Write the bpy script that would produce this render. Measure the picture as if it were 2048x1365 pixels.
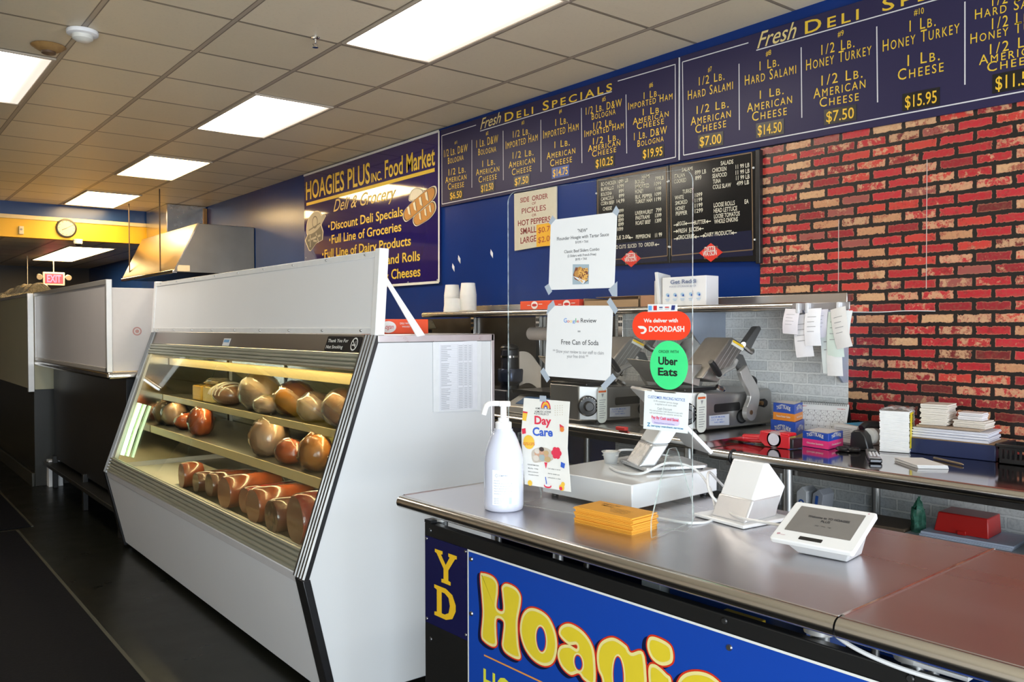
import bpy, math, random
from mathutils import Vector as V, Matrix, noise
random.seed(7)
sc = bpy.context.scene
for o in list(bpy.data.objects): bpy.data.objects.remove(o)
COL = sc.collection
PI = math.pi
# ------------------------------------------------------------------ camera
F, YAW, PIT, ROLL = 1682.0, .6719, -.0170, -.0025
fw = V((math.sin(YAW)*math.cos(PIT), math.cos(YAW)*math.cos(PIT), math.sin(PIT)))
r0 = V((math.cos(YAW), -math.sin(YAW), 0)); u0 = r0.cross(fw)
cr = r0*math.cos(ROLL)+u0*math.sin(ROLL); cu = -r0*math.sin(ROLL)+u0*math.cos(ROLL)
cam = bpy.data.cameras.new('camera'); co = bpy.data.objects.new('camera', cam); COL.objects.link(co)
cam.sensor_width = 36; cam.lens = F/2048*36; cam.clip_start = .02; cam.clip_end = 100
co.matrix_world = Matrix(((cr.x, cu.x, -fw.x, 0), (cr.y, cu.y, -fw.y, 0), (cr.z, cu.z, -fw.z, 1.5), (0, 0, 0, 1)))
sc.camera = co
# ------------------------------------------------------------------ exposure, sky, daylight
vs = sc.view_settings
vs.view_transform = 'Standard'; vs.look = 'None'; vs.gamma = 1; vs.use_curve_mapping = False; vs.exposure = -.16
w = bpy.data.worlds.new('sky'); sc.world = w; w.use_nodes = True
wn = w.node_tree.nodes; bg = wn['Background']; bg.inputs[0].default_value = (.55, .75, 1, 1); bg.inputs[1].default_value = .5
DAY = (.76, .88, 1.0)
def area(name, loc, rot, sx, sy, power, col):
    l = bpy.data.lights.new(name, 'AREA'); l.shape = 'RECTANGLE'; l.size = sx; l.size_y = sy; l.energy = power; l.color = col
    o = bpy.data.objects.new(name, l); COL.objects.link(o); o.location = loc; o.rotation_euler = rot
    return o
# daylight entering by the two shop windows behind the camera
area('daylight', (2.35, -1.62, 1.3), (PI/2, 0, 0), 2.3, 2.3, 118, DAY)
area('daylight', (-1.0, -1.62, 1.3), (PI/2, 0, 0), 2.2, 2.3, 245, DAY)
area('pavement_bounce_fill', (.6, -1.60, .9), (PI/2+.75, 0, 0), 5.4, .7, 95, (1, .93, .82))  # added up-tilted lamp lifting the ceiling, as light off an unseen pavement
LAMP_NEAR = (1, .90, .77); LAMP_FAR = (1, .67, .29); LAMP_E = 20
CASE_LAMP = (1, .80, .42); CASE_E = 44.0
# ------------------------------------------------------------------ materials
MATS = {}
def nt(name):
    m = bpy.data.materials.new(name); m.use_nodes = True
    return m, m.node_tree.nodes, m.node_tree.links, m.node_tree.nodes['Principled BSDF']
def pm(name, col, rough=.5, metal=0, spec=.5, var=.06, scale=30, bump=0, coat=0, trans=0, alpha=1, stretch=None, bscale=None, sub=0):
    """principled surface whose colour and roughness drift a little with noise"""
    if name in MATS: return MATS[name]
    m, n, l, b = nt(name)
    b.inputs['Roughness'].default_value = rough; b.inputs['Metallic'].default_value = metal
    b.inputs['Specular IOR Level'].default_value = spec; b.inputs['Coat Weight'].default_value = coat
    b.inputs['Transmission Weight'].default_value = trans; b.inputs['Alpha'].default_value = alpha
    if sub: b.inputs['Subsurface Weight'].default_value = sub; b.inputs['Subsurface Radius'].default_value = (.02, .01, .006); b.inputs['Subsurface Scale'].default_value = .5
    tc = n.new('ShaderNodeTexCoord'); mp = n.new('ShaderNodeMapping'); no = n.new('ShaderNodeTexNoise')
    l.new(tc.outputs['Object'], mp.inputs[0]); l.new(mp.outputs[0], no.inputs[0])
    if stretch: mp.inputs['Scale'].default_value = stretch
    no.inputs['Scale'].default_value = scale; no.inputs['Detail'].default_value = 3
    mx = n.new('ShaderNodeMix'); mx.data_type = 'RGBA'
    mx.inputs[6].default_value = (*[c*(1-var) for c in col], 1); mx.inputs[7].default_value = (*[min(1, c*(1+var)) for c in col], 1)
    l.new(no.outputs['Fac'], mx.inputs[0]); l.new(mx.outputs[2], b.inputs['Base Color'])
    if metal > .5:
        mr = n.new('ShaderNodeMapRange'); mr.inputs[3].default_value = rough*.75; mr.inputs[4].default_value = rough*1.25
        l.new(no.outputs['Fac'], mr.inputs[0]); l.new(mr.outputs[0], b.inputs['Roughness'])
    if bump:
        bp = n.new('ShaderNodeBump'); bp.inputs['Strength'].default_value = bump; bp.inputs['Distance'].default_value = .01
        src = no
        if bscale:
            src = n.new('ShaderNodeTexNoise'); src.inputs['Scale'].default_value = bscale; l.new(mp.outputs[0], src.inputs[0])
        l.new(src.outputs['Fac'], bp.inputs['Height']); l.new(bp.outputs[0], b.inputs['Normal'])
    MATS[name] = m; return m
def em(name, col, strength, grad=None):
    if name in MATS: return MATS[name]
    m, n, l, b = nt(name)
    b.inputs['Base Color'].default_value = (*[c*.5 for c in col], 1); b.inputs['Emission Color'].default_value = (*col, 1); b.inputs['Emission Strength'].default_value = strength
    tc = n.new('ShaderNodeTexCoord'); no = n.new('ShaderNodeTexNoise'); no.inputs['Scale'].default_value = 3
    l.new(tc.outputs['Object'], no.inputs[0])
    mr = n.new('ShaderNodeMapRange'); mr.inputs[3].default_value = strength*.93; mr.inputs[4].default_value = strength*1.07
    l.new(no.outputs['Fac'], mr.inputs[0]); out = mr.outputs[0]
    if grad:   # one tube of the pair is weaker
        sp = n.new('ShaderNodeSeparateXYZ'); l.new(tc.outputs['Object'], sp.inputs[0])
        g = n.new('ShaderNodeMapRange'); g.interpolation_type = 'SMOOTHSTEP'
        g.inputs[1].default_value, g.inputs[2].default_value, g.inputs[3].default_value, g.inputs[4].default_value = grad
        l.new(sp.outputs[0], g.inputs[0]); mu = n.new('ShaderNodeMath'); mu.operation = 'MULTIPLY'
        l.new(out, mu.inputs[0]); l.new(g.outputs[0], mu.inputs[1]); out = mu.outputs[0]
    l.new(out, b.inputs['Emission Strength'])
    MATS[name] = m; return m
def clear(name, tint=(.97, .99, .98), refl=1.0, rough=.0, haze=0.0, hazecol=(.9, .9, .9)):
    """thin clear sheet: straight-through light plus a Fresnel reflection"""
    if name in MATS: return MATS[name]
    m, n, l, b = nt(name); n.remove(b)
    t = n.new('ShaderNodeBsdfTransparent'); t.inputs[0].default_value = (*tint, 1)
    g = n.new('ShaderNodeBsdfGlossy'); g.inputs['Roughness'].default_value = rough
    fr = n.new('ShaderNodeFresnel'); fr.inputs[0].default_value = 1.35
    mu = n.new('ShaderNodeMath'); mu.operation = 'MULTIPLY'; mu.inputs[1].default_value = refl; l.new(fr.outputs[0], mu.inputs[0])
    mx = n.new('ShaderNodeMixShader'); l.new(mu.outputs[0], mx.inputs[0]); l.new(t.outputs[0], mx.inputs[1]); l.new(g.outputs[0], mx.inputs[2])
    out = mx.outputs[0]
    if haze:
        d = n.new('ShaderNodeBsdfDiffuse'); d.inputs[0].default_value = (*hazecol, 1)
        no = n.new('ShaderNodeTexNoise'); no.inputs['Scale'].default_value = 40
        tc = n.new('ShaderNodeTexCoord'); l.new(tc.outputs['Object'], no.inputs[0])
        mr = n.new('ShaderNodeMapRange'); mr.inputs[1].default_value = .35; mr.inputs[2].default_value = .7; mr.inputs[3].default_value = haze*.5; mr.inputs[4].default_value = min(1, haze*1.5); l.new(no.outputs['Fac'], mr.inputs[0])
        m2 = n.new('ShaderNodeMixShader'); l.new(mr.outputs[0], m2.inputs[0]); l.new(out, m2.inputs[1]); l.new(d.outputs[0], m2.inputs[2]); out = m2.outputs[0]
    l.new(out, n['Material Output'].inputs[0])
    MATS[name] = m; return m
class NB:
    """small node helper"""
    def __init__(s, n, l): s.n, s.l = n, l
    def math(s, op, a, b=None, c=None):
        k = s.n.new('ShaderNodeMath'); k.operation = op
        for i, x in enumerate((a, b, c)):
            if x is None: continue
            if isinstance(x, (int, float)): k.inputs[i].default_value = x
            else: s.l.new(x, k.inputs[i])
        return k.outputs[0]
    def mix(s, f, a, b):
        k = s.n.new('ShaderNodeMix'); k.data_type = 'RGBA'
        for i, x in ((0, f), (6, a), (7, b)):
            if isinstance(x, tuple): k.inputs[i].default_value = (*x, 1)
            elif isinstance(x, (int, float)): k.inputs[i].default_value = x
            else: s.l.new(x, k.inputs[i])
        return k.outputs[2]
    def noise(s, vec, scale, detail=3, rough=.6):
        k = s.n.new('ShaderNodeTexNoise'); k.inputs['Scale'].default_value = scale; k.inputs['Detail'].default_value = detail; k.inputs['Roughness'].default_value = rough
        s.l.new(vec, k.inputs[0]); return k.outputs['Fac']
    def step(s, x, a, b):
        k = s.n.new('ShaderNodeMapRange'); k.interpolation_type = 'SMOOTHSTEP'; k.inputs[1].default_value = a; k.inputs[2].default_value = b; s.l.new(x, k.inputs[0]); return k.outputs[0]
    def ramp(s, x, stops, const=False):
        k = s.n.new('ShaderNodeValToRGB'); k.color_ramp.interpolation = 'CONSTANT' if const else 'LINEAR'
        e = k.color_ramp.elements
        while len(e) < len(stops): e.new(.5)
        for q, (p, c) in zip(e, stops): q.position = p; q.color = (*c, 1)
        s.l.new(x, k.inputs[0]); return k.outputs[0]
def brick_mat(name, W, H, mort, stops, mcol, distress, dcol, rough, ox=0, oz=0, wob=.004, edge=None, dark2=None):
    m, n, l, b = nt(name); B = NB(n, l)
    tc = n.new('ShaderNodeTexCoord'); sp = n.new('ShaderNodeSeparateXYZ'); l.new(tc.outputs['Object'], sp.inputs[0])
    wv = B.math('MULTIPLY', B.math('SUBTRACT', B.noise(tc.outputs['Object'], 28), .5), wob*2)
    u = B.math('ADD', B.math('MULTIPLY', sp.outputs[1], -1.0), ox); u = B.math('ADD', u, wv)
    v = B.math('ADD', B.math('ADD', sp.outputs[2], oz), wv)
    vr = B.math('DIVIDE', v, H); row = B.math('FLOOR', vr); fv = B.math('SUBTRACT', vr, row)
    sh = B.math('MULTIPLY', B.math('FRACT', B.math('MULTIPLY', row, .5)), 1.0)
    ur = B.math('ADD', B.math('DIVIDE', u, W), sh); ci = B.math('FLOOR', ur); fu = B.math('SUBTRACT', ur, ci)
    du = B.math('MULTIPLY', B.math('MINIMUM', fu, B.math('SUBTRACT', 1.0, fu)), W)
    dv = B.math('MULTIPLY', B.math('MINIMUM', fv, B.math('SUBTRACT', 1.0, fv)), H)
    d = B.math('SUBTRACT', B.math('MINIMUM', du, dv), B.math('MULTIPLY', B.step(B.noise(tc.outputs['Object'], 60, 2), .45, .8), wob))
    inside = B.step(d, mort*.5, mort*.5+.0025)
    cb = n.new('ShaderNodeCombineXYZ'); l.new(ci, cb.inputs[0]); l.new(row, cb.inputs[1])
    wnz = n.new('ShaderNodeTexWhiteNoise'); l.new(cb.outputs[0], wnz.inputs[0])
    base = B.ramp(wnz.outputs[0], stops, True)
    rs = n.new('ShaderNodeSeparateXYZ'); l.new(wnz.outputs['Color'], rs.inputs[0])
    big = B.noise(tc.outputs['Object'], 26, 6, .75)
    sp2 = n.new('ShaderNodeVectorMath'); sp2.operation = 'ADD'; l.new(tc.outputs['Object'], sp2.inputs[0]); sp2.inputs[1].default_value = (3.1, 7.7, 1.3)
    k = B.math('SUBTRACT', big, B.math('MULTIPLY', B.math('SUBTRACT', rs.outputs[1], .5), .34))
    base = B.mix(B.math('MULTIPLY', B.step(k, .56, .66), distress), base, dcol)
    if dark2: base = B.mix(B.math('MULTIPLY', B.step(B.noise(sp2.outputs[0], 15, 6, .8), .54, .64), .8), base, dark2)
    fine = B.noise(tc.outputs['Object'], 90, 4)
    base = B.mix(B.math('MULTIPLY', B.step(fine, .42, .75), .35), base, tuple(c*.35 for c in dcol))
    if edge:
        base = B.mix(B.math('MULTIPLY', B.math('SUBTRACT', 1.0, B.step(d, mort*.5+.001, mort*.5+.006)), .45), base, edge)
    colr = B.mix(inside, mcol, base)
    l.new(colr, b.inputs['Base Color']); b.inputs['Roughness'].default_value = rough
    MATS[name] = m; return m
# ------------------------------------------------------------------ mesh helpers
MW = {}   # world matrix of every thing (parts share their thing's)
class MB:
    def __init__(s): s.v, s.f, s.m = [], [], []
    def add(s, vs, fs, mi=0):
        o = len(s.v); s.v += [V(p) for p in vs]; s.f += [tuple(i+o for i in f) for f in fs]; s.m += [mi]*len(fs); return s
    def box(s, x0, x1, y0, y1, z0, z1, mi=0, M=None):
        p = [V((x, y, z)) for z in (z0, z1) for y in (y0, y1) for x in (x0, x1)]
        if M is not None: p = [M @ q for q in p]
        return s.add(p, [(0, 2, 3, 1), (4, 5, 7, 6), (0, 1, 5, 4), (2, 6, 7, 3), (0, 4, 6, 2), (1, 3, 7, 5)], mi)
    def prism(s, pts, ext, mi=0, side=None):
        pts = [V(p) for p in pts]; n = len(pts); e = V(ext)
        s.add(pts+[p+e for p in pts], [tuple(range(n))[::-1], tuple(range(n, 2*n))], mi)
        o = len(s.v)-2*n
        fs = [(o+i, o+(i+1) % n, o+n+(i+1) % n, o+n+i) for i in range(n)]
        s.f += fs; s.m += [mi if side is None else side]*n; return s
    def tube(s, path, r, n=10, mi=0, caps=True, closed=False):
        path = [V(p) for p in path]; k = len(path); rs = r if isinstance(r, (list, tuple)) else [r]*k
        o = len(s.v); ref = None; vs = []
        for i, p in enumerate(path):
            a = path[i-1] if (i or closed) else p; c = path[(i+1) % k] if (i < k-1 or closed) else p
            t = (c-a).normalized()
            if ref is None:
                ref = V((0, 0, 1)) if abs(t.z) < .9 else V((1, 0, 0))
            x = (ref-t*ref.dot(t)).normalized(); y = t.cross(x); ref = x
            for j in range(n):
                a_ = 2*PI*j/n; vs.append(p+(x*math.cos(a_)+y*math.sin(a_))*rs[i])
        fs = [(i*n+j, i*n+(j+1) % n, ((i+1) % k)*n+(j+1) % n, ((i+1) % k)*n+j) for i in range(k if closed else k-1) for j in range(n)]
        if caps and not closed: fs += [tuple(range(n))[::-1], tuple(range((k-1)*n, k*n))]
        return s.add(vs, fs, mi)
    def cyl(s, a, b, r0, r1=None, n=20, mi=0): return s.tube([a, b], [r0, r0 if r1 is None else r1], n, mi)
    def lathe(s, prof, c=(0, 0, 0), n=24, mi=0, M=None, sy=1):
        c = V(c); vs = []
        for r, z in prof:
            for j in range(n):
                a = 2*PI*j/n; p = V((r*math.cos(a), r*sy*math.sin(a), z)); vs.append((M @ p if M is not None else p)+c)
        k = len(prof); fs = [(i*n+j, i*n+(j+1) % n, (i+1)*n+(j+1) % n, (i+1)*n+j) for i in range(k-1) for j in range(n)]
        fs += [tuple(range(n))[::-1], tuple(range((k-1)*n, k*n))]
        return s.add(vs, fs, mi)
    def blob(s, c, rad, n=20, k=12, amp=0, fr=8, seed=0, zmin=None, M=None, mi=0, pw=1.0):
        c = V(c); vs = []
        for i in range(k+1):
            t = PI*i/k
            for j in range(n):
                a = 2*PI*j/n; d = V((math.sin(t)*math.cos(a), math.sin(t)*math.sin(a), math.cos(t)))
                if pw != 1: d = V([math.copysign(abs(q)**pw, q) for q in d])
                p = V((d.x*rad[0], d.y*rad[1], d.z*rad[2]))
                if amp: p *= 1+amp*noise.noise(d*fr*.25+V((seed, seed*1.7, 0)))+amp*.5*noise.noise(d*fr+V((seed*3.1, 0, seed)))
                if M is not None: p = M @ p
                p += c
                if zmin is not None: p.z = max(p.z, zmin)
                vs.append(p)
        fs = [(i*n+j, (i+1)*n+j, (i+1)*n+(j+1) % n, i*n+(j+1) % n) for i in range(k) for j in range(n)]
        return s.add(vs, fs, mi)
    def grid(s, fn, nu, nv, mi=0):
        vs = [fn(i/nu, j/nv) for j in range(nv+1) for i in range(nu+1)]
        return s.add(vs, [(j*(nu+1)+i, j*(nu+1)+i+1, (j+1)*(nu+1)+i+1, (j+1)*(nu+1)+i) for j in range(nv) for i in range(nu)], mi)
class Frame:
    """a plane in the room: origin, direction to the viewer's right, up, and the normal towards the viewer"""
    def __init__(s, O, r, up=(0, 0, 1)):
        s.O, s.r, s.u = V(O), V(r).normalized(), V(up).normalized(); s.n = s.r.cross(s.u)
    def P(s, u, v, e=0): return s.O+s.r*u+s.u*v+s.n*e
    def poly(s, mb, uv, e=0, mi=0): mb.add([s.P(u, v, e) for u, v in uv], [tuple(range(len(uv)))], mi)
    def slab(s, mb, uv, th, e=0, mi=0, side=None): mb.prism([s.P(u, v, e) for u, v in uv], s.n*-th, mi, side)
    def line(s, mb, a, b, wd, e=0, mi=0):
        a, b = V(a), V(b); d = (b-a).normalized(); q = V((-d.y, d.x))*wd/2
        s.poly(mb, [a-q, b-q, b+q, a+q], e, mi)
    def disc(s, mb, c, r, e=0, n=28, mi=0, ry=None): s.poly(mb, [(c[0]+r*math.cos(2*PI*i/n), c[1]+(ry or r)*math.sin(2*PI*i/n)) for i in range(n)], e, mi)
    def box(s, mb, u0, u1, v0, v1, e0, e1, mi=0): s.slab(mb, [(u0, v0), (u1, v0), (u1, v1), (u0, v1)], e1-e0, e1, mi)
def rrect(u0, u1, v0, v1, r, k=5):
    out = []
    for cx, cy, a0 in ((u1-r, v0+r, -90), (u1-r, v1-r, 0), (u0+r, v1-r, 90), (u0+r, v0+r, 180)):
        for i in range(k+1):
            a = math.radians(a0+90*i/k); out.append((cx+r*math.cos(a), cy+r*math.sin(a)))
    return out
def obj(name, mb, mats, parent=None, bevel=0, seg=2, sharp=35, local=False, label=None):
    if not isinstance(mats, (list, tuple)): mats = [mats]
    me = bpy.data.meshes.new(name)
    if parent is not None:
        M = MW[parent.name].inverted() if not local else Matrix()
        Mw = MW[parent.name]
    else:
        xs, ys, zs = zip(*mb.v); c = V(((min(xs)+max(xs))/2, (min(ys)+max(ys))/2, min(zs))); M = Matrix.Translation(-c); Mw = Matrix.Translation(c)
    me.from_pydata([M @ p for p in mb.v], [], mb.f)
    for m in mats: me.materials.append(m)
    for p, i in zip(me.polygons, mb.m): p.material_index = i; p.use_smooth = True
    me.update(); me.set_sharp_from_angle(angle=math.radians(sharp))
    o = bpy.data.objects.new(name, me); COL.objects.link(o)
    if parent is not None: o.parent = parent
    else: o.matrix_world = Mw
    MW[o.name] = Mw
    if bevel:
        b = o.modifiers.new('bevel', 'BEVEL'); b.width = bevel; b.segments = seg; b.limit_method = 'ANGLE'; b.angle_limit = math.radians(40)
    if label: o['label'] = label
    return o
def tag(o, label, cat, group=None):
    o['label'] = label; o['category'] = cat
    if group: o['group'] = group
    return o
def thing(name, label, cat, loc, rz=0, group=None):
    o = bpy.data.objects.new(name, None); COL.objects.link(o); o.empty_display_size = .05
    o.location = loc; o.rotation_euler = (0, 0, rz); MW[o.name] = Matrix.Translation(V(loc)) @ Matrix.Rotation(rz, 4, 'Z')
    return tag(o, label, cat, group)
def struct(name, mb, m, bevel=0):
    o = obj(name, mb, m, None, bevel); o['kind'] = 'structure'; return o
# ------------------------------------------------------------------ lettering
_cap = {}
def glyphs(s, sty):
    cu_ = bpy.data.curves.new('t', 'FONT'); cu_.body = s; cu_.size = 1; cu_.resolution_u = 3
    if sty in 'sS':
        cu_.body = ' '.join(x if '&' in x else x[:1]+x[1:].lower() for x in s.split(' ')); cu_.small_caps_scale = .78; cu_.space_character = 1.3 if sty == 'S' else 1.22
        for f in cu_.body_format: f.use_small_caps = True
        cu_.offset = .001 if sty == 's' else .010
    if sty == 'c': cu_.offset = .016
    if sty == 'b': cu_.offset = .03
    if sty == 'n': cu_.offset = .006
    if sty == 'i': cu_.shear = .42; cu_.offset = .004
    ob = bpy.data.objects.new('t', cu_); me = ob.to_mesh()
    vs = [v.co.copy() for v in me.vertices]; fs = [tuple(p.vertices) for p in me.polygons]
    ob.to_mesh_clear(); bpy.data.objects.remove(ob); bpy.data.curves.remove(cu_)
    return vs, fs
def cap(sty):
    if sty not in _cap:
        vs, _ = glyphs('H', sty); _cap[sty] = max(v.y for v in vs)
    return _cap[sty]
def write(mb, fr, rows, e=.001, mi=0):
    """each row: text, style, left u, left v, right u, right v, capital height; stretched to fit"""
    for s, sty, ua, va, ub, vb, h in rows:
        vs, fs = glyphs(s, sty); x0 = min(v.x for v in vs); x1 = max(v.x for v in vs); k = h/cap(sty)
        mb.add([fr.P(ua+(v.x-x0)/(x1-x0)*(ub-ua), va+(v.x-x0)/(x1-x0)*(vb-va)+v.y*k, e) for v in vs], fs, mi)
    return mb
def lettering(name, fr, rows, mat, parent, e=.001): return obj(name, write(MB(), fr, rows, e), mat, parent)
def catmull(p, k=8):
    p = [V(q) for q in p]; out = []
    for i in range(len(p)-1):
        a, b, c, d = p[max(i-1, 0)], p[i], p[i+1], p[min(i+2, len(p)-1)]
        for j in range(k):
            t = j/k; out.append(.5*((2*b)+(c-a)*t+(2*a-5*b+4*c-d)*t*t+(3*b-a-3*c+d)*t**3))
    return out+[p[-1]]
def dup(root, loc, rz, label=None, group=None):
    c = root.copy(); COL.objects.link(c); c.location = loc; c.rotation_euler = (0, 0, rz); MW[c.name] = Matrix.Translation(V(loc)) @ Matrix.Rotation(rz, 4, 'Z')
    if label: c['label'] = label
    if group: c['group'] = group
    for ch in list(root.children):
        k = ch.copy(); COL.objects.link(k); k.parent = c; MW[k.name] = MW[c.name]
        for g in list(ch.children):
            q = g.copy(); COL.objects.link(q); q.parent = k; MW[q.name] = MW[c.name]
    return c
# common surfaces
STEEL = pm('brushed steel', (.60, .58, .55), .26, 1, var=.08, scale=12, stretch=(1, .05, 1), bump=.02)
STEELX = pm('brushed steel across', (.60, .58, .55), .3, 1, var=.1, scale=14, stretch=(.06, 1, 1), bump=.02)
TUBE = pm('polished steel edge', (.62, .59, .55), .2, 1, var=.05, scale=8, stretch=(1, .05, 1))
CHROME = pm('bright chrome', (.75, .74, .72), .12, 1, var=.04)
DSTEEL = pm('dull dark steel', (.16, .15, .14), .38, 1, var=.3, scale=9)
WHITE = pm('white laminate', (.76, .77, .77), .32, var=.02, scale=4)
WPLAS = pm('white plastic', (.82, .82, .83), .28, var=.015)
PAPER = pm('white paper', (.71, .71, .705), .7, var=.015)
BLACK = pm('black painted board', (.008, .008, .008), .42, var=.25, scale=6)
BPLAS = pm('black plastic', (.012, .012, .013), .3, var=.2)
GREY = pm('grey plastic', (.3, .3, .31), .4)
ALU = pm('cast aluminium', (.60, .59, .57), .38, .7, var=.08, scale=20)
YEL = pm('yellow print', (.72, .48, .035), .45, var=.04)
WINK = pm('white print', (.72, .72, .68), .5, var=.04)
INK = pm('dark grey print', (.035, .035, .04), .6, var=.1)
RED = pm('red print', (.55, .02, .02), .4, var=.06)
GREYT = pm('grey print', (.25, .25, .26), .6)
BLUEI = pm('blue print', (.02, .10, .42), .5)
NAVY = pm('navy sign board', (.030, .026, .068), .38, var=.06, scale=3, spec=.15)
SCREW = pm('screw metal', (.5, .5, .5), .3, 1)
B1 = [
 ("#1","n",-5.314,2.895,-5.281,2.895,0.022),
 ("1/2 LB. D&W","s",-5.458,2.818,-5.143,2.814,0.055),
 ("BOLOGNA","s",-5.404,2.757,-5.196,2.758,0.048),
 ("1/2 LB.","s",-5.396,2.668,-5.171,2.661,0.048),
 ("AMERICAN","s",-5.44,2.615,-5.16,2.608,0.046),
 ("CHEESE","s",-5.406,2.558,-5.192,2.555,0.048),
 ("#2","n",-4.914,2.891,-4.885,2.893,0.024),
 ("1 LB. D&W","s",-5.031,2.82,-4.769,2.815,0.055),
 ("BOLOGNA","s",-5.008,2.76,-4.793,2.754,0.048),
 ("1 LB.","s",-4.958,2.668,-4.806,2.664,0.046),
 ("AMERICAN","s",-5.037,2.617,-4.757,2.608,0.046),
 ("CHEESE","s",-5.005,2.559,-4.786,2.558,0.046),
 ("#3","n",-4.504,2.891,-4.476,2.89,0.025),
 ("1/2 LB.","s",-4.599,2.818,-4.419,2.811,0.045),
 ("IMPORTED HAM","s",-4.681,2.752,-4.333,2.753,0.054),
 ("1/2 LB.","s",-4.603,2.672,-4.378,2.661,0.045),
 ("AMERICAN","s",-4.647,2.612,-4.364,2.609,0.045),
 ("CHEESE","s",-4.612,2.557,-4.399,2.558,0.045),
 ("#4","n",-4.116,2.889,-4.091,2.89,0.026),
 ("1 LB.","s",-4.153,2.816,-4.034,2.811,0.044),
 ("IMPORTED HAM","s",-4.275,2.754,-3.932,2.75,0.053),
 ("1 LB.","s",-4.162,2.672,-4.015,2.666,0.043),
 ("AMERICAN","s",-4.24,2.611,-3.963,2.607,0.044),
 ("CHEESE","s",-4.206,2.558,-3.994,2.556,0.044),
 ("#5","n",-3.719,2.884,-3.689,2.884,0.026),
 ("1/2 LB. D&W","s",-3.864,2.831,-3.553,2.822,0.045),
 ("BOLOGNA","s",-3.811,2.789,-3.605,2.785,0.04),
 ("1/2 LB.","s",-3.796,2.727,-3.621,2.721,0.042),
 ("IMPORTED HAM","s",-3.877,2.693,-3.537,2.687,0.042),
 ("1/2 LB.","s",-3.8,2.634,-3.58,2.624,0.04),
 ("AMERICAN","s",-3.844,2.596,-3.566,2.59,0.039),
 ("CHEESE","s",-3.808,2.558,-3.6,2.556,0.037),
 ("#6","n",-3.334,2.883,-3.304,2.883,0.027),
 ("1 LB.","s",-3.376,2.826,-3.259,2.82,0.039),
 ("IMPORTED HAM","s",-3.499,2.788,-3.159,2.78,0.042),
 ("1 LB.","s",-3.383,2.733,-3.239,2.722,0.038),
 ("AMERICAN","s",-3.462,2.693,-3.187,2.689,0.038),
 ("CHEESE","s",-3.43,2.66,-3.222,2.654,0.038),
 ("1 LB. D&W","s",-3.453,2.6,-3.2,2.595,0.043),
 ("BOLOGNA","s",-3.425,2.556,-3.224,2.555,0.038),
 ("DELI SPECIALS","S",-4.691,2.946,-3.634,2.932,0.06),
]
B1f = [
 ("Fresh","i",-4.983,2.946,-4.734,2.951,0.076),
]
P1 = [
 ("$6.50","n",-5.374,2.483,-5.219,2.479,0.05),
 ("$12.50","n",-4.972,2.487,-4.825,2.488,0.048),
 ("$7.50","n",-4.578,2.483,-4.43,2.482,0.047),
 ("$14.75","n",-4.176,2.486,-4.032,2.485,0.047),
 ("$10.25","n",-3.773,2.487,-3.625,2.485,0.048),
 ("$19.95","n",-3.38,2.482,-3.231,2.477,0.049),
]
B2 = [
 ("#7","n",-2.911,2.872,-2.885,2.873,0.025),
 ("1/2 LB.","s",-2.972,2.814,-2.802,2.807,0.045),
 ("HARD SALAMI","s",-3.048,2.752,-2.748,2.746,0.05),
 ("1/2 LB.","s",-2.987,2.662,-2.775,2.655,0.043),
 ("AMERICAN","s",-3.028,2.607,-2.761,2.602,0.045),
 ("CHEESE","s",-2.996,2.558,-2.791,2.555,0.045),
 ("#8","n",-2.547,2.866,-2.516,2.867,0.025),
 ("1 LB.","s",-2.584,2.803,-2.47,2.799,0.045),
 ("HARD SALAMI","s",-2.673,2.747,-2.374,2.739,0.051),
 ("1 LB.","s",-2.582,2.658,-2.443,2.653,0.042),
 ("AMERICAN","s",-2.659,2.605,-2.396,2.599,0.046),
 ("CHEESE","s",-2.628,2.554,-2.425,2.547,0.046),
 ("#9","n",-2.154,2.857,-2.124,2.857,0.025),
 ("1/2 LB.","s",-2.238,2.794,-2.07,2.788,0.047),
 ("HONEY TURKEY","s",-2.319,2.74,-1.988,2.733,0.051),
 ("1/2 LB.","s",-2.237,2.648,-2.03,2.639,0.047),
 ("AMERICAN","s",-2.279,2.595,-2.016,2.59,0.047),
 ("CHEESE","s",-2.246,2.547,-2.048,2.538,0.044),
 ("#10","n",-1.795,2.854,-1.752,2.85,0.026),
 ("1 LB.","s",-1.814,2.788,-1.701,2.782,0.048),
 ("HONEY TURKEY","s",-1.935,2.732,-1.603,2.726,0.051),
 ("1 LB.","s",-1.822,2.64,-1.683,2.632,0.048),
 ("CHEESE","s",-1.865,2.587,-1.667,2.581,0.048),
 ("1/2 LB.","s",-1.476,2.799,-1.333,2.787,0.044),
 ("HARD SALAMI","s",-1.542,2.764,-1.245,2.75,0.04),
 ("1/2 LB.","s",-1.476,2.705,-1.326,2.698,0.044),
 ("HONEY TURKEY","s",-1.559,2.668,-1.232,2.66,0.041),
 ("1/2 LB.","s",-1.483,2.605,-1.308,2.602,0.041),
 ("AMERICAN","s",-1.525,2.572,-1.267,2.566,0.039),
 ("CHEESE","s",-1.493,2.536,-1.296,2.531,0.039),
 ("DELI","S",-2.326,2.917,-2.05,2.91,0.061),
 ("SPECIALS","S",-1.938,2.912,-1.358,2.897,0.055),
]
B2f = [
 ("Fresh","i",-2.599,2.918,-2.372,2.914,0.079),
]
P2 = [
 ("$7.00","n",-2.964,2.482,-2.82,2.475,0.05),
 ("$14.50","n",-2.592,2.474,-2.452,2.468,0.051),
 ("$7.50","n",-2.21,2.468,-2.07,2.462,0.05),
 ("$15.95","n",-1.831,2.458,-1.694,2.454,0.052),
 ("$11.50","n",-1.46,2.455,-1.313,2.452,0.053),
]
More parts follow.
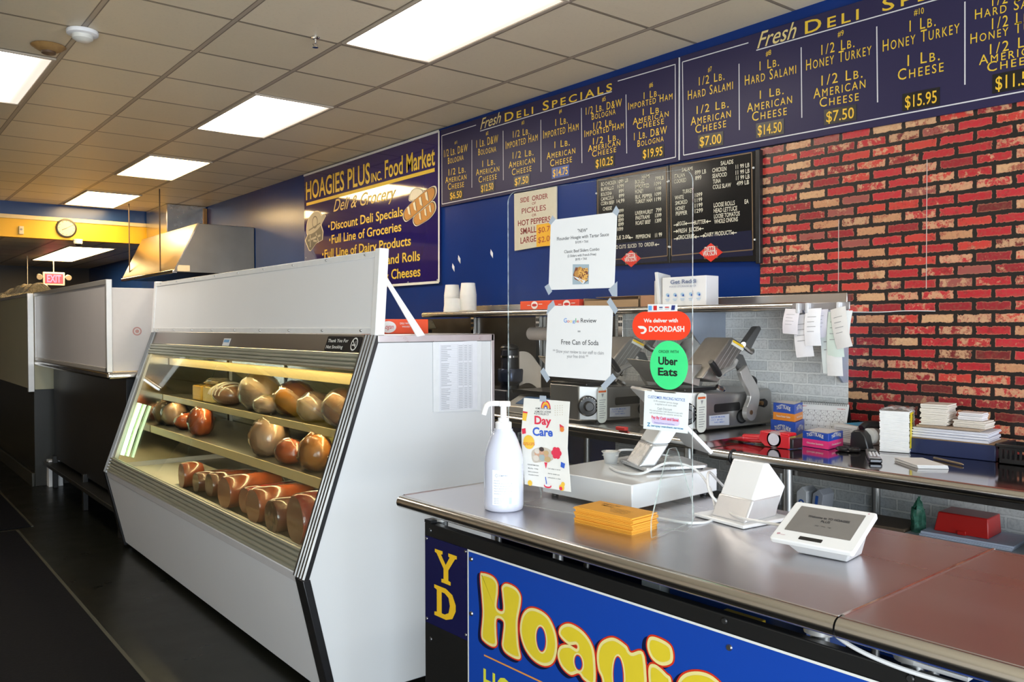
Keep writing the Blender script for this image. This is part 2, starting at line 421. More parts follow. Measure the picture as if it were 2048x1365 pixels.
HS = [
 ("HOAGIES PLUS","c",-7.945,2.783,-6.63,2.781,0.179),
 ("INC.","c",-6.608,2.779,-6.42,2.779,0.078),
 ("Food Market","c",-6.37,2.783,-5.586,2.78,0.151),
 ("Discount Deli Specials","c",-7.396,2.43,-6.074,2.429,0.08),
 ("Full Line of Groceries","c",-7.384,2.301,-6.101,2.306,0.08),
 ("Full Line of Dairy Products","c",-7.538,2.172,-5.95,2.175,0.08),
 ("and Rolls","c",-6.344,2.041,-5.811,2.041,0.079),
 ("& Cheeses","c",-6.397,1.909,-5.806,1.913,0.082),
]
HSs = [
 ("Deli & Grocery","i",-7.344,2.6,-6.184,2.588,0.112),
]
DA = [
 ("BO CHICKEN","c",-3.716,2.363,-3.587,2.36,0.022),
 ("1099 LB","c",-3.574,2.359,-3.488,2.36,0.022),
 ("BUFFALLO","c",-3.717,2.332,-3.606,2.33,0.022),
 ("1099","c",-3.574,2.331,-3.522,2.331,0.022),
 ("BOLOGNA","c",-3.717,2.301,-3.622,2.3,0.021),
 ("899","c",-3.565,2.303,-3.522,2.302,0.021),
 ("CAPACOLA","c",-3.717,2.272,-3.606,2.271,0.022),
 ("899","c",-3.565,2.274,-3.52,2.273,0.021),
 ("CORN BEEF","c",-3.717,2.245,-3.604,2.241,0.022),
 ("14,99","c",-3.583,2.243,-3.519,2.242,0.023),
 ("CHEESE","c",-3.701,2.211,-3.623,2.209,0.021),
 ("899","c",-3.57,2.185,-3.525,2.184,0.02),
 ("899","c",-3.57,2.153,-3.525,2.151,0.021),
 ("899","c",-3.57,2.128,-3.525,2.128,0.021),
 ("899","c",-3.57,2.103,-3.525,2.103,0.021),
 ("1099","c",-3.578,2.076,-3.529,2.074,0.021),
 ("PICKLE 2.00","c",-3.651,2.025,-3.479,2.023,0.022),
 ("D CUTS  SLICED  TO  ORDER","c",-3.587,1.968,-3.282,1.964,0.022),
 ("HAMS","c",-3.379,2.361,-3.316,2.359,0.022),
 ("BOILED","c",-3.431,2.339,-3.354,2.335,0.022),
 ("799LB","c",-3.275,2.337,-3.211,2.335,0.021),
 ("IMPORTED","c",-3.431,2.311,-3.321,2.305,0.022),
 ("1099","c",-3.283,2.308,-3.23,2.306,0.021),
 ("HONEY","c",-3.431,2.281,-3.365,2.279,0.023),
 ("1199","c",-3.275,2.278,-3.23,2.277,0.021),
 ("BLK. PEPPER","c",-3.431,2.251,-3.297,2.244,0.022),
 ("1099","c",-3.28,2.248,-3.23,2.247,0.021),
 ("TURKEY HAM","c",-3.431,2.223,-3.297,2.219,0.022),
 ("1199","c",-3.282,2.219,-3.231,2.217,0.022),
 ("LIVERWURST","c",-3.431,2.156,-3.294,2.152,0.022),
 ("799","c",-3.27,2.155,-3.229,2.155,0.022),
 ("PASTRAMI","c",-3.428,2.127,-3.319,2.125,0.022),
 ("1399","c",-3.277,2.126,-3.229,2.125,0.022),
 ("ROAST BEEF","c",-3.428,2.097,-3.311,2.095,0.022),
 ("1399","c",-3.277,2.095,-3.229,2.095,0.022),
 ("PEPPERONI","c",-3.426,2.016,-3.312,2.014,0.022),
 ("11 99","c",-3.277,2.012,-3.225,2.013,0.023),
]
DB = [
 ("SALAMI","c",-3.08,2.359,-3.004,2.357,0.021),
 ("ITALIAN","c",-3.134,2.33,-3.058,2.329,0.022),
 ("899 LB","c",-2.989,2.33,-2.912,2.327,0.022),
 ("COOKED","c",-3.135,2.301,-3.049,2.3,0.022),
 ("899","c",-2.986,2.3,-2.944,2.299,0.022),
 ("SALADS","c",-2.816,2.354,-2.735,2.352,0.022),
 ("CHICKEN","c",-2.871,2.325,-2.779,2.322,0.022),
 ("11 99 LB","c",-2.72,2.321,-2.635,2.319,0.022),
 ("SEAFOOD","c",-2.871,2.294,-2.776,2.292,0.022),
 ("11 99 LB","c",-2.72,2.291,-2.634,2.289,0.022),
 ("TUNA","c",-2.867,2.264,-2.815,2.264,0.022),
 ("11 99 LB","c",-2.718,2.263,-2.634,2.26,0.022),
 ("COLE SLAW","c",-2.867,2.235,-2.749,2.232,0.022),
 ("499 LB","c",-2.714,2.233,-2.637,2.232,0.022),
 ("TURKEY","c",-3.076,2.236,-2.998,2.237,0.022),
 ("WHITE","c",-3.13,2.209,-3.066,2.208,0.022),
 ("1099","c",-2.989,2.206,-2.938,2.207,0.022),
 ("SMOKED","c",-3.127,2.179,-3.041,2.179,0.022),
 ("1199","c",-2.989,2.178,-2.938,2.179,0.022),
 ("HONEY","c",-3.125,2.148,-3.056,2.148,0.022),
 ("1199","c",-2.989,2.149,-2.936,2.15,0.022),
 ("PEPPER","c",-3.123,2.12,-3.041,2.119,0.022),
 ("1299","c",-2.989,2.12,-2.934,2.12,0.022),
 ("LOOSE ROLLS","c",-2.861,2.137,-2.725,2.135,0.023),
 ("EA","c",-2.664,2.133,-2.639,2.133,0.022),
 ("HEAD LETTUCE","c",-2.861,2.107,-2.71,2.105,0.023),
 ("LOOSE TOMATOS","c",-2.859,2.077,-2.694,2.076,0.023),
 ("WHOLE ONIONS","c",-2.858,2.049,-2.705,2.048,0.023),
 ("EGGS","c",-3.109,2.062,-3.056,2.062,0.022),
 ("BUTTER","c",-2.994,2.057,-2.912,2.057,0.022),
 ("FRESH  JUICES","c",-3.107,2.021,-2.961,2.021,0.023),
 ("GROCERIES","c",-3.108,1.986,-2.991,1.984,0.022),
 ("DAIRY PRODUCTS","c",-2.921,1.984,-2.744,1.983,0.022),
]
DW = [
 ("DIETZ&","c",-3.502,1.907,-3.428,1.908,0.027),
 ("WATSON","c",-3.516,1.884,-3.421,1.885,0.026),
 ("DIETZ&","c",-2.918,1.902,-2.846,1.903,0.027),
 ("WATSON","c",-2.932,1.879,-2.839,1.881,0.027),
]
SO = [
 ("SIDE  ORDER","c",-4.52,2.356,-4.229,2.353,0.033),
 ("OF","n",-4.395,2.327,-4.352,2.327,0.017),
 ("PICKLES","n",-4.504,2.278,-4.249,2.277,0.036),
 ("OR","n",-4.395,2.248,-4.349,2.249,0.017),
 ("HOT PEPPERS","c",-4.546,2.198,-4.205,2.195,0.037),
 ("SMALL","c",-4.519,2.138,-4.349,2.139,0.041),
 ("LARGE","c",-4.519,2.074,-4.35,2.078,0.041),
 ("$0.75","n",-4.329,2.13,-4.175,2.134,0.036),
 ("$2.00","n",-4.33,2.064,-4.175,2.069,0.037),
]
PT1 = [
 ("\"NEW\"","n",-0.3646,0.8521,-0.3299,0.8514,0.0099),
 ("Flounder Hoagie with Tartar Sauce","n",-0.4408,0.8327,-0.2548,0.834,0.0099),
 ("$10.95 + TAX","n",-0.3726,0.8197,-0.3262,0.8194,0.0068),
 ("Classic Beef Sliders Combo","n",-0.4139,0.7926,-0.2876,0.7937,0.0089),
 ("(2 Sliders with French Fries)","n",-0.4016,0.7796,-0.299,0.7801,0.0073),
 ("$9.95 + TAX","n",-0.3727,0.7683,-0.331,0.7688,0.0068),
]
PT2 = [
 ("G","n",-0.4157,0.5824,-0.4044,0.5823,0.0128),
 ("o","n",-0.4035,0.5823,-0.3949,0.5823,0.0096),
 ("o","n",-0.394,0.5823,-0.3846,0.5822,0.0096),
 ("g","n",-0.3837,0.5822,-0.3743,0.5822,0.0095),
 ("l","n",-0.3726,0.5822,-0.3701,0.5822,0.0127),
 ("e","n",-0.3684,0.5821,-0.3599,0.5821,0.0095),
 ("Review","n",-0.3539,0.5821,-0.2981,0.5818,0.0125),
 ("=","n",-0.365,0.5508,-0.3548,0.5508,0.0091),
 ("Free Can of Soda","n",-0.4254,0.516,-0.2908,0.5147,0.0148),
 ("** Show your review to our staff to claim","n",-0.4572,0.4904,-0.2725,0.4874,0.0099),
 ("your free drink **","n",-0.4046,0.4757,-0.3272,0.4752,0.0099),
]
PT3 = [
 ("We deliver with","b",-0.1393,0.5813,-0.0319,0.5814,0.0105),
 ("DOORDASH","b",-0.1223,0.5554,-0.0123,0.5556,0.015),
]
PT4 = [
 ("ORDER WITH","n",-0.0914,0.4957,-0.03,0.4958,0.0078),
 ("Uber","b",-0.0925,0.4639,-0.0325,0.4628,0.0215),
 ("Eats","b",-0.0936,0.4333,-0.0332,0.4327,0.0215),
]
PT5 = [
 ("CUSTOMER PRICING NOTICE","n",-0.1256,0.3675,-0.0102,0.3637,0.0078),
 ("A 4% customer service charge","n",-0.1074,0.3585,-0.0315,0.3548,0.0049),
 ("is applied to all store sales","n",-0.1026,0.3501,-0.0361,0.3482,0.0049),
 ("Cash Discount","n",-0.0954,0.3369,-0.0496,0.336,0.0064),
 ("We now provide a cash discount to pay with","n",-0.1206,0.3317,-0.0173,0.3283,0.0044),
 ("cash and eliminate the customer service fee","n",-0.1206,0.325,-0.0192,0.3216,0.0044),
 ("Pay By Cash and Save!","b",-0.1138,0.311,-0.0293,0.3069,0.0079),
 ("zeropay merchant services","b",-0.1158,0.288,-0.0154,0.2861,0.0054),
 ("Z","b",-0.1284,0.2876,-0.1177,0.2878,0.0105),
]
PT6 = [
 ("HOME AWAY FROM","n",-0.5213,0.3122,-0.4629,0.314,0.0057),
 ("HOME FDC LICENSE","n",-0.5242,0.3026,-0.4619,0.3044,0.0057),
 ("Day","b",-0.525,0.2666,-0.4606,0.2669,0.0256),
 ("Care","b",-0.533,0.2301,-0.4551,0.2326,0.0256),
 ("FOR INFORMATION","n",-0.5525,0.1346,-0.5092,0.1347,0.004),
 ("Monday - Friday","n",-0.5507,0.1238,-0.511,0.1245,0.0035),
 ("Before and aftercare","n",-0.5507,0.1131,-0.511,0.1136,0.0035),
 ("Flexible hours","n",-0.5489,0.1032,-0.5103,0.1045,0.0035),
 ("Call today to enroll","n",-0.4738,0.1307,-0.427,0.1305,0.0034),
 ("Ask for details and","n",-0.4739,0.1156,-0.4304,0.1146,0.0034),
 ("schedule a visit","n",-0.4739,0.1028,-0.4253,0.1026,0.0034),
]
D1 = [[(-5.0887,2.8878),(-5.0907,2.5347)],[(-4.7111,2.8868),(-4.7095,2.538)],[(-4.3003,2.8845),(-4.2986,2.5369)],[(-3.9049,2.8827),(-3.9006,2.5348)],[(-3.5182,2.8836),(-3.5118,2.5323)],[(-3.1158,2.9928),(-3.1085,2.4221)]]
D2 = [[(-2.7097,2.868),(-2.7067,2.5232)],[(-2.3465,2.8588),(-2.3415,2.5156)],[(-1.9635,2.8527),(-1.9579,2.5102)],[(-1.582,2.8489),(-1.5798,2.5041)]]
ARR = [(-3.122,2.0679),(-3.0418,2.0685),(-3.011,2.0684),(-2.8958,2.0651),(-3.1239,2.0322),(-2.9444,2.0304),(-3.1207,1.9907),(-2.9744,1.989),(-2.9354,1.9905),(-2.7283,1.9888),(-3.4665,2.0257),(-3.2617,1.9692)]
# ================================================================== SETTING
XW, YB, YF, ZC = 3.69, 17.6, -1.7, 3.056
def ceil_mat():
    m, n, l, b = nt('ceiling tiles'); B = NB(n, l)
    tc = n.new('ShaderNodeTexCoord'); ge = n.new('ShaderNodeNewGeometry'); sp = n.new('ShaderNodeSeparateXYZ'); l.new(ge.outputs['Position'], sp.inputs[0])
    def axis(out, o, s):
        q = B.math('DIVIDE', B.math('SUBTRACT', out, o), s); f = B.math('FRACT', q)
        return B.math('MULTIPLY', B.math('MINIMUM', f, B.math('SUBTRACT', 1.0, f)), s), B.math('FLOOR', q)
    dx, ix = axis(sp.outputs[0], .9948, .5806); dy, iy = axis(sp.outputs[1], 4.8368, .6096)
    cb = n.new('ShaderNodeCombineXYZ'); l.new(ix, cb.inputs[0]); l.new(iy, cb.inputs[1])
    wz = n.new('ShaderNodeTexWhiteNoise'); l.new(cb.outputs[0], wz.inputs[0])
    tile = B.mix(wz.outputs[0], (.62, .54, .40), (.68, .595, .45))
    spk = B.noise(ge.outputs['Position'], 55, 4); tile = B.mix(B.math('MULTIPLY', B.step(spk, .5, .75), .12), tile, (.3, .25, .19))
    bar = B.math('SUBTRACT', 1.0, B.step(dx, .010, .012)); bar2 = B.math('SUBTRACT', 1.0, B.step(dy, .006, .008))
    gap = B.math('MULTIPLY', B.math('SUBTRACT', 1.0, B.step(dx, .014, .019)), 1.0); gap2 = B.math('SUBTRACT', 1.0, B.step(dy, .009, .012))  # shadow line of the recessed tile edges, painted dark beside the bars
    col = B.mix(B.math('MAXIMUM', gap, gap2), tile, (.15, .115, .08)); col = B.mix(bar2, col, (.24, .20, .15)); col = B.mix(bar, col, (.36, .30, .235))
    l.new(col, b.inputs['Base Color']); b.inputs['Roughness'].default_value = .42; b.inputs['Specular IOR Level'].default_value = .35
    h = B.math('MULTIPLY', B.math('MAXIMUM', B.math('MAXIMUM', bar, bar2), 0.0), 1.0)
    h = B.math('ADD', B.math('MULTIPLY', h, .6), B.math('MULTIPLY', B.noise(ge.outputs['Position'], 3.0, 2), .8))
    bp = n.new('ShaderNodeBump'); bp.inputs['Strength'].default_value = .25; bp.inputs['Distance'].default_value = .02
    l.new(h, bp.inputs['Height']); l.new(bp.outputs[0], b.inputs['Normal'])
    return m
def floor_mat():
    m, n, l, b = nt('dark floor tiles'); B = NB(n, l)
    ge = n.new('ShaderNodeNewGeometry'); sp = n.new('ShaderNodeSeparateXYZ'); l.new(ge.outputs['Position'], sp.inputs[0])
    d = []
    for k, o in ((0, .12), (1, .05)):
        q = B.math('FRACT', B.math('DIVIDE', B.math('SUBTRACT', sp.outputs[k], o), .3048)); d.append(B.math('MULTIPLY', B.math('MINIMUM', q, B.math('SUBTRACT', 1.0, q)), .3048))
    g = B.math('SUBTRACT', 1.0, B.step(B.math('MINIMUM', *d), .001, .0025))
    base = B.mix(B.noise(ge.outputs['Position'], 9, 6, .7), (.004, .0045, .003), (.013, .013, .009))
    l.new(B.mix(B.math('MULTIPLY', g, .5), base, (.004, .004, .003)), b.inputs['Base Color'])
    mr = n.new('ShaderNodeMapRange'); mr.inputs[3].default_value = .2; mr.inputs[4].default_value = .42; l.new(B.noise(ge.outputs['Position'], 5, 4), mr.inputs[0]); l.new(mr.outputs[0], b.inputs['Roughness']); b.inputs['Specular IOR Level'].default_value = .3
    return m
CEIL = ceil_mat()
BLUEW = pm('glossy blue wall paint', (.006, .030, .17), .24, var=.25, scale=1.6, bump=.05, bscale=60, spec=.2)
BEIGE = pm('tan wall paint', (.66, .60, .50), .6)
struct('floor', MB().box(-2.7, XW+.1, YF-.1, YB+.1, -.12, 0), floor_mat())
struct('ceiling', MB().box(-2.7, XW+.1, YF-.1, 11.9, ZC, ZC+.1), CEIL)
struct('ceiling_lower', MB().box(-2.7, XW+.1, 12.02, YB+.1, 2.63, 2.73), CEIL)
struct('wall_right', MB().box(XW, XW+.1, YF-.1, YB+.1, 0, ZC), BLUEW)
struct('wall_left', MB().box(-2.7, -2.6, YF-.1, YB+.1, 0, ZC), BEIGE)
struct('wall_back', MB().box(-2.6, XW, YB, YB+.1, 0, 2.63), pm('dark back wall', (.012, .012, .016), .5))
struct('wall_soffit', MB().box(-2.6, XW, 11.9, 12.02, 2.895, ZC), pm('deep blue band paint', (.012, .05, .19), .3, var=.1, scale=2))
struct('trim_1', MB().box(-2.6, XW, 11.885, 12.02, 2.845, 2.895), pm('cream trim paint', (.72, .60, .36), .45), .004)
struct('wall_bulkhead', MB().box(-2.6, XW, 11.9, 12.02, 2.62, 2.845), pm('yellow band paint', (.72, .42, .015), .42, var=.07, scale=3))
# shop front behind the camera, with its two window openings
f = MB(); f.box(-2.6, XW, YF-.1, YF, 0, .1).box(-2.6, XW, YF-.1, YF, 2.5, ZC).box(-2.6, -2.15, YF-.1, YF, .1, 2.5).box(.15, 1.15, YF-.1, YF, .1, 2.5).box(3.55, XW, YF-.1, YF, .1, 2.5)
struct('wall_front', f, BEIGE)
for i, (a, b_) in enumerate(((1.15, 3.55), (-2.15, .15))):
    f = MB(); t = .05
    f.box(a, b_, YF-.07, YF-.02, .1, .1+t).box(a, b_, YF-.07, YF-.02, 2.5-t, 2.5).box(a, a+t, YF-.07, YF-.02, .1, 2.5).box(b_-t, b_, YF-.07, YF-.02, .1, 2.5)
    struct('window_%d' % (i+1), f, DSTEEL)
# printed brick coverings on the right wall
REDB = brick_mat('red brick print', .150, .0505, .0135,
    [(0, (.42, .014, .024)), (.24, (.52, .035, .028)), (.42, (.28, .010, .02)), (.56, (.46, .018, .03)), (.70, (.15, .012, .014)), (.78, (.50, .24, .12)), (.86, (.30, .07, .06)), (.93, (.58, .33, .17))],
    (.010, .007, .006), .8, (.60, .36, .20), .42, 0, 0, .0055, (.55, .25, .14), (.24, .012, .016))
WHB = brick_mat('white brick print', .150, .0545, .0055,
    [(0, (.74, .77, .77)), (.3, (.80, .82, .81)), (.6, (.68, .71, .72)), (.8, (.83, .84, .83))], (.86, .88, .87), .3, (.62, .65, .65), .5, .03, .02, .003, (.20, .23, .24))
f = MB(); f.box(3.684, XW, 1.0-2.6, 2.587, 1.60, 2.425).box(3.684, XW, -1.6, 2.10, .95, 1.60)
struct('wall_right_covering', f, REDB)
f = MB(); f.box(3.684, XW, 2.10, 3.62, .2, 1.585).box(3.684, XW, -1.6, 2.10, .2, .95)
struct('wall_right_covering_low', f, WHB)
# ------------------------------------------------------------------ ceiling lights
def troffer(x0, x1, y0, y1, z, mat, label, group='ceiling light panels'):
    t = thing('ceiling_light', label, 'ceiling light', ((x0+x1)/2, (y0+y1)/2, z), 0, group)
    f = MB(); e = .018
    for a in ((x0-e, x1+e, y0-e, y0), (x0-e, x1+e, y1, y1+e), (x0-e, x0, y0, y1), (x1, x1+e, y0, y1)): f.box(*a, z-.012, z)
    obj('frame', f, pm('fixture frame', (.45, .38, .30), .5), t, .002)
    obj('diffuser', MB().box(x0, x1, y0, y1, z-.006, z-.001), mat, t)
    return t
NEARL = em('cool lamp diffuser', LAMP_NEAR, LAMP_E*1.25, (-.06, .25, 1.0, .04)); NEARL2 = em('mid lamp diffuser', LAMP_NEAR, LAMP_E*1.25, (-.04, .26, 1.05, .04)); FARL = em('warm lamp diffuser', LAMP_FAR, LAMP_E*1.5)
troffer(2.165, 2.70, 2.99, 4.165, ZC, NEARL, 'large lit ceiling panel nearest the menu boards, at the top edge of the picture')
troffer(2.175, 2.71, 5.46, 6.655, ZC, NEARL2, 'lit ceiling panel above the glass deli case, second from the front in its row')
troffer(2.185, 2.72, 7.97, 9.16, ZC, FARL, 'warm lit ceiling panel third in the row, before the two hanging rods')
troffer(2.19, 2.75, 10.46, 11.73, ZC, FARL, 'warm lit ceiling panel touching the blue band, last of its row')
troffer(.40, .965, 5.47, 6.70, ZC, NEARL, 'lit ceiling panel cut by the left edge of the picture beside the brown detector')
troffer(2.46, 3.04, 12.9, 15.8, 2.63, FARL, 'long lit panel in the lower back ceiling above the exit sign')
# ------------------------------------------------------------------ small ceiling fittings
t = thing('smoke_detector', 'round white smoke detector on the ceiling', 'smoke detector', (1.0, 4.86, ZC))
obj('base', MB().lathe([(.075, -.002), (.078, -.008), (.076, -.022), (.066, -.026)], (1.0, 4.86, ZC)), WPLAS, t)
obj('sensor_cap', MB().lathe([(.052, -.02), (.05, -.045), (.03, -.058), (.012, -.06)], (1.0, 4.86, ZC)), pm('off white plastic', (.68, .66, .6), .4), t)
t = thing('heat_detector', 'brown stained detector on the ceiling beside the left light panel', 'detector', (.905, 5.23, ZC))
BRN = pm('stained brown plastic', (.30, .17, .06), .5, var=.3, scale=40)
obj('base', MB().lathe([(.085, -.002), (.088, -.006), (.07, -.02), (.045, -.034)], (.905, 5.23, ZC)), BRN, t)
obj('sensor_cap', MB().lathe([(.036, -.03), (.036, -.045), (.03, -.048)], (.905, 5.23, ZC)), pm('dark brown plastic', (.10, .055, .03), .5), t)
t = thing('sprinkler', 'small chrome fire sprinkler hanging from the ceiling', 'sprinkler', (2.0, 4.20, ZC))
obj('escutcheon', MB().lathe([(.024, -.001), (.024, -.005), (.012, -.012)], (2.0, 4.20, ZC)), CHROME, t)
f = MB().cyl((2.0, 4.20, ZC-.01), (2.0, 4.20, ZC-.035), .008); f.tube([(2.0, 4.20, ZC-.03), (2.014, 4.20, ZC-.042), (2.0, 4.20, ZC-.055)], .003, 6).tube([(2.0, 4.20, ZC-.03), (1.986, 4.20, ZC-.042), (2.0, 4.20, ZC-.055)], .003, 6)
obj('head', f, CHROME, t); obj('deflector', MB().lathe([(.016, -.057), (.016, -.055)], (2.0, 4.20, ZC), 12), CHROME, t)
# ------------------------------------------------------------------ back bulkhead
t = thing('wall_clock', 'round black framed wall clock on the yellow band', 'clock', (2.235, 11.9, 2.765))
ck = Frame((2.235, 11.899, 2.765), (1, 0, 0))
f = MB(); R_ = Matrix.Rotation(PI/2, 4, 'X'); f.lathe([(.098, -.0), (.118, 0), (.122, .012), (.116, .028), (.102, .03), (.099, .018)], (2.235, 11.899, 2.765), 40, 0, R_)
obj('rim', f, BPLAS, t)
f = MB(); ck.disc(f, (0, 0), .101, .0185, 40); obj('face', f, pm('clock face', (.62, .52, .38), .5), t)
f = MB(); ck.line(f, (0, 0), (-.055, -.028), .007, .0205); ck.line(f, (0, 0), (.07, .042), .005, .0205); obj('hands', f, INK, t)
f = MB()
for i in range(12):
    a = PI/6*i; ck.line(f, (.082*math.sin(a), .082*math.cos(a)), (.094*math.sin(a), .094*math.cos(a)), .007, .0195)
obj('hour_marks', f, INK, t)
t = thing('security_camera', 'white dome security camera under the yellow band', 'camera', (2.36, 11.93, 2.63))
obj('mount', MB().lathe([(.058, 0), (.06, -.012), (.052, -.03)], (2.36, 11.86, 2.63), 20), WPLAS, t)
obj('lens_ball', MB().blob((2.36, 11.85, 2.585), (.043, .043, .043)), BPLAS, t)
obj('housing', MB().lathe([(.05, .012), (.055, -.01), (.05, -.03), (.047, -.03)], (2.36, 11.855, 2.60), 20), WPLAS, t)
t = thing('thermostat', 'small white wall box on the yellow band left of the clock', 'wall box', (1.733, 11.9, 2.70))
obj('case', MB().box(1.708, 1.76, 11.875, 11.9, 2.655, 2.755), pm('aged plastic', (.66, .6, .46), .5), t, .004)
obj('dial', MB().lathe([(.014, 0), (.013, .006)], (1.733, 11.876, 2.715), 14, 0, R_), GREY, t)
t = thing('exit_sign', 'lit red exit sign with two side lamps', 'exit sign', (2.63, 15, 2.175))
obj('housing', MB().box(2.48, 2.79, 15.0, 15.06, 2.175, 2.385), pm('sign housing', (.50, .44, .40), .5), t, .008)
ex = Frame((0, 14.998, 0), (1, 0, 0)); f = MB(); ex.box(f, 2.505, 2.765, 2.205, 2.36, 0, .002); obj('face', f, em('red lit face', (1, .03, .10), .55), t)
lettering('lettering', ex, [('EXIT', 'b', 2.535, 2.225, 2.735, 2.225, .118)], em('red exit letters', (1, .10, .22), 2.6), t, .004)
for s in (-1, 1):
    c = V((2.635+s*.205, 15.02, 2.32)); f = MB().cyl(c, c+V((s*-.05, 0, -.01)), .012); f.cyl(c+V((0, .03, 0)), c+V((0, -.05, -.02)), .035, .045, 16)
    obj('lamp_head', f, pm('lamp head plastic', (.25, .22, .2), .5), t, .003)
obj('hanger', MB().cyl((2.635, 15.03, 2.38), (2.635, 15.03, 2.63), .008), GREY, t)
t = tag(obj('hanging_rod', MB().cyl((2.28, 15.1, 1.9), (2.28, 15.1, 2.63), .006), GREY), 'thin grey rod hanging left of the exit sign', 'rod')
# ------------------------------------------------------------------ range hood
t = thing('range_hood', 'stainless steel range hood against the blue wall', 'range hood', (3.3, 10.4, 2.09))
HS_ = pm('warm stainless hood', (.34, .31, .265), .34, 1, var=.12, scale=7, stretch=(1, .1, 1), bump=.03)
prof = [(3.685, 2.64), (3.04, 2.64), (2.80, 2.14), (2.80, 2.10), (3.685, 2.10)]
obj('canopy', MB().prism([(x, 9.35, z) for x, z in prof], (0, 2.15, 0)), HS_, t, .004)
obj('front_lip', MB().box(2.78, 2.83, 9.36, 11.49, 2.085, 2.125), TUBE, t, .005)
f = MB().prism([(3.05, 9.345, 2.645), (2.79, 9.345, 2.11), (2.805, 9.345, 2.11), (3.06, 9.345, 2.635)], (0, .02, 0)); obj('edge_strip', f, CHROME, t)
obj('duct', MB().box(3.19, 3.685, 10.95, 11.85, 2.64, ZC-.002), STEEL, t, .006)
obj('duct_trim', MB().box(3.64, 3.688, 10.93, 10.95, 2.66, 3.03), pm('copper stained edge', (.42, .22, .08), .45, .6), t, .003)
obj('sticker', MB().box(2.83, 2.96, 9.346, 9.352, 2.11, 2.175), pm('worn sticker', (.62, .58, .5), .6), t)
for x, y, z, lb in ((2.83, 11.28, 2.12, 'thin brown rod from the ceiling to the far corner of the steel hood'), (2.80, 9.87, 2.12, 'thin dark rod from the ceiling to the near side of the steel hood')):
    tag(obj('hanging_rod', MB().cyl((x, y, z), (x, y, ZC), .007, None, 10), pm('rusty rod', (.07, .045, .03), .6)), lb, 'rod', 'rods holding the hood')
# ------------------------------------------------------------------ guarded counter beyond the deli case
t = thing('guarded_counter', 'black counter with a tall grey white guard beyond the deli case', 'counter', (1.8, 7.5, 0))
GUARD = pm('satin grey laminate', (.52, .49, .48), .27, var=.05, scale=2)
f = MB().box(1.41, 1.428, 6.2, 8.95, 1.20, 1.80); obj('front_guard', f, GUARD, t, .002)
obj('side_guard', MB().box(1.428, 2.3, 6.2, 6.218, 1.20, 1.775), pm('cream laminate', (.62, .58, .55), .4, var=.03), t, .002)
for nm, a in (('top_trim', (1.40, 1.44, 6.195, 8.95, 1.795, 1.83)), ('bottom_trim', (1.402, 1.43, 6.198, 8.95, 1.195, 1.225)), ('corner_trim', (1.402, 1.44, 6.192, 6.23, 1.195, 1.83)), ('end_trim', (1.402, 1.44, 8.92, 8.96, 1.195, 1.83))):
    obj(nm, MB().box(*a), pm('pale aluminium trim', (.6, .58, .55), .38, .7), t, .003)
obj('worktop', MB().box(1.40, 2.3, 6.17, 8.96, 1.145, 1.195), TUBE, t, .018, 4)
obj('cabinet', MB().box(1.55, 2.3, 6.3, 8.9, .27, 1.145), BLACK, t, .004)
for y in (6.4, 7.55, 8.8): obj('leg', MB().box(1.52, 1.56, y, y+.05, 0, .3), BLACK, t, .004)
obj('foot_ledge', MB().box(1.47, 1.62, 6.2, 8.95, .20, .235), pm('worn dark ledge', (.035, .034, .03), .35, .5), t, .004)
f = MB(); gf = Frame((0, 6.199, 0), (1, 0, 0)); gf.disc(f, (1.60, 1.475), .030, .001); gf.disc(f, (1.60, 1.475), .021, .0014, mi=1); gf.disc(f, (1.60, 1.475), .013, .0018)
obj('round_stamp', f, [pm('faded red stamp', (.50, .26, .23), .6), pm('cream laminate', (.62, .58, .55), .4)], t)
tag(obj('paper_bag', MB().prism([(1.50, 8.9, 0), (1.62, 8.9, 0), (1.61, 8.9, .24), (1.50, 8.9, .25)], (0, .1, 0)), PAPER), 'white paper bag on the floor under the black counter', 'bag')
t = thing('serving_counter', 'far left counter with a tall beige guard and black base', 'counter', (1.8, 10.2, 0))
BGUARD = pm('beige laminate', (.42, .40, .27), .28, var=.05, scale=2)
obj('front_guard', MB().box(1.36, 1.38, 8.97, 11.85, .93, 1.80), BGUARD, t, .002)
obj('top_trim', MB().box(1.345, 1.40, 8.96, 11.85, 1.795, 1.825), pm('pale aluminium trim', (.6, .58, .55), .38, .7), t, .003)
obj('end_trim', MB().box(1.348, 1.40, 8.955, 9.0, .9, 1.825), pm('pale aluminium trim', (.6, .58, .55), .38, .7), t, .003)
obj('base', MB().box(1.40, 2.3, 9.0, 11.85, .0, .92), pm('dark painted base', (.018, .018, .014), .35, var=.3, scale=5), t, .004)
obj('end_guard', MB().box(1.40, 2.3, 8.975, 9.0, .92, 1.80), BGUARD, t)
obj('baseboard', MB().box(1.375, 1.40, 9.0, 11.85, 0, .13), pm('dark baseboard', (.03, .03, .022), .4), t, .004)
obj('shelf_top', MB().box(1.40, 2.3, 8.99, 11.85, 1.72, 1.80), GREY, t)
def wrapfn(u, v):
    x = 1.37+u*.26; y = 9.0+v*2.5
    h = math.sin(PI*min(1, u*1.15+.05))*(.03+.075*math.sin(PI*min(1, v*.75+.22)))
    h += .03*noise.noise(V((x*7, y*4, 1)))+.014*noise.noise(V((x*18, y*9, 4)))
    return V((x, y, 1.835+max(0, h)))
tag(obj('plastic_sheet', MB().grid(wrapfn, 28, 60), clear('crumpled clear plastic', (.97, .96, .93), 1.6, .12, .28, (.95, .93, .80))), 'crumpled clear plastic sheet lying on top of the beige guard', 'plastic sheet')
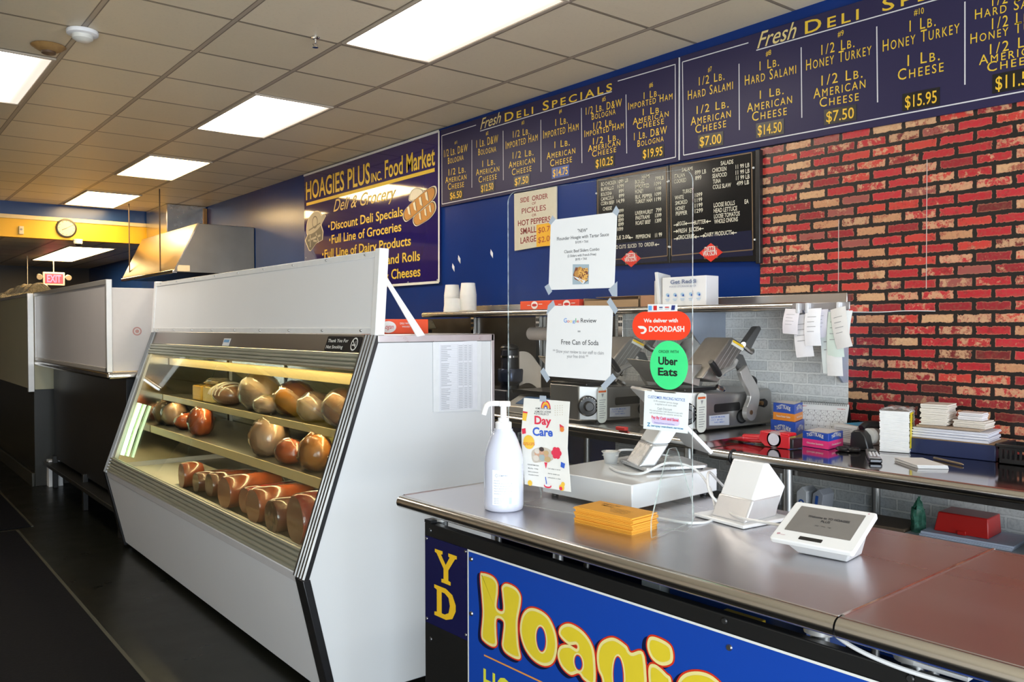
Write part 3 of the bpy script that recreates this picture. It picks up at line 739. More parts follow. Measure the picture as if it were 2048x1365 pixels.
# ------------------------------------------------------------------ floor mats
MAT = pm('dark rubber matting', (.004, .004, .0055), .9, spec=.12, var=.3, scale=80, bump=.15)
MEDGE = pm('mat edging', (.035, .034, .022), .6)
for (a, b_, c, d, lb) in ((-.2, .98, .6, 7.12, 'dark floor mat in the aisle nearest the camera'), (-.2, 1.09, 7.2, 12.5, 'dark floor mat farther along the aisle')):
    t = thing('floor_mat', lb, 'floor mat', ((a+b_)/2, (c+d)/2, 0), 0, 'aisle mats')
    obj('pile', MB().box(a, b_, c, d, 0, .008), MAT, t, .002); f = MB().box(b_, b_+.018, c, d, 0, .006); f.box(a, b_+.018, d, d+.018, 0, .006); obj('edging', f, MEDGE, t)
# ================================================================== DELI CASE
DC = thing('deli_display_case', 'white slanted glass deli case full of meats', 'display case', (1.85, 4.57, 0))
Y0, Y1 = 3.0, 6.146
XK, ZK, XT, ZT = 1.372, .53, 1.69, 1.465          # kink and top of the slanted front
def sl(z, e=0):                                     # point of the slanted plane at height z, pushed out by e
    t = (z-ZK)/(ZT-ZK); d = V((XT-XK, 0, ZT-ZK)).normalized(); n = V((-d.z, 0, d.x))
    return V((XK+(XT-XK)*t, 0, z))+n*e
ends = [(1.50, .02), (XK+.01, ZK), (XT+.01, ZT-.004), (2.275, ZT-.004), (2.275, .02)]
CW = pm('white enamel end', (.69, .705, .71), .3, var=.015, scale=3)
obj('end_panel', MB().prism([(x, Y0, z) for x, z in ends], (0, .03, 0)), CW, DC, .003)
obj('end_panel', MB().prism([(x, Y1-.03, z) for x, z in ends], (0, .03, 0)), CW, DC, .003)
f = MB()
for a, b_ in (((XT, ZT), (2.28, ZT)), ((2.28, ZT), (2.28, .3))):
    if a[1] == b_[1]: f.box(a[0], b_[0], Y0-.006, Y0+.02, ZT-.03, ZT+.004)
    else: f.box(2.262, 2.283, Y0-.006, Y0+.02, .1, ZT+.004)
obj('end_trim', f, pm('satin aluminium trim', (.62, .62, .63), .3, .9), DC, .004)
def ridges(y0, y1, z0, z1, n, along_y, amp=.007, e=0):
    """fluted metal strip lying on the slanted front"""
    mb = MB()
    pts = []
    for i in range(n):
        for q, hgt in ((.04, 0), (.2, 1), (.66, 1), (.82, 0)): pts.append(((i+q)/n, hgt*amp))
    pts = [(0, 0)]+pts+[(1, 0)]
    vs = []
    for t, hgt in pts:
        for k in (0, 1):
            if along_y: p = sl(z0+(z1-z0)*t, e+hgt); p.y = (y0, y1)[k]
            else: p = sl((z0, z1)[k], e+hgt); p.y = y0+(y1-y0)*t
            vs.append(p)
    mb.add(vs, [(2*i, 2*i+1, 2*i+3, 2*i+2) for i in range(len(pts)-1)])
    a, b_ = sl(z0, e), sl(z1, e); c, d = sl(z1, e-.014), sl(z0, e-.014)
    mb.prism([(p.x, y0, p.z) for p in (a, b_, c, d)], (0, y1-y0, 0)); return mb
FL = pm('fluted aluminium', (.17, .165, .155), .42, 1, var=.05, scale=10)
obj('corner_trim', ridges(Y0-.002, Y0+.095, ZK, ZT, 4, False, .008, .004), FL, DC, sharp=20)
obj('corner_trim', ridges(Y1-.075, Y1, ZK, ZT, 4, False, .008, .004), FL, DC, sharp=20)
bt = [(XK-.012, ZK), (XK+.02, ZK), (1.51, .02), (1.478, .02)]
for y in (Y0-.004, Y1-.05): obj('lower_trim', MB().prism([(x, y, z) for x, z in bt], (0, .075 if y < 4 else .054, 0)), BPLAS, DC, .003)
f = MB().prism([(p[0], Y0-.004, p[1]) for p in ((XK-.004, ZK), (XT-.004, ZT), (XT+.012, ZT), (XK+.014, ZK))], (0, .004, 0)); obj('gasket', f, BPLAS, DC)
PANEL = pm('grey white front panel', (.72, .72, .73), .42, var=.03, scale=2)
obj('front_panel', MB().prism([(XK, Y0+.07, ZK-.005), (XK+.03, Y0+.07, ZK-.005), (1.515, Y0+.07, .04), (1.487, Y0+.07, .04)], (0, Y1-Y0-.12, 0)), PANEL, DC, .003)
f = MB().prism([(XK-.004, Y0+.07, ZK+.012), (XK+.02, Y0+.07, ZK+.012), (XK+.03, Y0+.07, ZK-.03), (XK+.004, Y0+.07, ZK-.03)], (0, Y1-Y0-.12, 0)); obj('bumper', f, pm('pale bumper', (.60, .58, .58), .35), DC, .004)
obj('kick_plate', MB().box(1.53, 2.25, Y0+.04, Y1-.04, 0, .06), BLACK, DC)
FL2 = pm('grille aluminium', (.52, .53, .45), .4, .75, var=.05, scale=10)
obj('lower_grille', ridges(Y0+.09, Y1-.06, ZK+.01, .632, 5, True, .009, .003), FL2, DC, sharp=20)
obj('upper_louver', ridges(Y0+.095, Y1-.06, 1.322, 1.39, 4, True, .008, .003), FL2, DC, sharp=20)
p = [sl(1.392, .002), sl(ZT, .002), sl(ZT, -.012), sl(1.392, -.012)]; obj('fascia', MB().prism([(q.x, Y0+.095, q.z) for q in p], (0, Y1-Y0-.15, 0)), pm('smoky steel fascia', (.42, .39, .35), .3, 1, var=.15, scale=4, stretch=(1, .15, 1)), DC)
CGLASS = clear('case glass', (.965, .985, .96), .28, 0)
ym = 4.72
for a, b_ in ((Y0+.095, ym-.002), (ym+.002, Y1-.07)):
    p = [sl(.632), sl(1.325), sl(1.325, -.006), sl(.632, -.006)]; obj('glass_pane', MB().prism([(q.x, a, q.z) for q in p], (0, b_-a, 0)), CGLASS, DC)
obj('case_top', MB().box(XT, 2.275, Y0+.005, Y1, ZT-.006, ZT+.004), pm('case top steel', (.6, .6, .6), .3, .8), DC)
DK = pm('dark green interior', (.012, .02, .016), .3, var=.3, scale=5)
obj('back_wall', MB().box(2.235, 2.262, Y0+.03, Y1-.03, .1, ZT-.006), DK, DC)
for k in range(3):
    y = 3.2+k*.97; obj('rear_door', MB().box(2.215, 2.234, y, y+.92, .62, 1.38), pm('smoked rear door', (.05, .06, .045), .12), DC, .004)
obj('inner_ceiling', MB().box(1.72, 2.235, Y0+.03, Y1-.03, 1.405, 1.42), pm('inner tan', (.34, .30, .20), .4), DC)
obj('inner_end', MB().prism([(1.44, Y1-.034, .58), (1.69, Y1-.034, 1.36), (2.21, Y1-.034, 1.36), (2.21, Y1-.034, .58)], (0, .003, 0)), pm('mirrored inner end', (.55, .52, .42), .12, 1, var=.2, scale=3), DC)
obj('inner_end', MB().prism([(1.44, Y0+.031, .58), (1.69, Y0+.031, 1.36), (2.21, Y0+.031, 1.36), (2.21, Y0+.031, .58)], (0, .003, 0)), pm('inner cream', (.62, .56, .40), .4), DC)
SH = pm('shelf steel', (.055, .052, .04), .4, .3, var=.08)
RAIL = pm('cream price rail', (.58, .46, .22), .4, var=.08)
for x, z, h in ((1.75, 1.03, .034), (1.665, .82, .044)):
    s = obj('shelf', MB().box(x, 2.2, Y0+.04, Y1-.04, z-.012, z), SH, DC)
    obj('price_rail', MB().box(x-.008, x, Y0+.04, Y1-.04, z-h, z+.004), RAIL, s, .002)
    for y in (3.6, 4.7, 5.7): obj('bracket', MB().prism([(2.21, y, z-.012), (x+.12, y, z-.012), (2.21, y, z-.09)], (0, .012, 0)), SH, s)
obj('deck', MB().box(1.43, 2.23, Y0+.04, Y1-.04, .50, .548), DK, DC)
obj('deck_liner', MB().box(1.44, 1.56, Y0+.05, Y1-.05, .548, .55).box(1.56, 1.95, 5.25, Y1-.05, .548, .55), pm('white deck liner', (.60, .57, .47), .5, var=.08, scale=8), DC)
f = MB()
for i in range(9): f.box(1.445, 1.462, Y0+.1+i*.33, Y0+.42+i*.33, .55, .568)
obj('tray_lip', f, pm('cream tray lip', (.60, .55, .36), .4), DC, .002)
LT = em('warm case tube', CASE_LAMP, CASE_E)
s = obj('lamp_cover', MB().prism([(1.785, Y0+.05, 1.285), (1.785, Y0+.05, 1.24), (1.83, Y0+.05, 1.245), (1.84, Y0+.05, 1.285)], (0, Y1-Y0-.1, 0)), pm('lamp cover cream', (.50, .40, .20), .4), DC)
obj('lamp_tube', MB().cyl((1.735, Y0+.15, 1.354), (1.735, Y1-.15, 1.354), .011), LT, DC)
obj('lamp_tube', MB().cyl((1.772, Y0+.15, 1.008), (1.772, Y1-.15, 1.008), .006), LT, DC)
obj('lamp_tube', MB().cyl((1.72, Y0+.15, .79), (1.72, Y1-.15, .79), .007), em('warm dim tube', CASE_LAMP, CASE_E*.8), DC)
for k in range(3):   # slanted glowing bars imitating a reflection down the far end, no lamps there
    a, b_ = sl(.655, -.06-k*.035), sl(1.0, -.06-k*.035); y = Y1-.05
    obj('end_reflection_bar', MB().tube([(a.x, y, a.z), ((a.x+b_.x)/2-.004, y, (a.z+b_.z)/2), (b_.x, y, b_.z)], (.013, .009, .008)[k], 8), em('pale green end reflection %d' % k, (.72, 1, .62), (4, 2, 1.2)[k]), DC)
# guard on top of the case
G = pm('white guard panel', (.86, .865, .87), .3, var=.015, scale=3)
obj('top_guard', MB().prism([(1.685, Y0+.02, 1.475), (1.70, Y0+.02, 1.475), (1.725, Y0+.02, 1.805), (1.71, Y0+.02, 1.805)], (0, Y1-Y0-.04, 0)), G, DC, .002)
TR = pm('white guard trim', (.84, .84, .83), .35)
f = MB().prism([(1.683, Y0+.02, 1.472), (1.70, Y0+.02, 1.472), (1.702, Y0+.02, 1.497), (1.681, Y0+.02, 1.497)], (0, Y1-Y0-.04, 0)); obj('guard_trim', f, TR, DC, .002)
f = MB().prism([(1.704, Y0+.02, 1.785), (1.725, Y0+.02, 1.785), (1.727, Y0+.02, 1.812), (1.704, Y0+.02, 1.812)], (0, Y1-Y0-.04, 0)); obj('guard_trim', f, TR, DC, .002)
for y in (Y0-.004, Y1-.04): obj('guard_post', MB().prism([(1.678, y, 1.466), (1.722, y, 1.466), (1.745, y, 1.82), (1.702, y, 1.82)], (0, .04, 0)), TR, DC, .003)
obj('brace', MB().prism([(1.715, Y0-.008, 1.70), (1.735, Y0-.008, 1.70), (1.915, Y0-.008, 1.465), (1.875, Y0-.008, 1.458)], (0, .007, 0)), TR, DC, .002)
for k in range(9):
    y = Y0+.12+k*.36
    for z, x in ((1.485, 1.679), (1.80, 1.702)): obj('screw', MB().cyl((x+.004, y, z), (x-.003, y, z), .006, .004, 10), SCREW, DC)
fd = (sl(ZT)-sl(1.39)).normalized(); FS = Frame(sl(ZT, .003), (0, -1, 0), fd)   # v from the top edge downwards is negative
def onslope(z): return -(ZT-z)/fd.z
f = MB(); FS.slab(f, rrect(-3.42, -3.105, onslope(1.394), onslope(1.458), .008), .003, .004); s = obj('no_smoking_sign', f, pm('black sign plastic', (.010, .010, .012), .25), DC)
lettering('lettering', FS, [('Thank You For', 'c', -3.405, onslope(1.431), -3.215, onslope(1.433), .015), ('Not Smoking', 'c', -3.405, onslope(1.404), -3.25, onslope(1.406), .015)], WINK, s, .006)
f = MB(); c_ = (-3.155, onslope(1.426))
ro, ri = .029, .023; q = [(c_[0]+ro*math.cos(2*PI*i/28), c_[1]+ro*math.sin(2*PI*i/28)) for i in range(28)]; q2 = [(c_[0]+ri*math.cos(2*PI*i/28), c_[1]+ri*math.sin(2*PI*i/28)) for i in range(28)]
f.add([FS.P(u, v, .006) for u, v in q+q2], [(i, (i+1) % 28, 28+(i+1) % 28, 28+i) for i in range(28)])
FS.line(f, (c_[0]-.018, c_[1]+.016), (c_[0]+.018, c_[1]-.016), .005, .006); FS.line(f, (c_[0]-.017, c_[1]-.004), (c_[0]+.015, c_[1]-.004), .006, .006); FS.line(f, (c_[0]+.012, c_[1]+.002), (c_[0]+.008, c_[1]+.014), .003, .006)
obj('no_smoking_symbol', f, WINK, s)
f = MB(); FS.slab(f, [(-4.70, onslope(1.396)), (-4.60, onslope(1.396)), (-4.60, onslope(1.437)), (-4.70, onslope(1.437))], .002, .003); FS.poly(f, [(-4.69, onslope(1.415)), (-4.61, onslope(1.415)), (-4.61, onslope(1.43)), (-4.69, onslope(1.43))], .004, 1)
obj('sticker', f, [PAPER, pm('sticker blue', (.15, .35, .6), .5)], DC)
# ------------------------------------------------------------------ what lies in the case
def meat(n, col, rough=.25, **k): return pm(n, col, rough, coat=.5, sub=.12, **k)
HAM = meat('glazed ham', (.40, .085, .02), var=.35, scale=18, bump=.25); DARKH = meat('dark cured meat', (.17, .036, .014), var=.4, scale=14, bump=.3)
REDH = meat('red ham skin', (.40, .035, .02), var=.3, scale=20, bump=.2); CUT = meat('cut ham face', (.62, .32, .24), .45, var=.12, scale=22); CUTB = meat('cut roast face', (.42, .16, .12), .45, var=.15, scale=26)
TURK = meat('pale turkey', (.58, .36, .22), var=.15, scale=10, bump=.06); GOLD = meat('golden roast', (.55, .22, .04), var=.3, scale=12, bump=.06); ORG = meat('orange glaze', (.55, .11, .015), var=.3, scale=12)
WRAP = clear('cling wrap', (.95, .94, .90), 1.3, .10, .012, (.8, .75, .62))
BAG = clear('loose plastic bag', (.9, .88, .82), 2.0, .14, .14, (.78, .70, .52))
CH1 = pm('yellow cheese', (.72, .42, .045), .4, sub=.1, var=.06); CH2 = pm('pale cheese', (.70, .52, .17), .4, sub=.1, var=.06)
def logmeat(y, x, r, L, m, cut, label, z=.55, yaw=0, sq=1.0, tilt=0):
    """meat log lying with its cut face towards the glass"""
    t = thing('meat_log', label, 'meat', (x, y, z), yaw, 'meats on the case floor')
    f = MB(); prof = [(r*.93, 0), (r, .012), (r*1.02, L*.3), (r*.99, L*.7), (r*.86, L*.9), (r*.5, L*.985), (r*.1, L)]
    vs = []; n = 22
    for q, s in prof:
        for j in range(n):
            a = 2*PI*j/n; p = V((s, q*math.cos(a), q*sq*math.sin(a))); p.yz *= 1+.035*noise.noise(V((s*14, math.cos(a)*1.5, math.sin(a)*1.5+y))); p.z = max(p.z, -r*sq*.86)
            vs.append(p+V((0, 0, r*sq*.86)))
    k = len(prof); f.add(vs, [(i*n+j, i*n+(j+1) % n, (i+1)*n+(j+1) % n, (i+1)*n+j) for i in range(k-1) for j in range(n)]+[tuple(range((k-1)*n, k*n))])
    obj('skin', f, m, t, local=True)
    g = MB().add([p+V((-.001, 0, 0)) for p in vs[:n]], [tuple(range(n))[::-1]]); obj('cut_face', g, cut, t, local=True)
    wv = MB(); vs2 = [V((p.x-.002 if i < n else p.x, p.y*1.025, p.z*1.02)) for i, p in enumerate(vs)]
    wv.add(vs2, f.f+[tuple(range(n))[::-1]]); obj('wrap', wv, WRAP, t, local=True)
    return t
logmeat(5.13, 1.565, .062, .13, HAM, CUT, 'short ham end standing leftmost on the case floor', sq=1.25)
logmeat(4.93, 1.585, .060, .26, DARKH, DARKH, 'dark wrapped meat second from the left on the case floor')
logmeat(4.75, 1.60, .070, .30, DARKH, DARKH, 'dark red glossy meat between wrapped dark meat and pale faced ham')
logmeat(4.40, 1.56, .080, .34, HAM, CUT, 'ham log with pale cut face left of the red ham on the case floor', yaw=.1, sq=1.1)
logmeat(4.21, 1.60, .070, .36, REDH, CUT, 'red skinned ham half hidden behind pale faced hams on the case floor', yaw=.12)
logmeat(3.99, 1.555, .083, .34, HAM, CUT, 'pale faced ham log right of the red ham on the case floor', yaw=.05, sq=1.05)
logmeat(3.74, 1.545, .080, .30, DARKH, DARKH, 'dark brown roast beside the biggest pink log')
logmeat(3.49, 1.55, .105, .34, REDH, CUTB, 'biggest pink meat log nearest the case end', yaw=-.05, sq=1.08)
def dome(name, x, y, z, rad, m, label, cat, group, wrap=True, amp=.08, seed=0, wm=None):
    t = thing(name, label, cat, (x, y, z), 0, group); c = (x, y, z+rad[2]*.9)
    obj('flesh', MB().blob(c, rad, amp=amp, seed=seed, zmin=z), m, t, sharp=80)
    if wrap: obj('wrap', MB().blob(c, [q*1.06+.003 for q in rad], 22, 14, amp*1.4, 14, seed+5, z+.001), wm or WRAP, t, sharp=25)
    return t
g2 = 'meats on the middle shelf'
z = .822
dome('turkey_breast', 1.80, 6.02, z, (.09, .09, .085), TURK, 'pale meat wedge leftmost on the middle shelf', 'meat', g2, seed=1)
dome('ham', 1.80, 5.74, z, (.085, .085, .055), ORG, 'flat orange ham on the middle shelf beside the pale wedge', 'meat', g2, seed=2)
t = dome('ham', 1.76, 5.36, z, (.075, .085, .092), ORG, 'orange red dome shaped ham in the left half of the middle shelf', 'meat', g2, seed=3)
dome('turkey_breast', 1.765, 4.29, z, (.10, .10, .105), TURK, 'whitish dome of turkey on the middle shelf', 'meat', g2, seed=4)
dome('ham', 1.74, 3.965, z, (.07, .092, .062), ORG, 'flat orange roast right of the whitish turkey dome', 'meat', g2, seed=5)
dome('turkey_breast', 1.75, 3.70, z, (.075, .10, .088), GOLD, 'golden roasted turkey dome on the middle shelf', 'meat', g2, seed=6)
logmeat(3.47, 1.70, .055, .24, REDH, CUTB, 'red sausage log at the right end of the middle shelf', z=z, yaw=-.55)['group'] = g2
for x, y, h, lb, s in ((2.02, 4.05, .09, 'yellow green bag at the back of the middle shelf, left one of two', 7), (2.02, 3.75, .10, 'yellow green bag at the back of the middle shelf, right one of two', 8)):
    t = thing('food_bag', lb, 'bag', (x, y, z), 0, g2)
    obj('bag', MB().blob((x, y, z+h*.8), (.07, .11, h*.85), amp=.25, seed=s, zmin=z, pw=.8), pm('yellow green wrapping', (.22, .20, .04), .3, var=.4, scale=20, bump=.2), t, sharp=30)
g1 = 'foods on the top shelf'
z = 1.032
for y, m, lb in ((5.50, CH1, 'yellow cheese block leftmost on the top shelf'), (5.30, CH2, 'pale yellow cheese block beside the dark wrapped loaf')):
    t = thing('cheese_block', lb, 'cheese', (1.84, y, z), 0, g1)
    obj('cheese', MB().box(1.775, 1.92, y-.085, y+.075, z, z+.095), m, t, .006)
    obj('wrap', MB().grid(lambda u, v: V((1.77+.16*u, y-.09+.17*v, z+.099+.012*noise.noise(V((u*6, v*6, y))))), 10, 10), WRAP, t)
t = thing('cheese_bag', 'crumpled bag of sliced cheese on top of the cheese blocks', 'bag', (1.9, 5.38, z+.10), 0, g1)
obj('bag', MB().blob((1.87, 5.36, z+.122), (.07, .15, .022), amp=.35, seed=12), BAG, t, sharp=30); obj('slices', MB().box(1.84, 1.91, 5.28, 5.44, z+.108, z+.128), CH2, t, .004)
t = thing('wrapped_loaf', 'dark wrapped meat loaf with silvery stripes beside the cheese', 'meat', (1.82, 5.05, z), 0, g1)
obj('loaf', MB().blob((1.83, 5.05, z+.062), (.10, .11, .068), amp=.06, seed=13, zmin=z), meat('brown loaf', (.20, .10, .05), var=.4, scale=20), t)
f = MB()
for i in range(5):
    a = [(1.83+.108*math.cos(q)*math.cos(.2*i-.4), 5.05-.09+.045*i, z+.064+.072*math.sin(q)*math.sqrt(max(.1, 1-((i-2)/3.2)**2))) for q in [PI*k/10 for k in range(11)]]; f.tube(a, .004, 5)
obj('netting', f, pm('pale netting', (.62, .56, .44), .3), t)
for y, x, rad, m, wm, lb, s in ((4.66, 1.86, (.10, .18, .105), TURK, BAG, 'largest bagged turkey on the top shelf', 14), (4.42, 1.80, (.06, .09, .05), TURK, BAG, 'small bagged meat tucked before the largest bagged turkey', 15),
        (4.22, 1.88, (.10, .13, .092), GOLD, WRAP, 'wrapped golden turkey right of the largest bagged turkey', 16), (3.90, 1.84, (.08, .085, .074), TURK, BAG, 'pinkish bagged meat, third from right on the top shelf', 17),
        (3.62, 1.85, (.085, .11, .09), GOLD, BAG, 'bagged golden turkey with twisted plastic, second from right on the top shelf', 18), (3.38, 1.85, (.08, .09, .085), GOLD, BAG, 'bagged turkey rightmost on the top shelf, cut by the corner trim', 19)):
    dome('bagged_turkey', x, y, z, rad, m, lb, 'meat', g1, True, .06, s, wm)
t = thing('salad_bag', 'green bag standing at the dark back of the middle shelf', 'bag', (2.08, 5.0, .822), 0, g2)
obj('bag', MB().blob((2.08, 5.0, .90), (.06, .20, .085), amp=.2, seed=20, zmin=.822), pm('dull green packaging', (.03, .05, .012), .3, var=.4, scale=16), t, sharp=30)
# ================================================================== SIGNS ON THE RIGHT WALL
WF = Frame((3.672, 0, 0), (0, -1, 0)); WF2 = Frame((3.66, 0, 0), (0, -1, 0))
DWHITE = pm('white rule', (.62, .62, .64), .5)
PBLK = pm('black price patch', (.006, .006, .007), .35); PBLU = pm('blue price patch', (.012, .05, .24), .35)
def poly_c(uv): return (-sum(p[0] for p in uv)/len(uv), sum(p[1] for p in uv)/len(uv))
def menu_board(uv, label, words, script, prices, lines, divs, blue=None):
    cy, cz = poly_c(uv); t = thing('menu_board', label, 'menu board', (3.672, cy, min(p[1] for p in uv)), 0, 'fresh deli specials boards')
    f = MB(); WF.slab(f, uv[::-1], .017, 0); obj('board', f, NAVY, t, .002)
    lettering('lettering', WF, words, YEL, t)
    lettering('heading_script', WF, script, pm('pale yellow script', (.68, .55, .22), .45), t)
    f = MB()
    for a, b in lines: WF.line(f, a, b, .0055, .001)
    for a, b in divs: WF.line(f, a, b, .0055, .001)
    obj('border_line', f, DWHITE, t)
    for i, r in enumerate(prices):
        f = MB(); m = .012; WF.slab(f, [(r[2]-m, r[3]-m), (r[4]+m, r[5]-m), (r[4]+m, r[5]+r[6]+m), (r[2]-m, r[3]+r[6]+m)], .002, .002)
        s = obj('price_patch', f, PBLU if i == blue else PBLK, t); lettering('price', WF, [r], pm('price yellow', (.78, .48, .03), .45), s, .003)
l1 = [((-5.4886, 2.9904), (-5.035, 2.9878)), ((-3.5857, 2.9788), (-3.139, 2.97)), ((-3.139, 2.972), (-3.1361, 2.4507)), ((-3.1361, 2.4507), (-5.4886, 2.4584)), ((-5.4886, 2.4584), (-5.4886, 2.9904)), ((-4.9861, 2.9343), (-3.6357, 2.9266))]
menu_board([(-5.507, 3.036), (-3.117, 3.005), (-3.109, 2.4225), (-5.507, 2.437)], 'navy menu board with specials numbered one to six in yellow', B1, B1f, P1, l1, D1[:5], 3)
l2 = [((-3.0874, 2.9699), (-2.6518, 2.9615)), ((-2.6037, 2.9104), (-1.30, 2.885)), ((-3.0874, 2.9699), (-3.0784, 2.452)), ((-3.0784, 2.452), (-.78, 2.42)), ((-.78, 2.42), (-.78, 2.935))]
menu_board([(-3.104, 3.005), (-.72, 2.975), (-.72, 2.379), (-3.104, 2.4235)], 'navy menu board with specials from number seven on, running off the right edge', B2, B2f, P2, l2, D2)
t = tag(obj('joint_strip', MB().box(3.668, 3.674, 3.1065, 3.112, 2.43, 3.0), DWHITE), 'thin white strip between the two navy menu boards', 'strip')
# shop banner
SIGN = pm('glossy purple navy sign', (.022, .012, .105), .07, var=.06, scale=2, coat=.6, bump=.05, bscale=4)
hs = [(-7.987, 3.035), (-5.528, 3.035), (-5.540, 1.8532), (-8.0, 1.8658)]
t = thing('shop_sign', 'glossy navy shop sign with yellow lettering, bread and slicer pictures', 'sign', (3.672, 6.76, 1.853))
f = MB(); WF.slab(f, hs[::-1], .016, 0); obj('board', f, SIGN, t)
f = MB(); cx_ = ((-8.0, 3.035), (-5.528, 3.035), (-5.536, 1.853), (-8.0, 1.862))
for i in (0, 1, 2): WF.line(f, cx_[i], cx_[i+1], .02, .002)
obj('white_edge', f, WINK, t)
lettering('lettering', WF, HS, YEL, t, .0015); lettering('script_lettering', WF, HSs, pm('gold script', (.62, .42, .10), .4), t, .0015)
f = MB(); WF.line(f, (-7.9391, 2.7375), (-5.5902, 2.7414), .03, .0015); obj('underline', f, YEL, t)
for c in [(-7.4401, 2.47), (-7.4223, 2.3394), (-7.5745, 2.2107)]: f = MB(); WF.disc(f, c, .014, .0015); obj('bullet', f, YEL, t)
def smooth(p, k=5):
    q = []
    n = len(p)
    for i in range(n):
        a, b, c, d = [V(p[(i+j) % n]) for j in (-1, 0, 1, 2)]
        for j in range(k):
            s = j/k; q.append(.5*((2*b)+(c-a)*s+(2*a-5*b+4*c-d)*s*s+(3*b-a-3*c+d)*s**3))
    return q
def grow(p, k):
    c = V((sum(a[0] for a in p)/len(p), sum(a[1] for a in p)/len(p))); return [c+(V(a)-c)*k for a in p]
L_1 = [(-6.0576, 2.4355), (-6.0257, 2.4759), (-5.922, 2.5238), (-5.7612, 2.5792), (-5.6445, 2.6063), (-5.5875, 2.5989), (-5.5784, 2.551), (-5.6261, 2.5048), (-5.7622, 2.4574), (-5.9026, 2.4084), (-6.0057, 2.381), (-6.0474, 2.4016)]
L_2 = [(-5.903, 2.3653), (-5.8823, 2.4063), (-5.7622, 2.4468), (-5.6358, 2.4903), (-5.5884, 2.4692), (-5.5888, 2.4173), (-5.6655, 2.368), (-5.7828, 2.3374), (-5.8628, 2.3291)]
L_3 = [(-5.9629, 2.5449), (-5.9418, 2.6073), (-5.8704, 2.6304), (-5.7807, 2.6082), (-5.7612, 2.5739), (-5.861, 2.5435)]
CRU = pm('bread crust print', (.48, .20, .035), .4, var=.15, scale=20); OUT = pm('cream outline print', (.72, .66, .5), .4); BRK = pm('brown outline print', (.06, .03, .012), .4)
f = MB(); e = .002
for L, k in ((L_3, 1.12), (L_1, 1.07), (L_2, 1.08)): WF.poly(f, smooth(grow(L, k))[::-1], e, 1); e += .0004
for L, m_ in ((L_3, 1), (L_2, 0), (L_1, 0)):
    WF.poly(f, smooth(grow(L, 1.01))[::-1], e, 2); e += .0004; WF.poly(f, smooth(grow(L, .95))[::-1], e, m_); e += .0004
for (x, y) in [(-5.97, 2.47), (-5.88, 2.495), (-5.79, 2.525), (-5.70, 2.555)]:
    WF.poly(f, [(x-.01, y-.035), (x+.035, y-.055), (x+.005, y+.03), (x-.03, y+.02)], e, 1); WF.line(f, (x+.03, y-.055), (x+.005, y+.03), .008, e+.0004, 2)
for (x, y) in [(-5.80, 2.405), (-5.72, 2.43), (-5.65, 2.45)]:
    WF.poly(f, [(x-.01, y-.03), (x+.02, y-.045), (x+.005, y+.025), (x-.02, y+.015)], e, 1); WF.line(f, (x+.02, y-.045), (x+.005, y+.025), .006, e+.0004, 2)
obj('bread_picture', f, [CRU, OUT, BRK], t)
G1 = pm('pale grey print', (.34, .33, .30), .4); G2 = pm('dark grey slicer print', (.07, .07, .07), .4)
S_1 = [(-7.9276, 2.487), (-7.8955, 2.5766), (-7.7737, 2.6362), (-7.6556, 2.63), (-7.5982, 2.5724), (-7.6138, 2.4968), (-7.7467, 2.4443), (-7.8978, 2.4314)]
f = MB()
S_2 = [(-7.9601, 2.377), (-7.8978, 2.4314), (-7.7467, 2.4443), (-7.6138, 2.4968), (-7.5714, 2.4286), (-7.5869, 2.3529), (-7.7187, 2.3312), (-7.8394, 2.2684), (-7.8757, 2.2776)]
S_3 = [(-7.6417, 2.5769), (-7.5346, 2.5978), (-7.5065, 2.5757), (-7.5991, 2.5082)]
WF.poly(f, smooth(grow(S_1, 1.08))[::-1], .002, 1); WF.poly(f, grow(S_2, 1.08)[::-1], .0022, 1); WF.poly(f, grow(S_3, 1.15)[::-1], .0024, 1)
WF.poly(f, S_2[::-1], .003, 2); WF.poly(f, smooth(S_1)[::-1], .0034, 0); WF.poly(f, S_3[::-1], .0038, 0)
WF.disc(f, (-7.74, 2.54), .062, .0042, mi=2); WF.disc(f, (-7.74, 2.54), .05, .0046, mi=0); WF.line(f, (-7.88, 2.47), (-7.62, 2.52), .012, .005, 2)
for a, b in (((-7.85, 2.42), (-7.85, 2.30)), ((-7.72, 2.43), (-7.66, 2.33)), ((-7.9, 2.37), (-7.62, 2.40)), ((-7.78, 2.36), (-7.70, 2.35))): WF.line(f, a, b, .02, .0036, 0)
obj('slicer_picture', f, [G1, OUT, G2], t)
for y, z in ((5.56, 1.87), (6.9, 1.87), (7.96, 2.2), (6.0, 1.87)): obj('screw', MB().cyl((3.674, y, z), (3.668, y, z), .010, .006, 10), SCREW, t)
# pickles sign
t = thing('side_order_sign', 'cream sign with red lettering about pickles and peppers', 'sign', (3.672, 4.37, 2.03))
f = MB(); WF.slab(f, [(-4.5908, 2.427), (-4.5875, 2.029), (-4.1485, 2.0435), (-4.1476, 2.4203)], .012, 0); obj('card', f, pm('cream card', (.62, .57, .44), .5), t, .002)
lettering('lettering', WF, SO[:7], pm('maroon print', (.26, .012, .015), .5), t)
f = MB(); WF.slab(f, [(-4.3475, 2.1876), (-4.3471, 2.0383), (-4.1659, 2.0362), (-4.1656, 2.1891)], .001, .0015); s = obj('price_sticker', f, pm('orange yellow sticker', (.80, .42, .01), .5), t)
lettering('price', WF, SO[7:], pm('dark red price', (.40, .06, .01), .5), s, .0025)
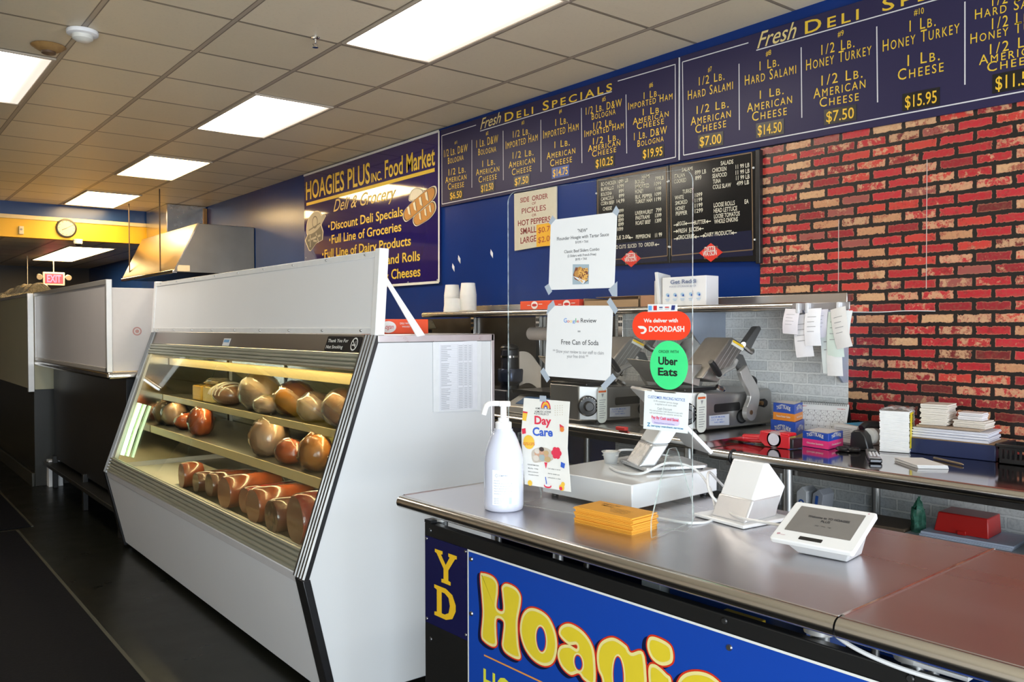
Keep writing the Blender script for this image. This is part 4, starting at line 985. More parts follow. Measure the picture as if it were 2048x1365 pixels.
# black price boards
BRD = pm('glossy black price board', (.007, .007, .008), .16, var=.2, scale=3); NVB = pm('navy board foot', (.010, .012, .035), .2); GLD = pm('bronze frame line', (.16, .10, .05), .4)
CWH = pm('cream board letter', (.58, .55, .44), .5)
def price_board(q, fr_, dia, words, brand, label, arrows):
    cy, cz = poly_c(q); t = thing('price_board', label, 'price board', (3.66, cy, min(p[1] for p in q)), 0, 'black letter boards')
    f = MB(); WF2.slab(f, q[::-1], .028, 0); obj('board', f, BRD, t, .003)
    f = MB(); zb = fr_[2][1]+.10; WF2.poly(f, [(fr_[0][0], zb), (fr_[3][0], fr_[3][1]-.03), (fr_[2][0], fr_[2][1]-.03), (fr_[1][0], zb)], .0006); obj('board_foot', f, NVB, t)
    f = MB()
    for i in range(4):
        if i != 2: WF2.line(f, fr_[i], fr_[(i+1) % 4], .006, .0012)
    WF2.line(f, fr_[2], (dia[1][0]-.01, dia[1][1]), .006, .0012); WF2.line(f, (dia[3][0]+.01, dia[3][1]), fr_[3], .006, .0012)
    x0, x1, z0, z1 = dia[3][0]+.035, dia[1][0]-.035, dia[2][1]+.02, dia[0][1]-.02
    for a, b in (((x0, z0), (x1, z0)), ((x1, z0), (x1, z1)), ((x1, z1), (x0, z1)), ((x0, z1), (x0, z0))): WF2.line(f, a, b, .005, .0014)
    obj('frame_line', f, GLD, t)
    wr = write(MB(), WF2, words, .0015)
    for u, v, sgn in arrows:
        WF2.line(wr, (u-.016, v), (u+.016, v), .005, .0015); WF2.poly(wr, [(u+.018*sgn, v), (u+.004*sgn, v+.010), (u+.004*sgn, v-.010)][::int(sgn)*-1], .0016)
    obj('lettering', wr, CWH, t)
    f = MB(); WF2.slab(f, dia[::-1], .002, .003); s = obj('diamond_badge', f, pm('red diamond', (.62, .025, .012), .4), t)
    lettering('badge_lettering', WF2, brand, WINK, s, .004)
    f = MB()
    for u, v in ((fr_[0][0]-.012, fr_[0][1]-.08), (fr_[1][0]+.012, fr_[1][1]-.08), (fr_[3][0]-.012, fr_[3][1]+.05), (fr_[2][0]+.012, fr_[2][1]+.05)): p = WF2.P(u, v); obj('stud', MB().cyl(p, p+WF2.n*.006, .006, .005, 8), pm('white stud', (.6, .6, .58), .4), t)
price_board([(-3.7594, 2.4141), (-3.1768, 2.4099), (-3.1698, 1.857), (-3.76, 1.871)], [(-3.7455, 2.404), (-3.1943, 2.3977), (-3.1848, 1.9001), (-3.7421, 1.9069)], [(-3.4643, 1.9518), (-3.3851, 1.8983), (-3.4629, 1.8513), (-3.5456, 1.9045)], DA, DW[:2], 'black price board headed hams, partly behind the white flyer', [(ARR[10][0], ARR[10][1], -1), (ARR[11][0], ARR[11][1], -1)])
price_board([(-3.1738, 2.4121), (-2.6009, 2.3966), (-2.594, 1.831), (-3.1688, 1.857)], [(-3.1619, 2.4003), (-2.6221, 2.3911), (-2.6128, 1.893), (-3.1538, 1.898)], [(-2.8792, 1.947), (-2.8011, 1.8928), (-2.879, 1.8464), (-2.9592, 1.8992)], DB, DW[2:], 'black price board headed salads beside the red brick', [(u, v, s) for (u, v), s in zip(ARR[:10], (1, -1, 1, -1, 1, -1, 1, -1, 1, -1))])
f = MB(); WF2.slab(f, [(-2.599, 2.40), (-2.594, 1.818), (-2.570, 1.82), (-2.572, 2.40)], .03, .004)
tag(obj('edge_post', f, BPLAS, None, .003), 'black upright strip at the right edge of the salads board', 'strip')
f = MB()
for (y, z) in ((5.36, 1.958), (5.28, 2.015), (4.87, 2.03)):
    f.grid(lambda u, v: V((3.688-.012*math.sin(PI*u)*math.sin(PI*v), y+(u-.5)*.028, z+(v-.5)*.04+.03*(u-.5))), 4, 4)
s = tag(obj('torn_tape', f, PAPER), 'torn white tape scraps left on the blue wall', 'tape'); s['kind'] = 'stuff'
tag(obj('white_cord', MB().tube(catmull([(3.68, 2.09, 1.565), (3.68, 1.95, 1.562), (3.68, 1.83, 1.566), (3.68, 1.70, 1.563)]), .002, 6), PAPER), 'thin white cord pinned across the red brick', 'cord')
# ================================================================== WALL SHELF
SHF = thing('steel_shelf', 'long stainless wall shelf with rounded front edge', 'shelf', (3.5, 3.6, 1.56))
obj('shelf_plate', MB().box(3.29, 3.682, 2.1, 5.17, 1.572, 1.604), STEEL, SHF, .003)
obj('rolled_edge', MB().cyl((3.295, 2.10, 1.586), (3.295, 5.17, 1.586), .019, None, 18), TUBE, SHF)
obj('upstand', MB().box(3.668, 3.683, 2.1, 5.17, 1.60, 1.655), STEEL, SHF, .002)
BRA = pm('blue grey steel bracket', (.36, .41, .50), .35, .25)
for y in (2.1, 2.80): obj('bracket', MB().prism([(3.31, y, 1.572), (3.683, y, 1.572), (3.683, y, 1.235), (3.64, y, 1.235)], (0, .012, 0)), BRA, SHF, .002)
for y in (3.55, 4.32, 5.07):
    s = obj('wall_standard', MB().box(3.655, 3.683, y-.02, y+.02, 1.20, 1.572), CHROME, SHF, .003)
    for z in (1.535, 1.50): obj('slot', MB().box(3.652, 3.656, y-.012, y-.004, z, z+.022).box(3.652, 3.656, y+.004, y+.012, z, z+.022), BLACK, s)
obj('splash_sheet', MB().box(3.6845, 3.6895, 3.62, 6.2, .95, 1.565), DSTEEL, None) and None
o_ = bpy.data.objects['splash_sheet']; tag(o_, 'dark steel sheet on the wall under the left half of the shelf', 'wall sheet')
ST = pm('white foam cup', (.80, .79, .75), .55, sub=.1)
def cup_stack(x, y, h, r, label):
    t = thing('cup_stack', label, 'cup stack', (x, y, 1.605), 0, 'foam cups on the shelf')
    prof = [(r*1.0, 0)]; z = 0; rim = .013
    while z < h-.075: prof += [(r*1.0, z), (r*1.0, z+rim*.75), (r*.965, z+rim*.8), (r*.965, z+rim)]; z += rim
    prof += [(r*.98, z), (r*.82, h), (r*.78, h)]
    obj('cups', MB().lathe(prof, (x, y, 1.605), 28), ST, t, sharp=30)
cup_stack(3.47, 5.06, .20, .060, 'left tall stack of upturned foam cups on the shelf'); cup_stack(3.47, 4.86, .205, .060, 'right tall stack of upturned foam cups on the shelf'); cup_stack(3.385, 4.93, .095, .066, 'short stack of foam cups in front of the two tall stacks')
tag(obj('paper_pad', MB().box(3.32, 3.40, 4.66, 4.76, 1.606, 1.614), pm('cream paper', (.55, .5, .4), .6), None, .002), 'small cream paper pad on the shelf right of the cups', 'paper')
ORB = pm('orange red carton', (.72, .07, .015), .45, var=.04); ORB2 = pm('red orange carton', (.62, .04, .015), .45, var=.04)
def box_frame(t): pass
bf = Frame((3.398, 0, 0), (0, -1, 0))
for a, b_, m, lb in ((4.19, 3.90, ORB, 'orange carton on the shelf left of the taped flyers'), (3.895, 3.64, ORB2, 'red orange carton on the shelf half behind the taped flyer corner')):
    t = thing('carton', lb, 'box', (3.45, (a+b_)/2, 1.605), 0, 'orange cartons on the shelf')
    obj('box', MB().box(3.40, 3.56, b_, a, 1.605, 1.662), m, t, .003)
    f = MB(); mid = (a+b_)/2 if m is ORB else a-.15; bf.disc(f, (-mid, 1.635), .032, .0005, 24, 0, .024); bf.disc(f, (-mid, 1.635), .024, .001, 24, 1, .009); bf.line(f, (-a+.075, 1.635), (-a+.105, 1.635), .004, .001, 0); bf.line(f, (-mid+.04, 1.64), (-mid+.075, 1.64), .004, .001, 0)
    obj('printed_oval', f, [PAPER, RED], t)
KRAFT = pm('brown cardboard', (.30, .19, .10), .7, var=.1, scale=12)
t = thing('cardboard_box', 'open brown cardboard box on the shelf behind the flyers', 'box', (3.5, 3.36, 1.605))
f = MB(); a, b_, x0, x1 = 3.18, 3.62, 3.42, 3.62
f.box(x0, x1, a, b_, 1.605, 1.609).box(x0, x0+.004, a, b_, 1.605, 1.65).box(x1-.004, x1, a, b_, 1.605, 1.668).box(x0, x1, a, a+.004, 1.605, 1.665).box(x0, x1, b_-.004, b_, 1.605, 1.665)
obj('tray', f, KRAFT, t); obj('lid_flap', MB().prism([(x1, a, 1.668), (x1, b_, 1.668), (x1-.10, b_, 1.672), (x1-.10, a, 1.672)], (0, 0, .003)), KRAFT, t)
tag(obj('cardboard_box', MB().box(3.42, 3.62, 2.95, 3.17, 1.606, 1.668), pm('reddish cardboard', (.34, .17, .09), .7, var=.12, scale=12), None, .004), 'reddish brown closed cardboard box left of the storage bag box', 'box')
t = thing('storage_bag_box', 'white box of food storage bags on the shelf', 'box', (3.46, 2.85, 1.605))
obj('box', MB().box(3.40, 3.50, 2.705, 2.995, 1.605, 1.757), pm('white carton', (.74, .75, .77), .45, var=.015), t, .003)
lettering('lettering', bf, [('Get Reddi', 'b', -2.935, 1.722, -2.765, 1.722, .020), ('FOOD STORAGE BAGS', 'n', -2.94, 1.703, -2.765, 1.703, .008)], pm('grey blue print', (.16, .20, .33), .5), t, -.0005+.0035)
f = MB()
for i, y in enumerate((2.955, 2.905, 2.855, 2.80, 2.75)):
    bf.disc(f, (-y, 1.665), .012, .002, 12, 0, .009); bf.disc(f, (-y+.006, 1.66), .006, .0024, 10, 1); bf.line(f, (-y-.014, 1.642), (-y+.014, 1.642), .004, .002, 0); bf.line(f, (-y-.01, 1.634), (-y+.01, 1.634), .003, .002, 0)
obj('bag_pictures', f, [pm('pale blue print', (.35, .52, .70), .5), BLUEI], t)
tag(obj('folded_bags', MB().prism([(3.41, 3.06, 1.606), (3.48, 3.06, 1.606), (3.48, 3.06, 1.75), (3.41, 3.06, 1.745)], (0, -.028, 0)), pm('greyish packet', (.55, .55, .54), .5), None, .003), 'thin grey packet leaning left of the storage bag box', 'packet')
tag(obj('folded_bags', MB().prism([(3.40, 3.028, 1.606), (3.50, 3.028, 1.606), (3.50, 3.045, 1.775), (3.40, 3.05, 1.79)], (0, -.022, .0)), pm('white packet', (.72, .73, .74), .3), None, .003), 'taller white packet squeezed against the storage bag box', 'packet')
# order slips hanging from the shelf
def slip(y, z1, w, L, label, x=3.262, rot=0.0, col=(.80, .79, .82), curl=.015, group='order slips hanging from the shelf'):
    t = thing('order_slip', label, 'paper slip', (x, y, z1-L), 0, group)
    def fn(u, v):
        d = (u-.5)*w; h = -v*L; c, s = math.cos(rot), math.sin(rot)
        return V((x-curl*math.sin(v*PI*.8)-.004*math.sin(u*PI), y-(d*c-h*s), z1+d*s+h*c))
    g = MB().grid(fn, 6, 10); mb = MB().add(g.v+[p+V((.0012, 0, 0)) for p in g.v], g.f+[tuple(i+len(g.v) for i in q[::-1]) for q in g.f])
    obj('paper', mb, pm('slip %d%d%d' % tuple(int(c*99) for c in col), col, .7), t)
    f = MB()
    for k in range(4):
        v = .22+.13*k; pts = [fn(.2, v), fn(.75-.1*(k % 2), v), fn(.75-.1*(k % 2), v+.012), fn(.2, v+.012)]; f.add([p+V((-.0015, 0, 0)) for p in pts], [(0, 1, 2, 3)])
    obj('writing', f, GREYT, t)
    return t
CR = (.74, .72, .66); PK = (.76, .70, .72); GN = (.62, .72, .66)
slip(2.117, 1.575, .075, .11, 'pinkish slip leftmost of the hanging slips', 3.255, -.06, (.78, .74, .78))
slip(2.075, 1.55, .085, .185, 'white slip with two dark marks behind the leftmost hanging slips', 3.266, .10)
slip(2.015, 1.575, .075, .16, 'bright white long slip, largest in front of the left clip', 3.252, .03, (.84, .84, .88))
slip(1.985, 1.57, .06, .12, 'pale lilac slip behind the bright white long slip', 3.266, .05, (.72, .70, .78))
slip(1.952, 1.56, .075, .26, 'long pale green slip hanging lowest before the steel bracket', 3.270, .06, (.68, .75, .76))
slip(1.92, 1.55, .07, .26, 'long cream slip with a straight bottom under the green slip', 3.264, .02, (.74, .74, .74))
slip(1.912, 1.56, .075, .19, 'pale green slip in the right hand bundle', 3.258, .02, GN)
slip(1.90, 1.575, .07, .17, 'grey white slip tilted at the front of the right hand bundle', 3.248, .22, (.70, .68, .66))
slip(1.875, 1.565, .065, .14, 'white slip at the right edge of the hanging slips', 3.262, -.05, (.78, .79, .78))
CLIP = pm('clear clip plastic', (.62, .62, .64), .2)
for y, lb in ((2.09, 'left plastic clip holding slips to the shelf edge'), (2.045, 'middle plastic clip holding slips to the shelf edge'), (1.90, 'right plastic clip holding slips to the shelf edge')):
    tag(obj('paper_clip', MB().box(3.245, 3.276, y-.008, y+.008, 1.555, 1.60), CLIP, None, .004), lb, 'clip', 'slip clips on the shelf edge')
tag(obj('order_rail', MB().box(3.268, 3.276, 1.86, 2.13, 1.568, 1.60), pm('grey rail', (.42, .40, .41), .35, .6), None, .002), 'flat grey rail at the shelf end holding the order slips', 'rail')
# ================================================================== FRONT COUNTER
CO_, CD = V((1.462, 2.456, 0)), V((.0316, -.9995, 0)).normalized(); CN = V((CD.y*-1, CD.x, 0))   # along the counter, and across it away from the aisle
if CN.x < 0: CN = -CN
def cpt(s, d, z): return CO_+CD*s+CN*d+V((0, 0, z))
def cbox(mb, s0, s1, d0, d1, z0, z1, mi=0):
    p = [cpt(s, d, z) for z in (z0, z1) for s in (s0, s1) for d in (d0, d1)]
    return mb.add(p, [(0, 1, 3, 2), (4, 6, 7, 5), (0, 4, 5, 1), (2, 3, 7, 6), (0, 2, 6, 4), (1, 5, 7, 3)], mi)
CTOP = pm('counter stainless', (.57, .56, .58), .29, 1, var=.10, scale=5, stretch=(1.5, .08, 1), bump=.012)
def counter(s0, s1, label, legs):
    c = cpt((s0+s1)/2, .39, 0); t = thing('steel_counter', label, 'counter', c, 0, 'steel work counters')
    obj('top', cbox(MB(), s0, s1, .012, .775, .905, .930), CTOP, t, .002)
    r = .021; f = MB().tube([cpt(s0, .012, .908), cpt(s1, .012, .908)], r, 20); obj('rolled_edge', f, TUBE, t)
    obj('side_rim', cbox(MB(), s0, s0+.006, .02, .775, .902, .9325), CHROME, t)
    obj('under_frame', cbox(MB(), s0+.12, s1-.1, .10, .70, .86, .905), DSTEEL, t)
    for s in legs:
        for d in (.12, .66):
            p = cpt(s, d, 0); q = obj('leg', MB().cyl(p, p+V((0, 0, .905)), .02, None, 16), pm('zinc leg', (.45, .45, .44), .35, .9), t)
            obj('leg_socket', MB().cyl(p+V((0, 0, .845)), p+V((0, 0, .905)), .034, .038, 18), ALU, q)
    obj('under_shelf', cbox(MB(), s0+.1, s1-.05, .12, .68, .30, .33), DSTEEL, t)
counter(0, 1.5690, 'long stainless counter holding the card terminals and sanitizer', (.085, 1.47))
counter(1.573, 3.0, 'stainless counter piece at the lower right beyond the seam', (1.665, 2.9))
BFm = Frame((1.525, 2.39, 0), CD)
t = thing('counter_front', 'black board front fixed under the stainless counter', 'counter front', cpt(1.0, .12, 0))
f = MB(); BFm.box(f, -.006, 1.62, 0, .842, -.03, -.002); obj('front_board', f, BLACK, t, .003)
f = MB(); BFm.box(f, 1.625, 2.6, 0, .842, -.03, -.002); obj('front_board', f, BLACK, t, .003)
f = MB(); BFm.box(f, -.006, .03, .842, .852, -.03, -.002); obj('top_block', f, BLACK, t)
f = MB()
for u, v in ((.03, .82), (.03, .455), (1.20, .828), (1.62, .83)): p = BFm.P(u, v); obj('screw', MB().cyl(p, p+BFm.n*.003, .008, .006, 10), pm('dark screw', (.08, .08, .08), .35, .8), t)
t = thing('letter_sign', 'small dark navy sign with yellow letters Y and D', 'sign', BFm.P(.12, .5))
f = MB(); BFm.box(f, .004, .2365, .508, .799, -.002, .002); obj('board', f, pm('dark navy plate', (.010, .010, .055), .22), t)
YL = pm('warm yellow letter', (.80, .48, .02), .4)
for nm, L, u0, v0, w_, h_ in (('letter', [(0, 1), (.36, 1), (.36, .9), (.29, .88), (.5, .6), (.68, .88), (.62, .9), (.62, 1), (1, 1), (1, .9), (.92, .88), (.62, .46), (.62, .13), (.72, .11), (.72, 0), (.30, 0), (.30, .11), (.40, .13), (.40, .46), (.08, .88), (0, .9)], .0622, .663, .1217, .103),
        ('letter', [(0, 1), (.55, 1), (.85, .88), (1, .6), (1, .4), (.85, .12), (.55, 0), (0, 0), (0, .11), (.12, .14), (.12, .86), (0, .89)], .058, .545, .119, .102)):
    f = MB(); BFm.poly(f, [(u0+w_*a, v0+h_*b_) for a, b_ in L][::-1], .004); obj(nm, f, YL, t)
f = MB(); BFm.poly(f, [(.058+.119*a, .545+.102*b_) for a, b_ in [(.36, .84), (.5, .84), (.68, .74), (.74, .5), (.68, .26), (.5, .16), (.36, .16)]][::-1], .0046); obj('letter_hole', f, pm('dark navy plate', (.010, .010, .055), .22), t)
f = MB()
for u, v in ((.012, .79), (.228, .79), (.012, .52), (.228, .525)): p = BFm.P(u, v, .002); obj('screw', MB().cyl(p, p+BFm.n*.003, .005, .004, 10), SCREW, t)
t = thing('shop_sign', 'big bright blue front sign with fat yellow outlined letters', 'sign', BFm.P(.9, .2))
BL = pm('bright blue sign', (.008, .055, .36), .28, var=.04, scale=2)
f = MB(); BFm.slab(f, [(.2385, .15), (2.3, .15), (2.3, .806), (.2385, .797)], .0035, .002); obj('board', f, BL, t)
f = MB(); BFm.line(f, (.2385, .797), (2.3, .806), .006, .0028); BFm.line(f, (.2415, .15), (.2415, .797), .006, .0028); obj('border_line', f, WINK, t)
FATY = pm('fat letter yellow', (.72, .56, .03), .35, var=.03); FATR = pm('fat letter red outline', (.62, .035, .01), .4); FATS = pm('printed black drop', (.002, .006, .04), .4); FATL = pm('fat letter cream', (.80, .70, .28), .35)
# fat letters: closed outlines in a unit box
def ring(pts, k=6): return smooth(pts, k)
H_ = [(0, .93), (.08, 1.0), (.32, 1.0), (.44, .93), (.45, .80), (.42, .58), (.58, .58), (.56, .80), (.55, .90), (.66, .97), (.88, .96), (1, .88), (1, .75), (.93, .50), (.95, .20), (1, .03), (.88, -.02), (.64, .0), (.55, .08), (.57, .22), (.59, .42), (.42, .42), (.41, .22), (.42, .06), (.30, 0), (.10, .02), (.02, .10), (.06, .45)]
O_ = [(.50, 1.0), (.78, .93), (.96, .70), (1.0, .42), (.90, .14), (.66, .0), (.36, .02), (.12, .18), (.0, .46), (.06, .76), (.24, .95)]
A_ = [(.05, .70), (.10, .88), (.34, 1.0), (.66, .96), (.90, .80), (1, .55), (1, .02), (.72, .02), (.58, .10), (.36, 0), (.12, .08), (.0, .28), (.08, .48), (.32, .58), (.52, .56), (.52, .64), (.30, .58)]
G_ = [(.0, .62), (.10, .85), (.35, 1.0), (.62, .95), (.72, .86), (1, .88), (1, -.30), (.5, -.5), (.1, -.35), (.12, .15), (.02, .35)]
I1 = [(0, .5), (.1, .92), (.5, 1.0), (.95, .85), (1, .3), (.6, .0), (.2, .1)]; I2 = [(.05, .90), (.3, 1.0), (.75, .93), (.98, .80), (.98, 0), (.5, -.06), (.05, 0), (.1, .5)]
E_ = [(0, .5), (.08, .8), (.32, .97), (.62, 1.0), (.9, .82), (1, .55), (.95, .38), (.45, .36), (.55, .22), (.9, .25), (.85, .06), (.5, -.02), (.15, .1)]
S_ = [(.1, .7), (.2, .92), (.5, 1.0), (.85, .92), (.9, .7), (.6, .66), (.55, .62), (.9, .48), (1, .25), (.8, .04), (.45, -.02), (.08, .08), (.1, .3), (.4, .3), (.42, .36), (.15, .5)]
FL_ = [(H_, .305, .495, .527, .742, []), (O_, .492, .650, .540, .694, [(.585, .613, .018, .033)]), (A_, .651, .795, .548, .688, [(.735, .592, .013, .018)]), (G_, .803, .967, .545, .695, [(.88, .60, .016, .05)]),
       (I1, .975, 1.054, .672, .736, []), (I2, .975, 1.054, .50, .668, []), (E_, 1.065, 1.235, .535, .693, [(1.15, .625, .025, .014)]), (S_, 1.245, 1.40, .535, .69, [])]
f1, f2, f3, f4 = MB(), MB(), MB(), MB(); FATB = MB()
for L, u0, u1, v0, v1, holes in FL_:
    p = [V((u0+(u1-u0)*a, v0+(v1-v0)*b)) for a, b in ring(L)]
    def off(q, k):
        n = len(q); o_2 = []
        for i in range(n):
            d = (q[(i+1) % n]-q[i-1]); d = d.normalized() if d.length > 1e-6 else V((1, 0)); o_2.append(q[i]+V((-d.y, d.x))*k)
        return o_2
    ar = sum(p[i].x*p[(i+1) % len(p)].y-p[(i+1) % len(p)].x*p[i].y for i in range(len(p)))
    if ar < 0: p = p[::-1]
    BFm.poly(f1, [q+V((-.013, -.009)) for q in off(p, -.005)], .0026)
    BFm.poly(f2, off(p, -.0045), .0032); BFm.poly(f4, p, .0038); BFm.poly(f3, off(p, .0085), .0044)
    for (a, b, ra, rb) in holes:
        BFm.disc(f4, (a, b), ra+.008, .0048, 24, 0, rb+.008); BFm.disc(f2, (a, b), ra+.003, .0052, 24, 0, rb+.003); FATB = MB(); BFm.disc(FATB, (a, b), ra, .0056, 24, 0, rb); obj('letter_hole', FATB, BL, t)
obj('letter_drop', f1, FATS, t); obj('letter_outline', f2, FATR, t); obj('letter_rim', f4, FATL, t); obj('fat_lettering', f3, FATY, t); pass
f = MB(); BFm.line(f, (.3212, .4885), (1.6, .492), .005, .0028); obj('underline', f, pm('orange rule', (.70, .28, .06), .4), t)
lettering('small_lettering', BFm, [('HOT & COLD SANDWICHES', 'c', .318, .375, 1.5, .378, .072)], pm('lemon print', (.68, .66, .05), .4), t, .0028)
f = MB()
for u, v in ((.257, .772), (.257, .60), (1.215, .772)): p = BFm.P(u, v, .002); obj('screw', MB().cyl(p, p+BFm.n*.004, .008, .006, 12), SCREW, t)
# things stored under the counter, seen through the gap
def simple_box(name, s0, s1, d0, d1, z0, z1, mat, label, cat='box', group=None, extra=None):
    t = thing(name, label, cat, cpt((s0+s1)/2, (d0+d1)/2, z0), 0, group); obj('box', cbox(MB(), s0, s1, d0, d1, z0, z1), mat, t, .002)
    if extra:
        fr = Frame(cpt(0, d0, 0), CD); extra(t, fr)
def straw_print(t, fr):
    f = MB(); fr.disc(f, (1.03, .838), .012, .001); fr.disc(f, (1.30, .84), .012, .001); obj('round_emblem', f, YEL, t)
    lettering('lettering', fr, [('DRINKING STRAWS', 'c', 1.08, .822, 1.20, .822, .012)], WINK, t)
simple_box('straw_box', .98, 1.38, .22, .40, .331, .862, pm('blue carton', (.012, .05, .22), .4), 'blue drinking straw carton seen through the gap under the counter', extra=straw_print)
simple_box('small_carton', .90, .965, .20, .38, .331, .855, pm('white grey carton', (.5, .55, .55), .5), 'pale carton left of the blue straw carton under the counter')
simple_box('yellow_carton', 1.17, 1.28, .14, .21, .331, .80, YEL, 'yellow carton in front of the blue straw carton under the counter')
tag(obj('hanging_cable', MB().tube(catmull([cpt(1.49, .075, .895), cpt(1.56, .05, .868), cpt(1.66, .05, .850), cpt(1.80, .06, .846), cpt(2.1, .08, .85)]), .0045, 8), PAPER), 'white cord drooping in the gap under the counter seam', 'cord')
f = MB(); cbox(f, 1.66, 1.78, .09, .2, .845, .853); tag(obj('loose_paper', f, PAPER), 'white paper in the gap beside the white cord', 'paper')
# ------------------------------------------------------------------ hand sanitizer
bx, by, bz = 1.610, 2.068, .930
t = thing('sanitizer_bottle', 'big clear hand sanitizer bottle with white pump', 'bottle', (bx, by, bz))
LQ = pm('lilac sanitizer bottle', (.70, .73, .87), .12, var=.02, coat=.6, trans=.15)
obj('bottle', MB().lathe([(.054, 0), (.061, .005), (.0625, .02), (.0625, .13), (.0612, .158), (.056, .186), (.046, .215), (.036, .238), (.029, .246), (.0285, .252), (.022, .254)], (bx, by, bz), 40), LQ, t, sharp=50)
obj('cap', MB().lathe([(.0255, .250), (.0255, .272), (.017, .276), (.017, .286)], (bx, by, bz), 28), WPLAS, t)
vd = V((-bx, -by, 0)).normalized(); vr = V((-vd.y, vd.x, 0)); vr = vr if vr.dot(V((1, -1, 0))) > 0 else -vr
bc = V((bx, by, bz))
obj('pump_stem', MB().cyl(bc+V((0, 0, .28)), bc+V((0, 0, .325)), .0105, .0095, 16), WPLAS, t)
f = MB(); p = bc+V((0, 0, .33)); f.prism([p+vr*a+vd*b+V((0, 0, -.009)) for a, b in ((-.014, -.012), (.022, -.012), (.022, .012), (-.014, .012))], (0, 0, .017))
s = obj('pump_head', f, WPLAS, t, .004); obj('spout', MB().tube(catmull([p+vr*-.008, p+vr*-.035, p+vr*-.052+V((0, 0, -.006)), p+vr*-.062+V((0, 0, -.034))]), [.0085]*25, 12), WPLAS, s)
def onb(u, v, e=.0012):   # wrap a label point (u metres to the viewer's right, v height) on the bottle
    a = u/.0625; d = vd*math.cos(a)+vr*math.sin(a); return bc+V((d.x*(.0625+e), d.y*(.0625+e), v))
f = MB().grid(lambda u, v: onb(-.036+.080*u, .024+.108*v), 16, 2); obj('label', f, pm('bottle label', (.80, .82, .88), .5), t)
class BL_:
    @staticmethod
    def P(u, v, e=0): return onb(u, v, .0018)
rows = [('EMPIRE', 'n', -.012, .112, .012, .112, .006)]
for k, (a, b) in enumerate(((-.030, -.012), (-.030, .026), (-.030, .028), (-.030, .022), (-.030, .028), (-.030, .010))): rows.append(('Hand sanitizer gel for clean hands'[:12+4*k], 'n', a, .098-.008*k, b, .098-.008*k, .0032))
for k in range(4): rows.append(('keep away from heat'[:19-2*k], 'n', -.030, .044-.005*k, .002-.003*k, .044-.005*k, .003))
f = write(MB(), BL_, rows)
for i in range(8):
    a = PI/4*i; f.add([BL_.P(-.021+.003*math.cos(a+q), .115+.003*math.sin(a+q)) for q in (.25, -.25)]+[BL_.P(-.021+.008*math.cos(a), .115+.008*math.sin(a))], [(0, 1, 2)])
obj('label_print', f, pm('blue grey label print', (.22, .26, .36), .6), t)
obj('barcode', MB().grid(lambda u, v: BL_.P(.016+.009*u, .028+.02*v), 2, 2), pm('pale barcode', (.45, .55, .68), .6), t)
# ------------------------------------------------------------------ acrylic screen
pn = V((-.22, .9755, 0)).normalized(); PF = Frame((1.808, 1.497, .93), -pn)
AC = clear('acrylic sheet', (.975, .985, .985), .9, 0); AC2 = clear('acrylic foot', (.97, .98, .98), .1, .05); ACE = clear('acrylic edge', (.80, .88, .86), 1.0, .1, .45, (.66, .76, .74))
t = thing('acrylic_screen', 'clear acrylic counter screen with flyers taped on', 'screen', PF.P(-.3, 0))
f = MB(); PF.slab(f, rrect(-.637, .010, .004, 1.0, .035, 6), .005, 0, 0, 1); obj('sheet', f, [AC, ACE], t)
for u, q in ((-.05, [(-.125, .004), (.115, .004), (.118, .02), (.118, .05), (.035, .215), (.02, .232), (-.02, .232), (-.035, .215), (-.128, .05), (-.128, .02)]), (-.60, [(-.125, .004), (-.006, .004), (-.006, .232), (-.02, .232), (-.035, .215), (-.128, .02)])):
    c = PF.P(u, 0)
    f = MB().prism([c+PF.n*a+V((0, 0, b))-PF.r*.002 for a, b in q], PF.r*.004, 0, 1); obj('foot', f, [AC2, ACE], t)
def sheet(name, uv, mat, label, cat, tapes=(), e=.0022, group=None, th=.0012):
    cx = sum(p[0] for p in uv)/len(uv); cz = min(p[1] for p in uv); t = thing(name, label, cat, PF.P(cx, cz), 0, group)
    f = MB(); PF.slab(f, uv, th, e); obj('sheet', f, mat, t)
    for tp in tapes:
        f = MB(); PF.slab(f, tp, .0005, e+.0008); obj('tape', f, pm('grey translucent tape', (.36, .41, .47), .35), t)
    return t
def ccw(p):
    a = sum(p[i][0]*p[(i+1) % len(p)][1]-p[(i+1) % len(p)][0]*p[i][1] for i in range(len(p))); return list(p) if a > 0 else list(p)[::-1]
TPS = [ccw(p) for p in [[(-0.4881, 0.6936), (-0.4724, 0.7021), (-0.4591, 0.6783), (-0.4725, 0.6671)], [(-0.2562, 0.6777), (-0.2263, 0.7006), (-0.2263, 0.6565), (-0.2442, 0.6586)], [(-0.4748, 0.6354), (-0.4547, 0.6512), (-0.4481, 0.635), (-0.4816, 0.6066)], [(-0.2623, 0.6419), (-0.2502, 0.6547), (-0.2232, 0.6174), (-0.2335, 0.6056)], [(-0.506, 0.4301), (-0.4923, 0.4433), (-0.4677, 0.4096), (-0.4798, 0.3972)], [(-0.2423, 0.4333), (-0.2296, 0.4201), (-0.2726, 0.3813), (-0.2827, 0.3957)], [(-0.4722, 0.8895), (-0.4572, 0.9112), (-0.4456, 0.8982), (-0.4639, 0.8822)], [(-0.2428, 0.9019), (-0.23, 0.9199), (-0.219, 0.9037), (-0.2264, 0.8891)]]]
t = sheet('flyer', ccw([(-.4639, .897), (-.2273, .9014), (-.2369, .6823), (-.4734, .6829)]), PAPER, 'white flyer about a flounder hoagie, upper sheet on the screen', 'flyer', [TPS[i] for i in (0, 1, 6, 7)], group='flyers taped to the acrylic screen')
lettering('lettering', PF, PT1, INK, t, .0026)
f = MB(); q = ccw([(-.3823, .7575), (-.3238, .7546), (-.3248, .6963), (-.3834, .6967)]); PF.poly(f, q, .0026, 0)
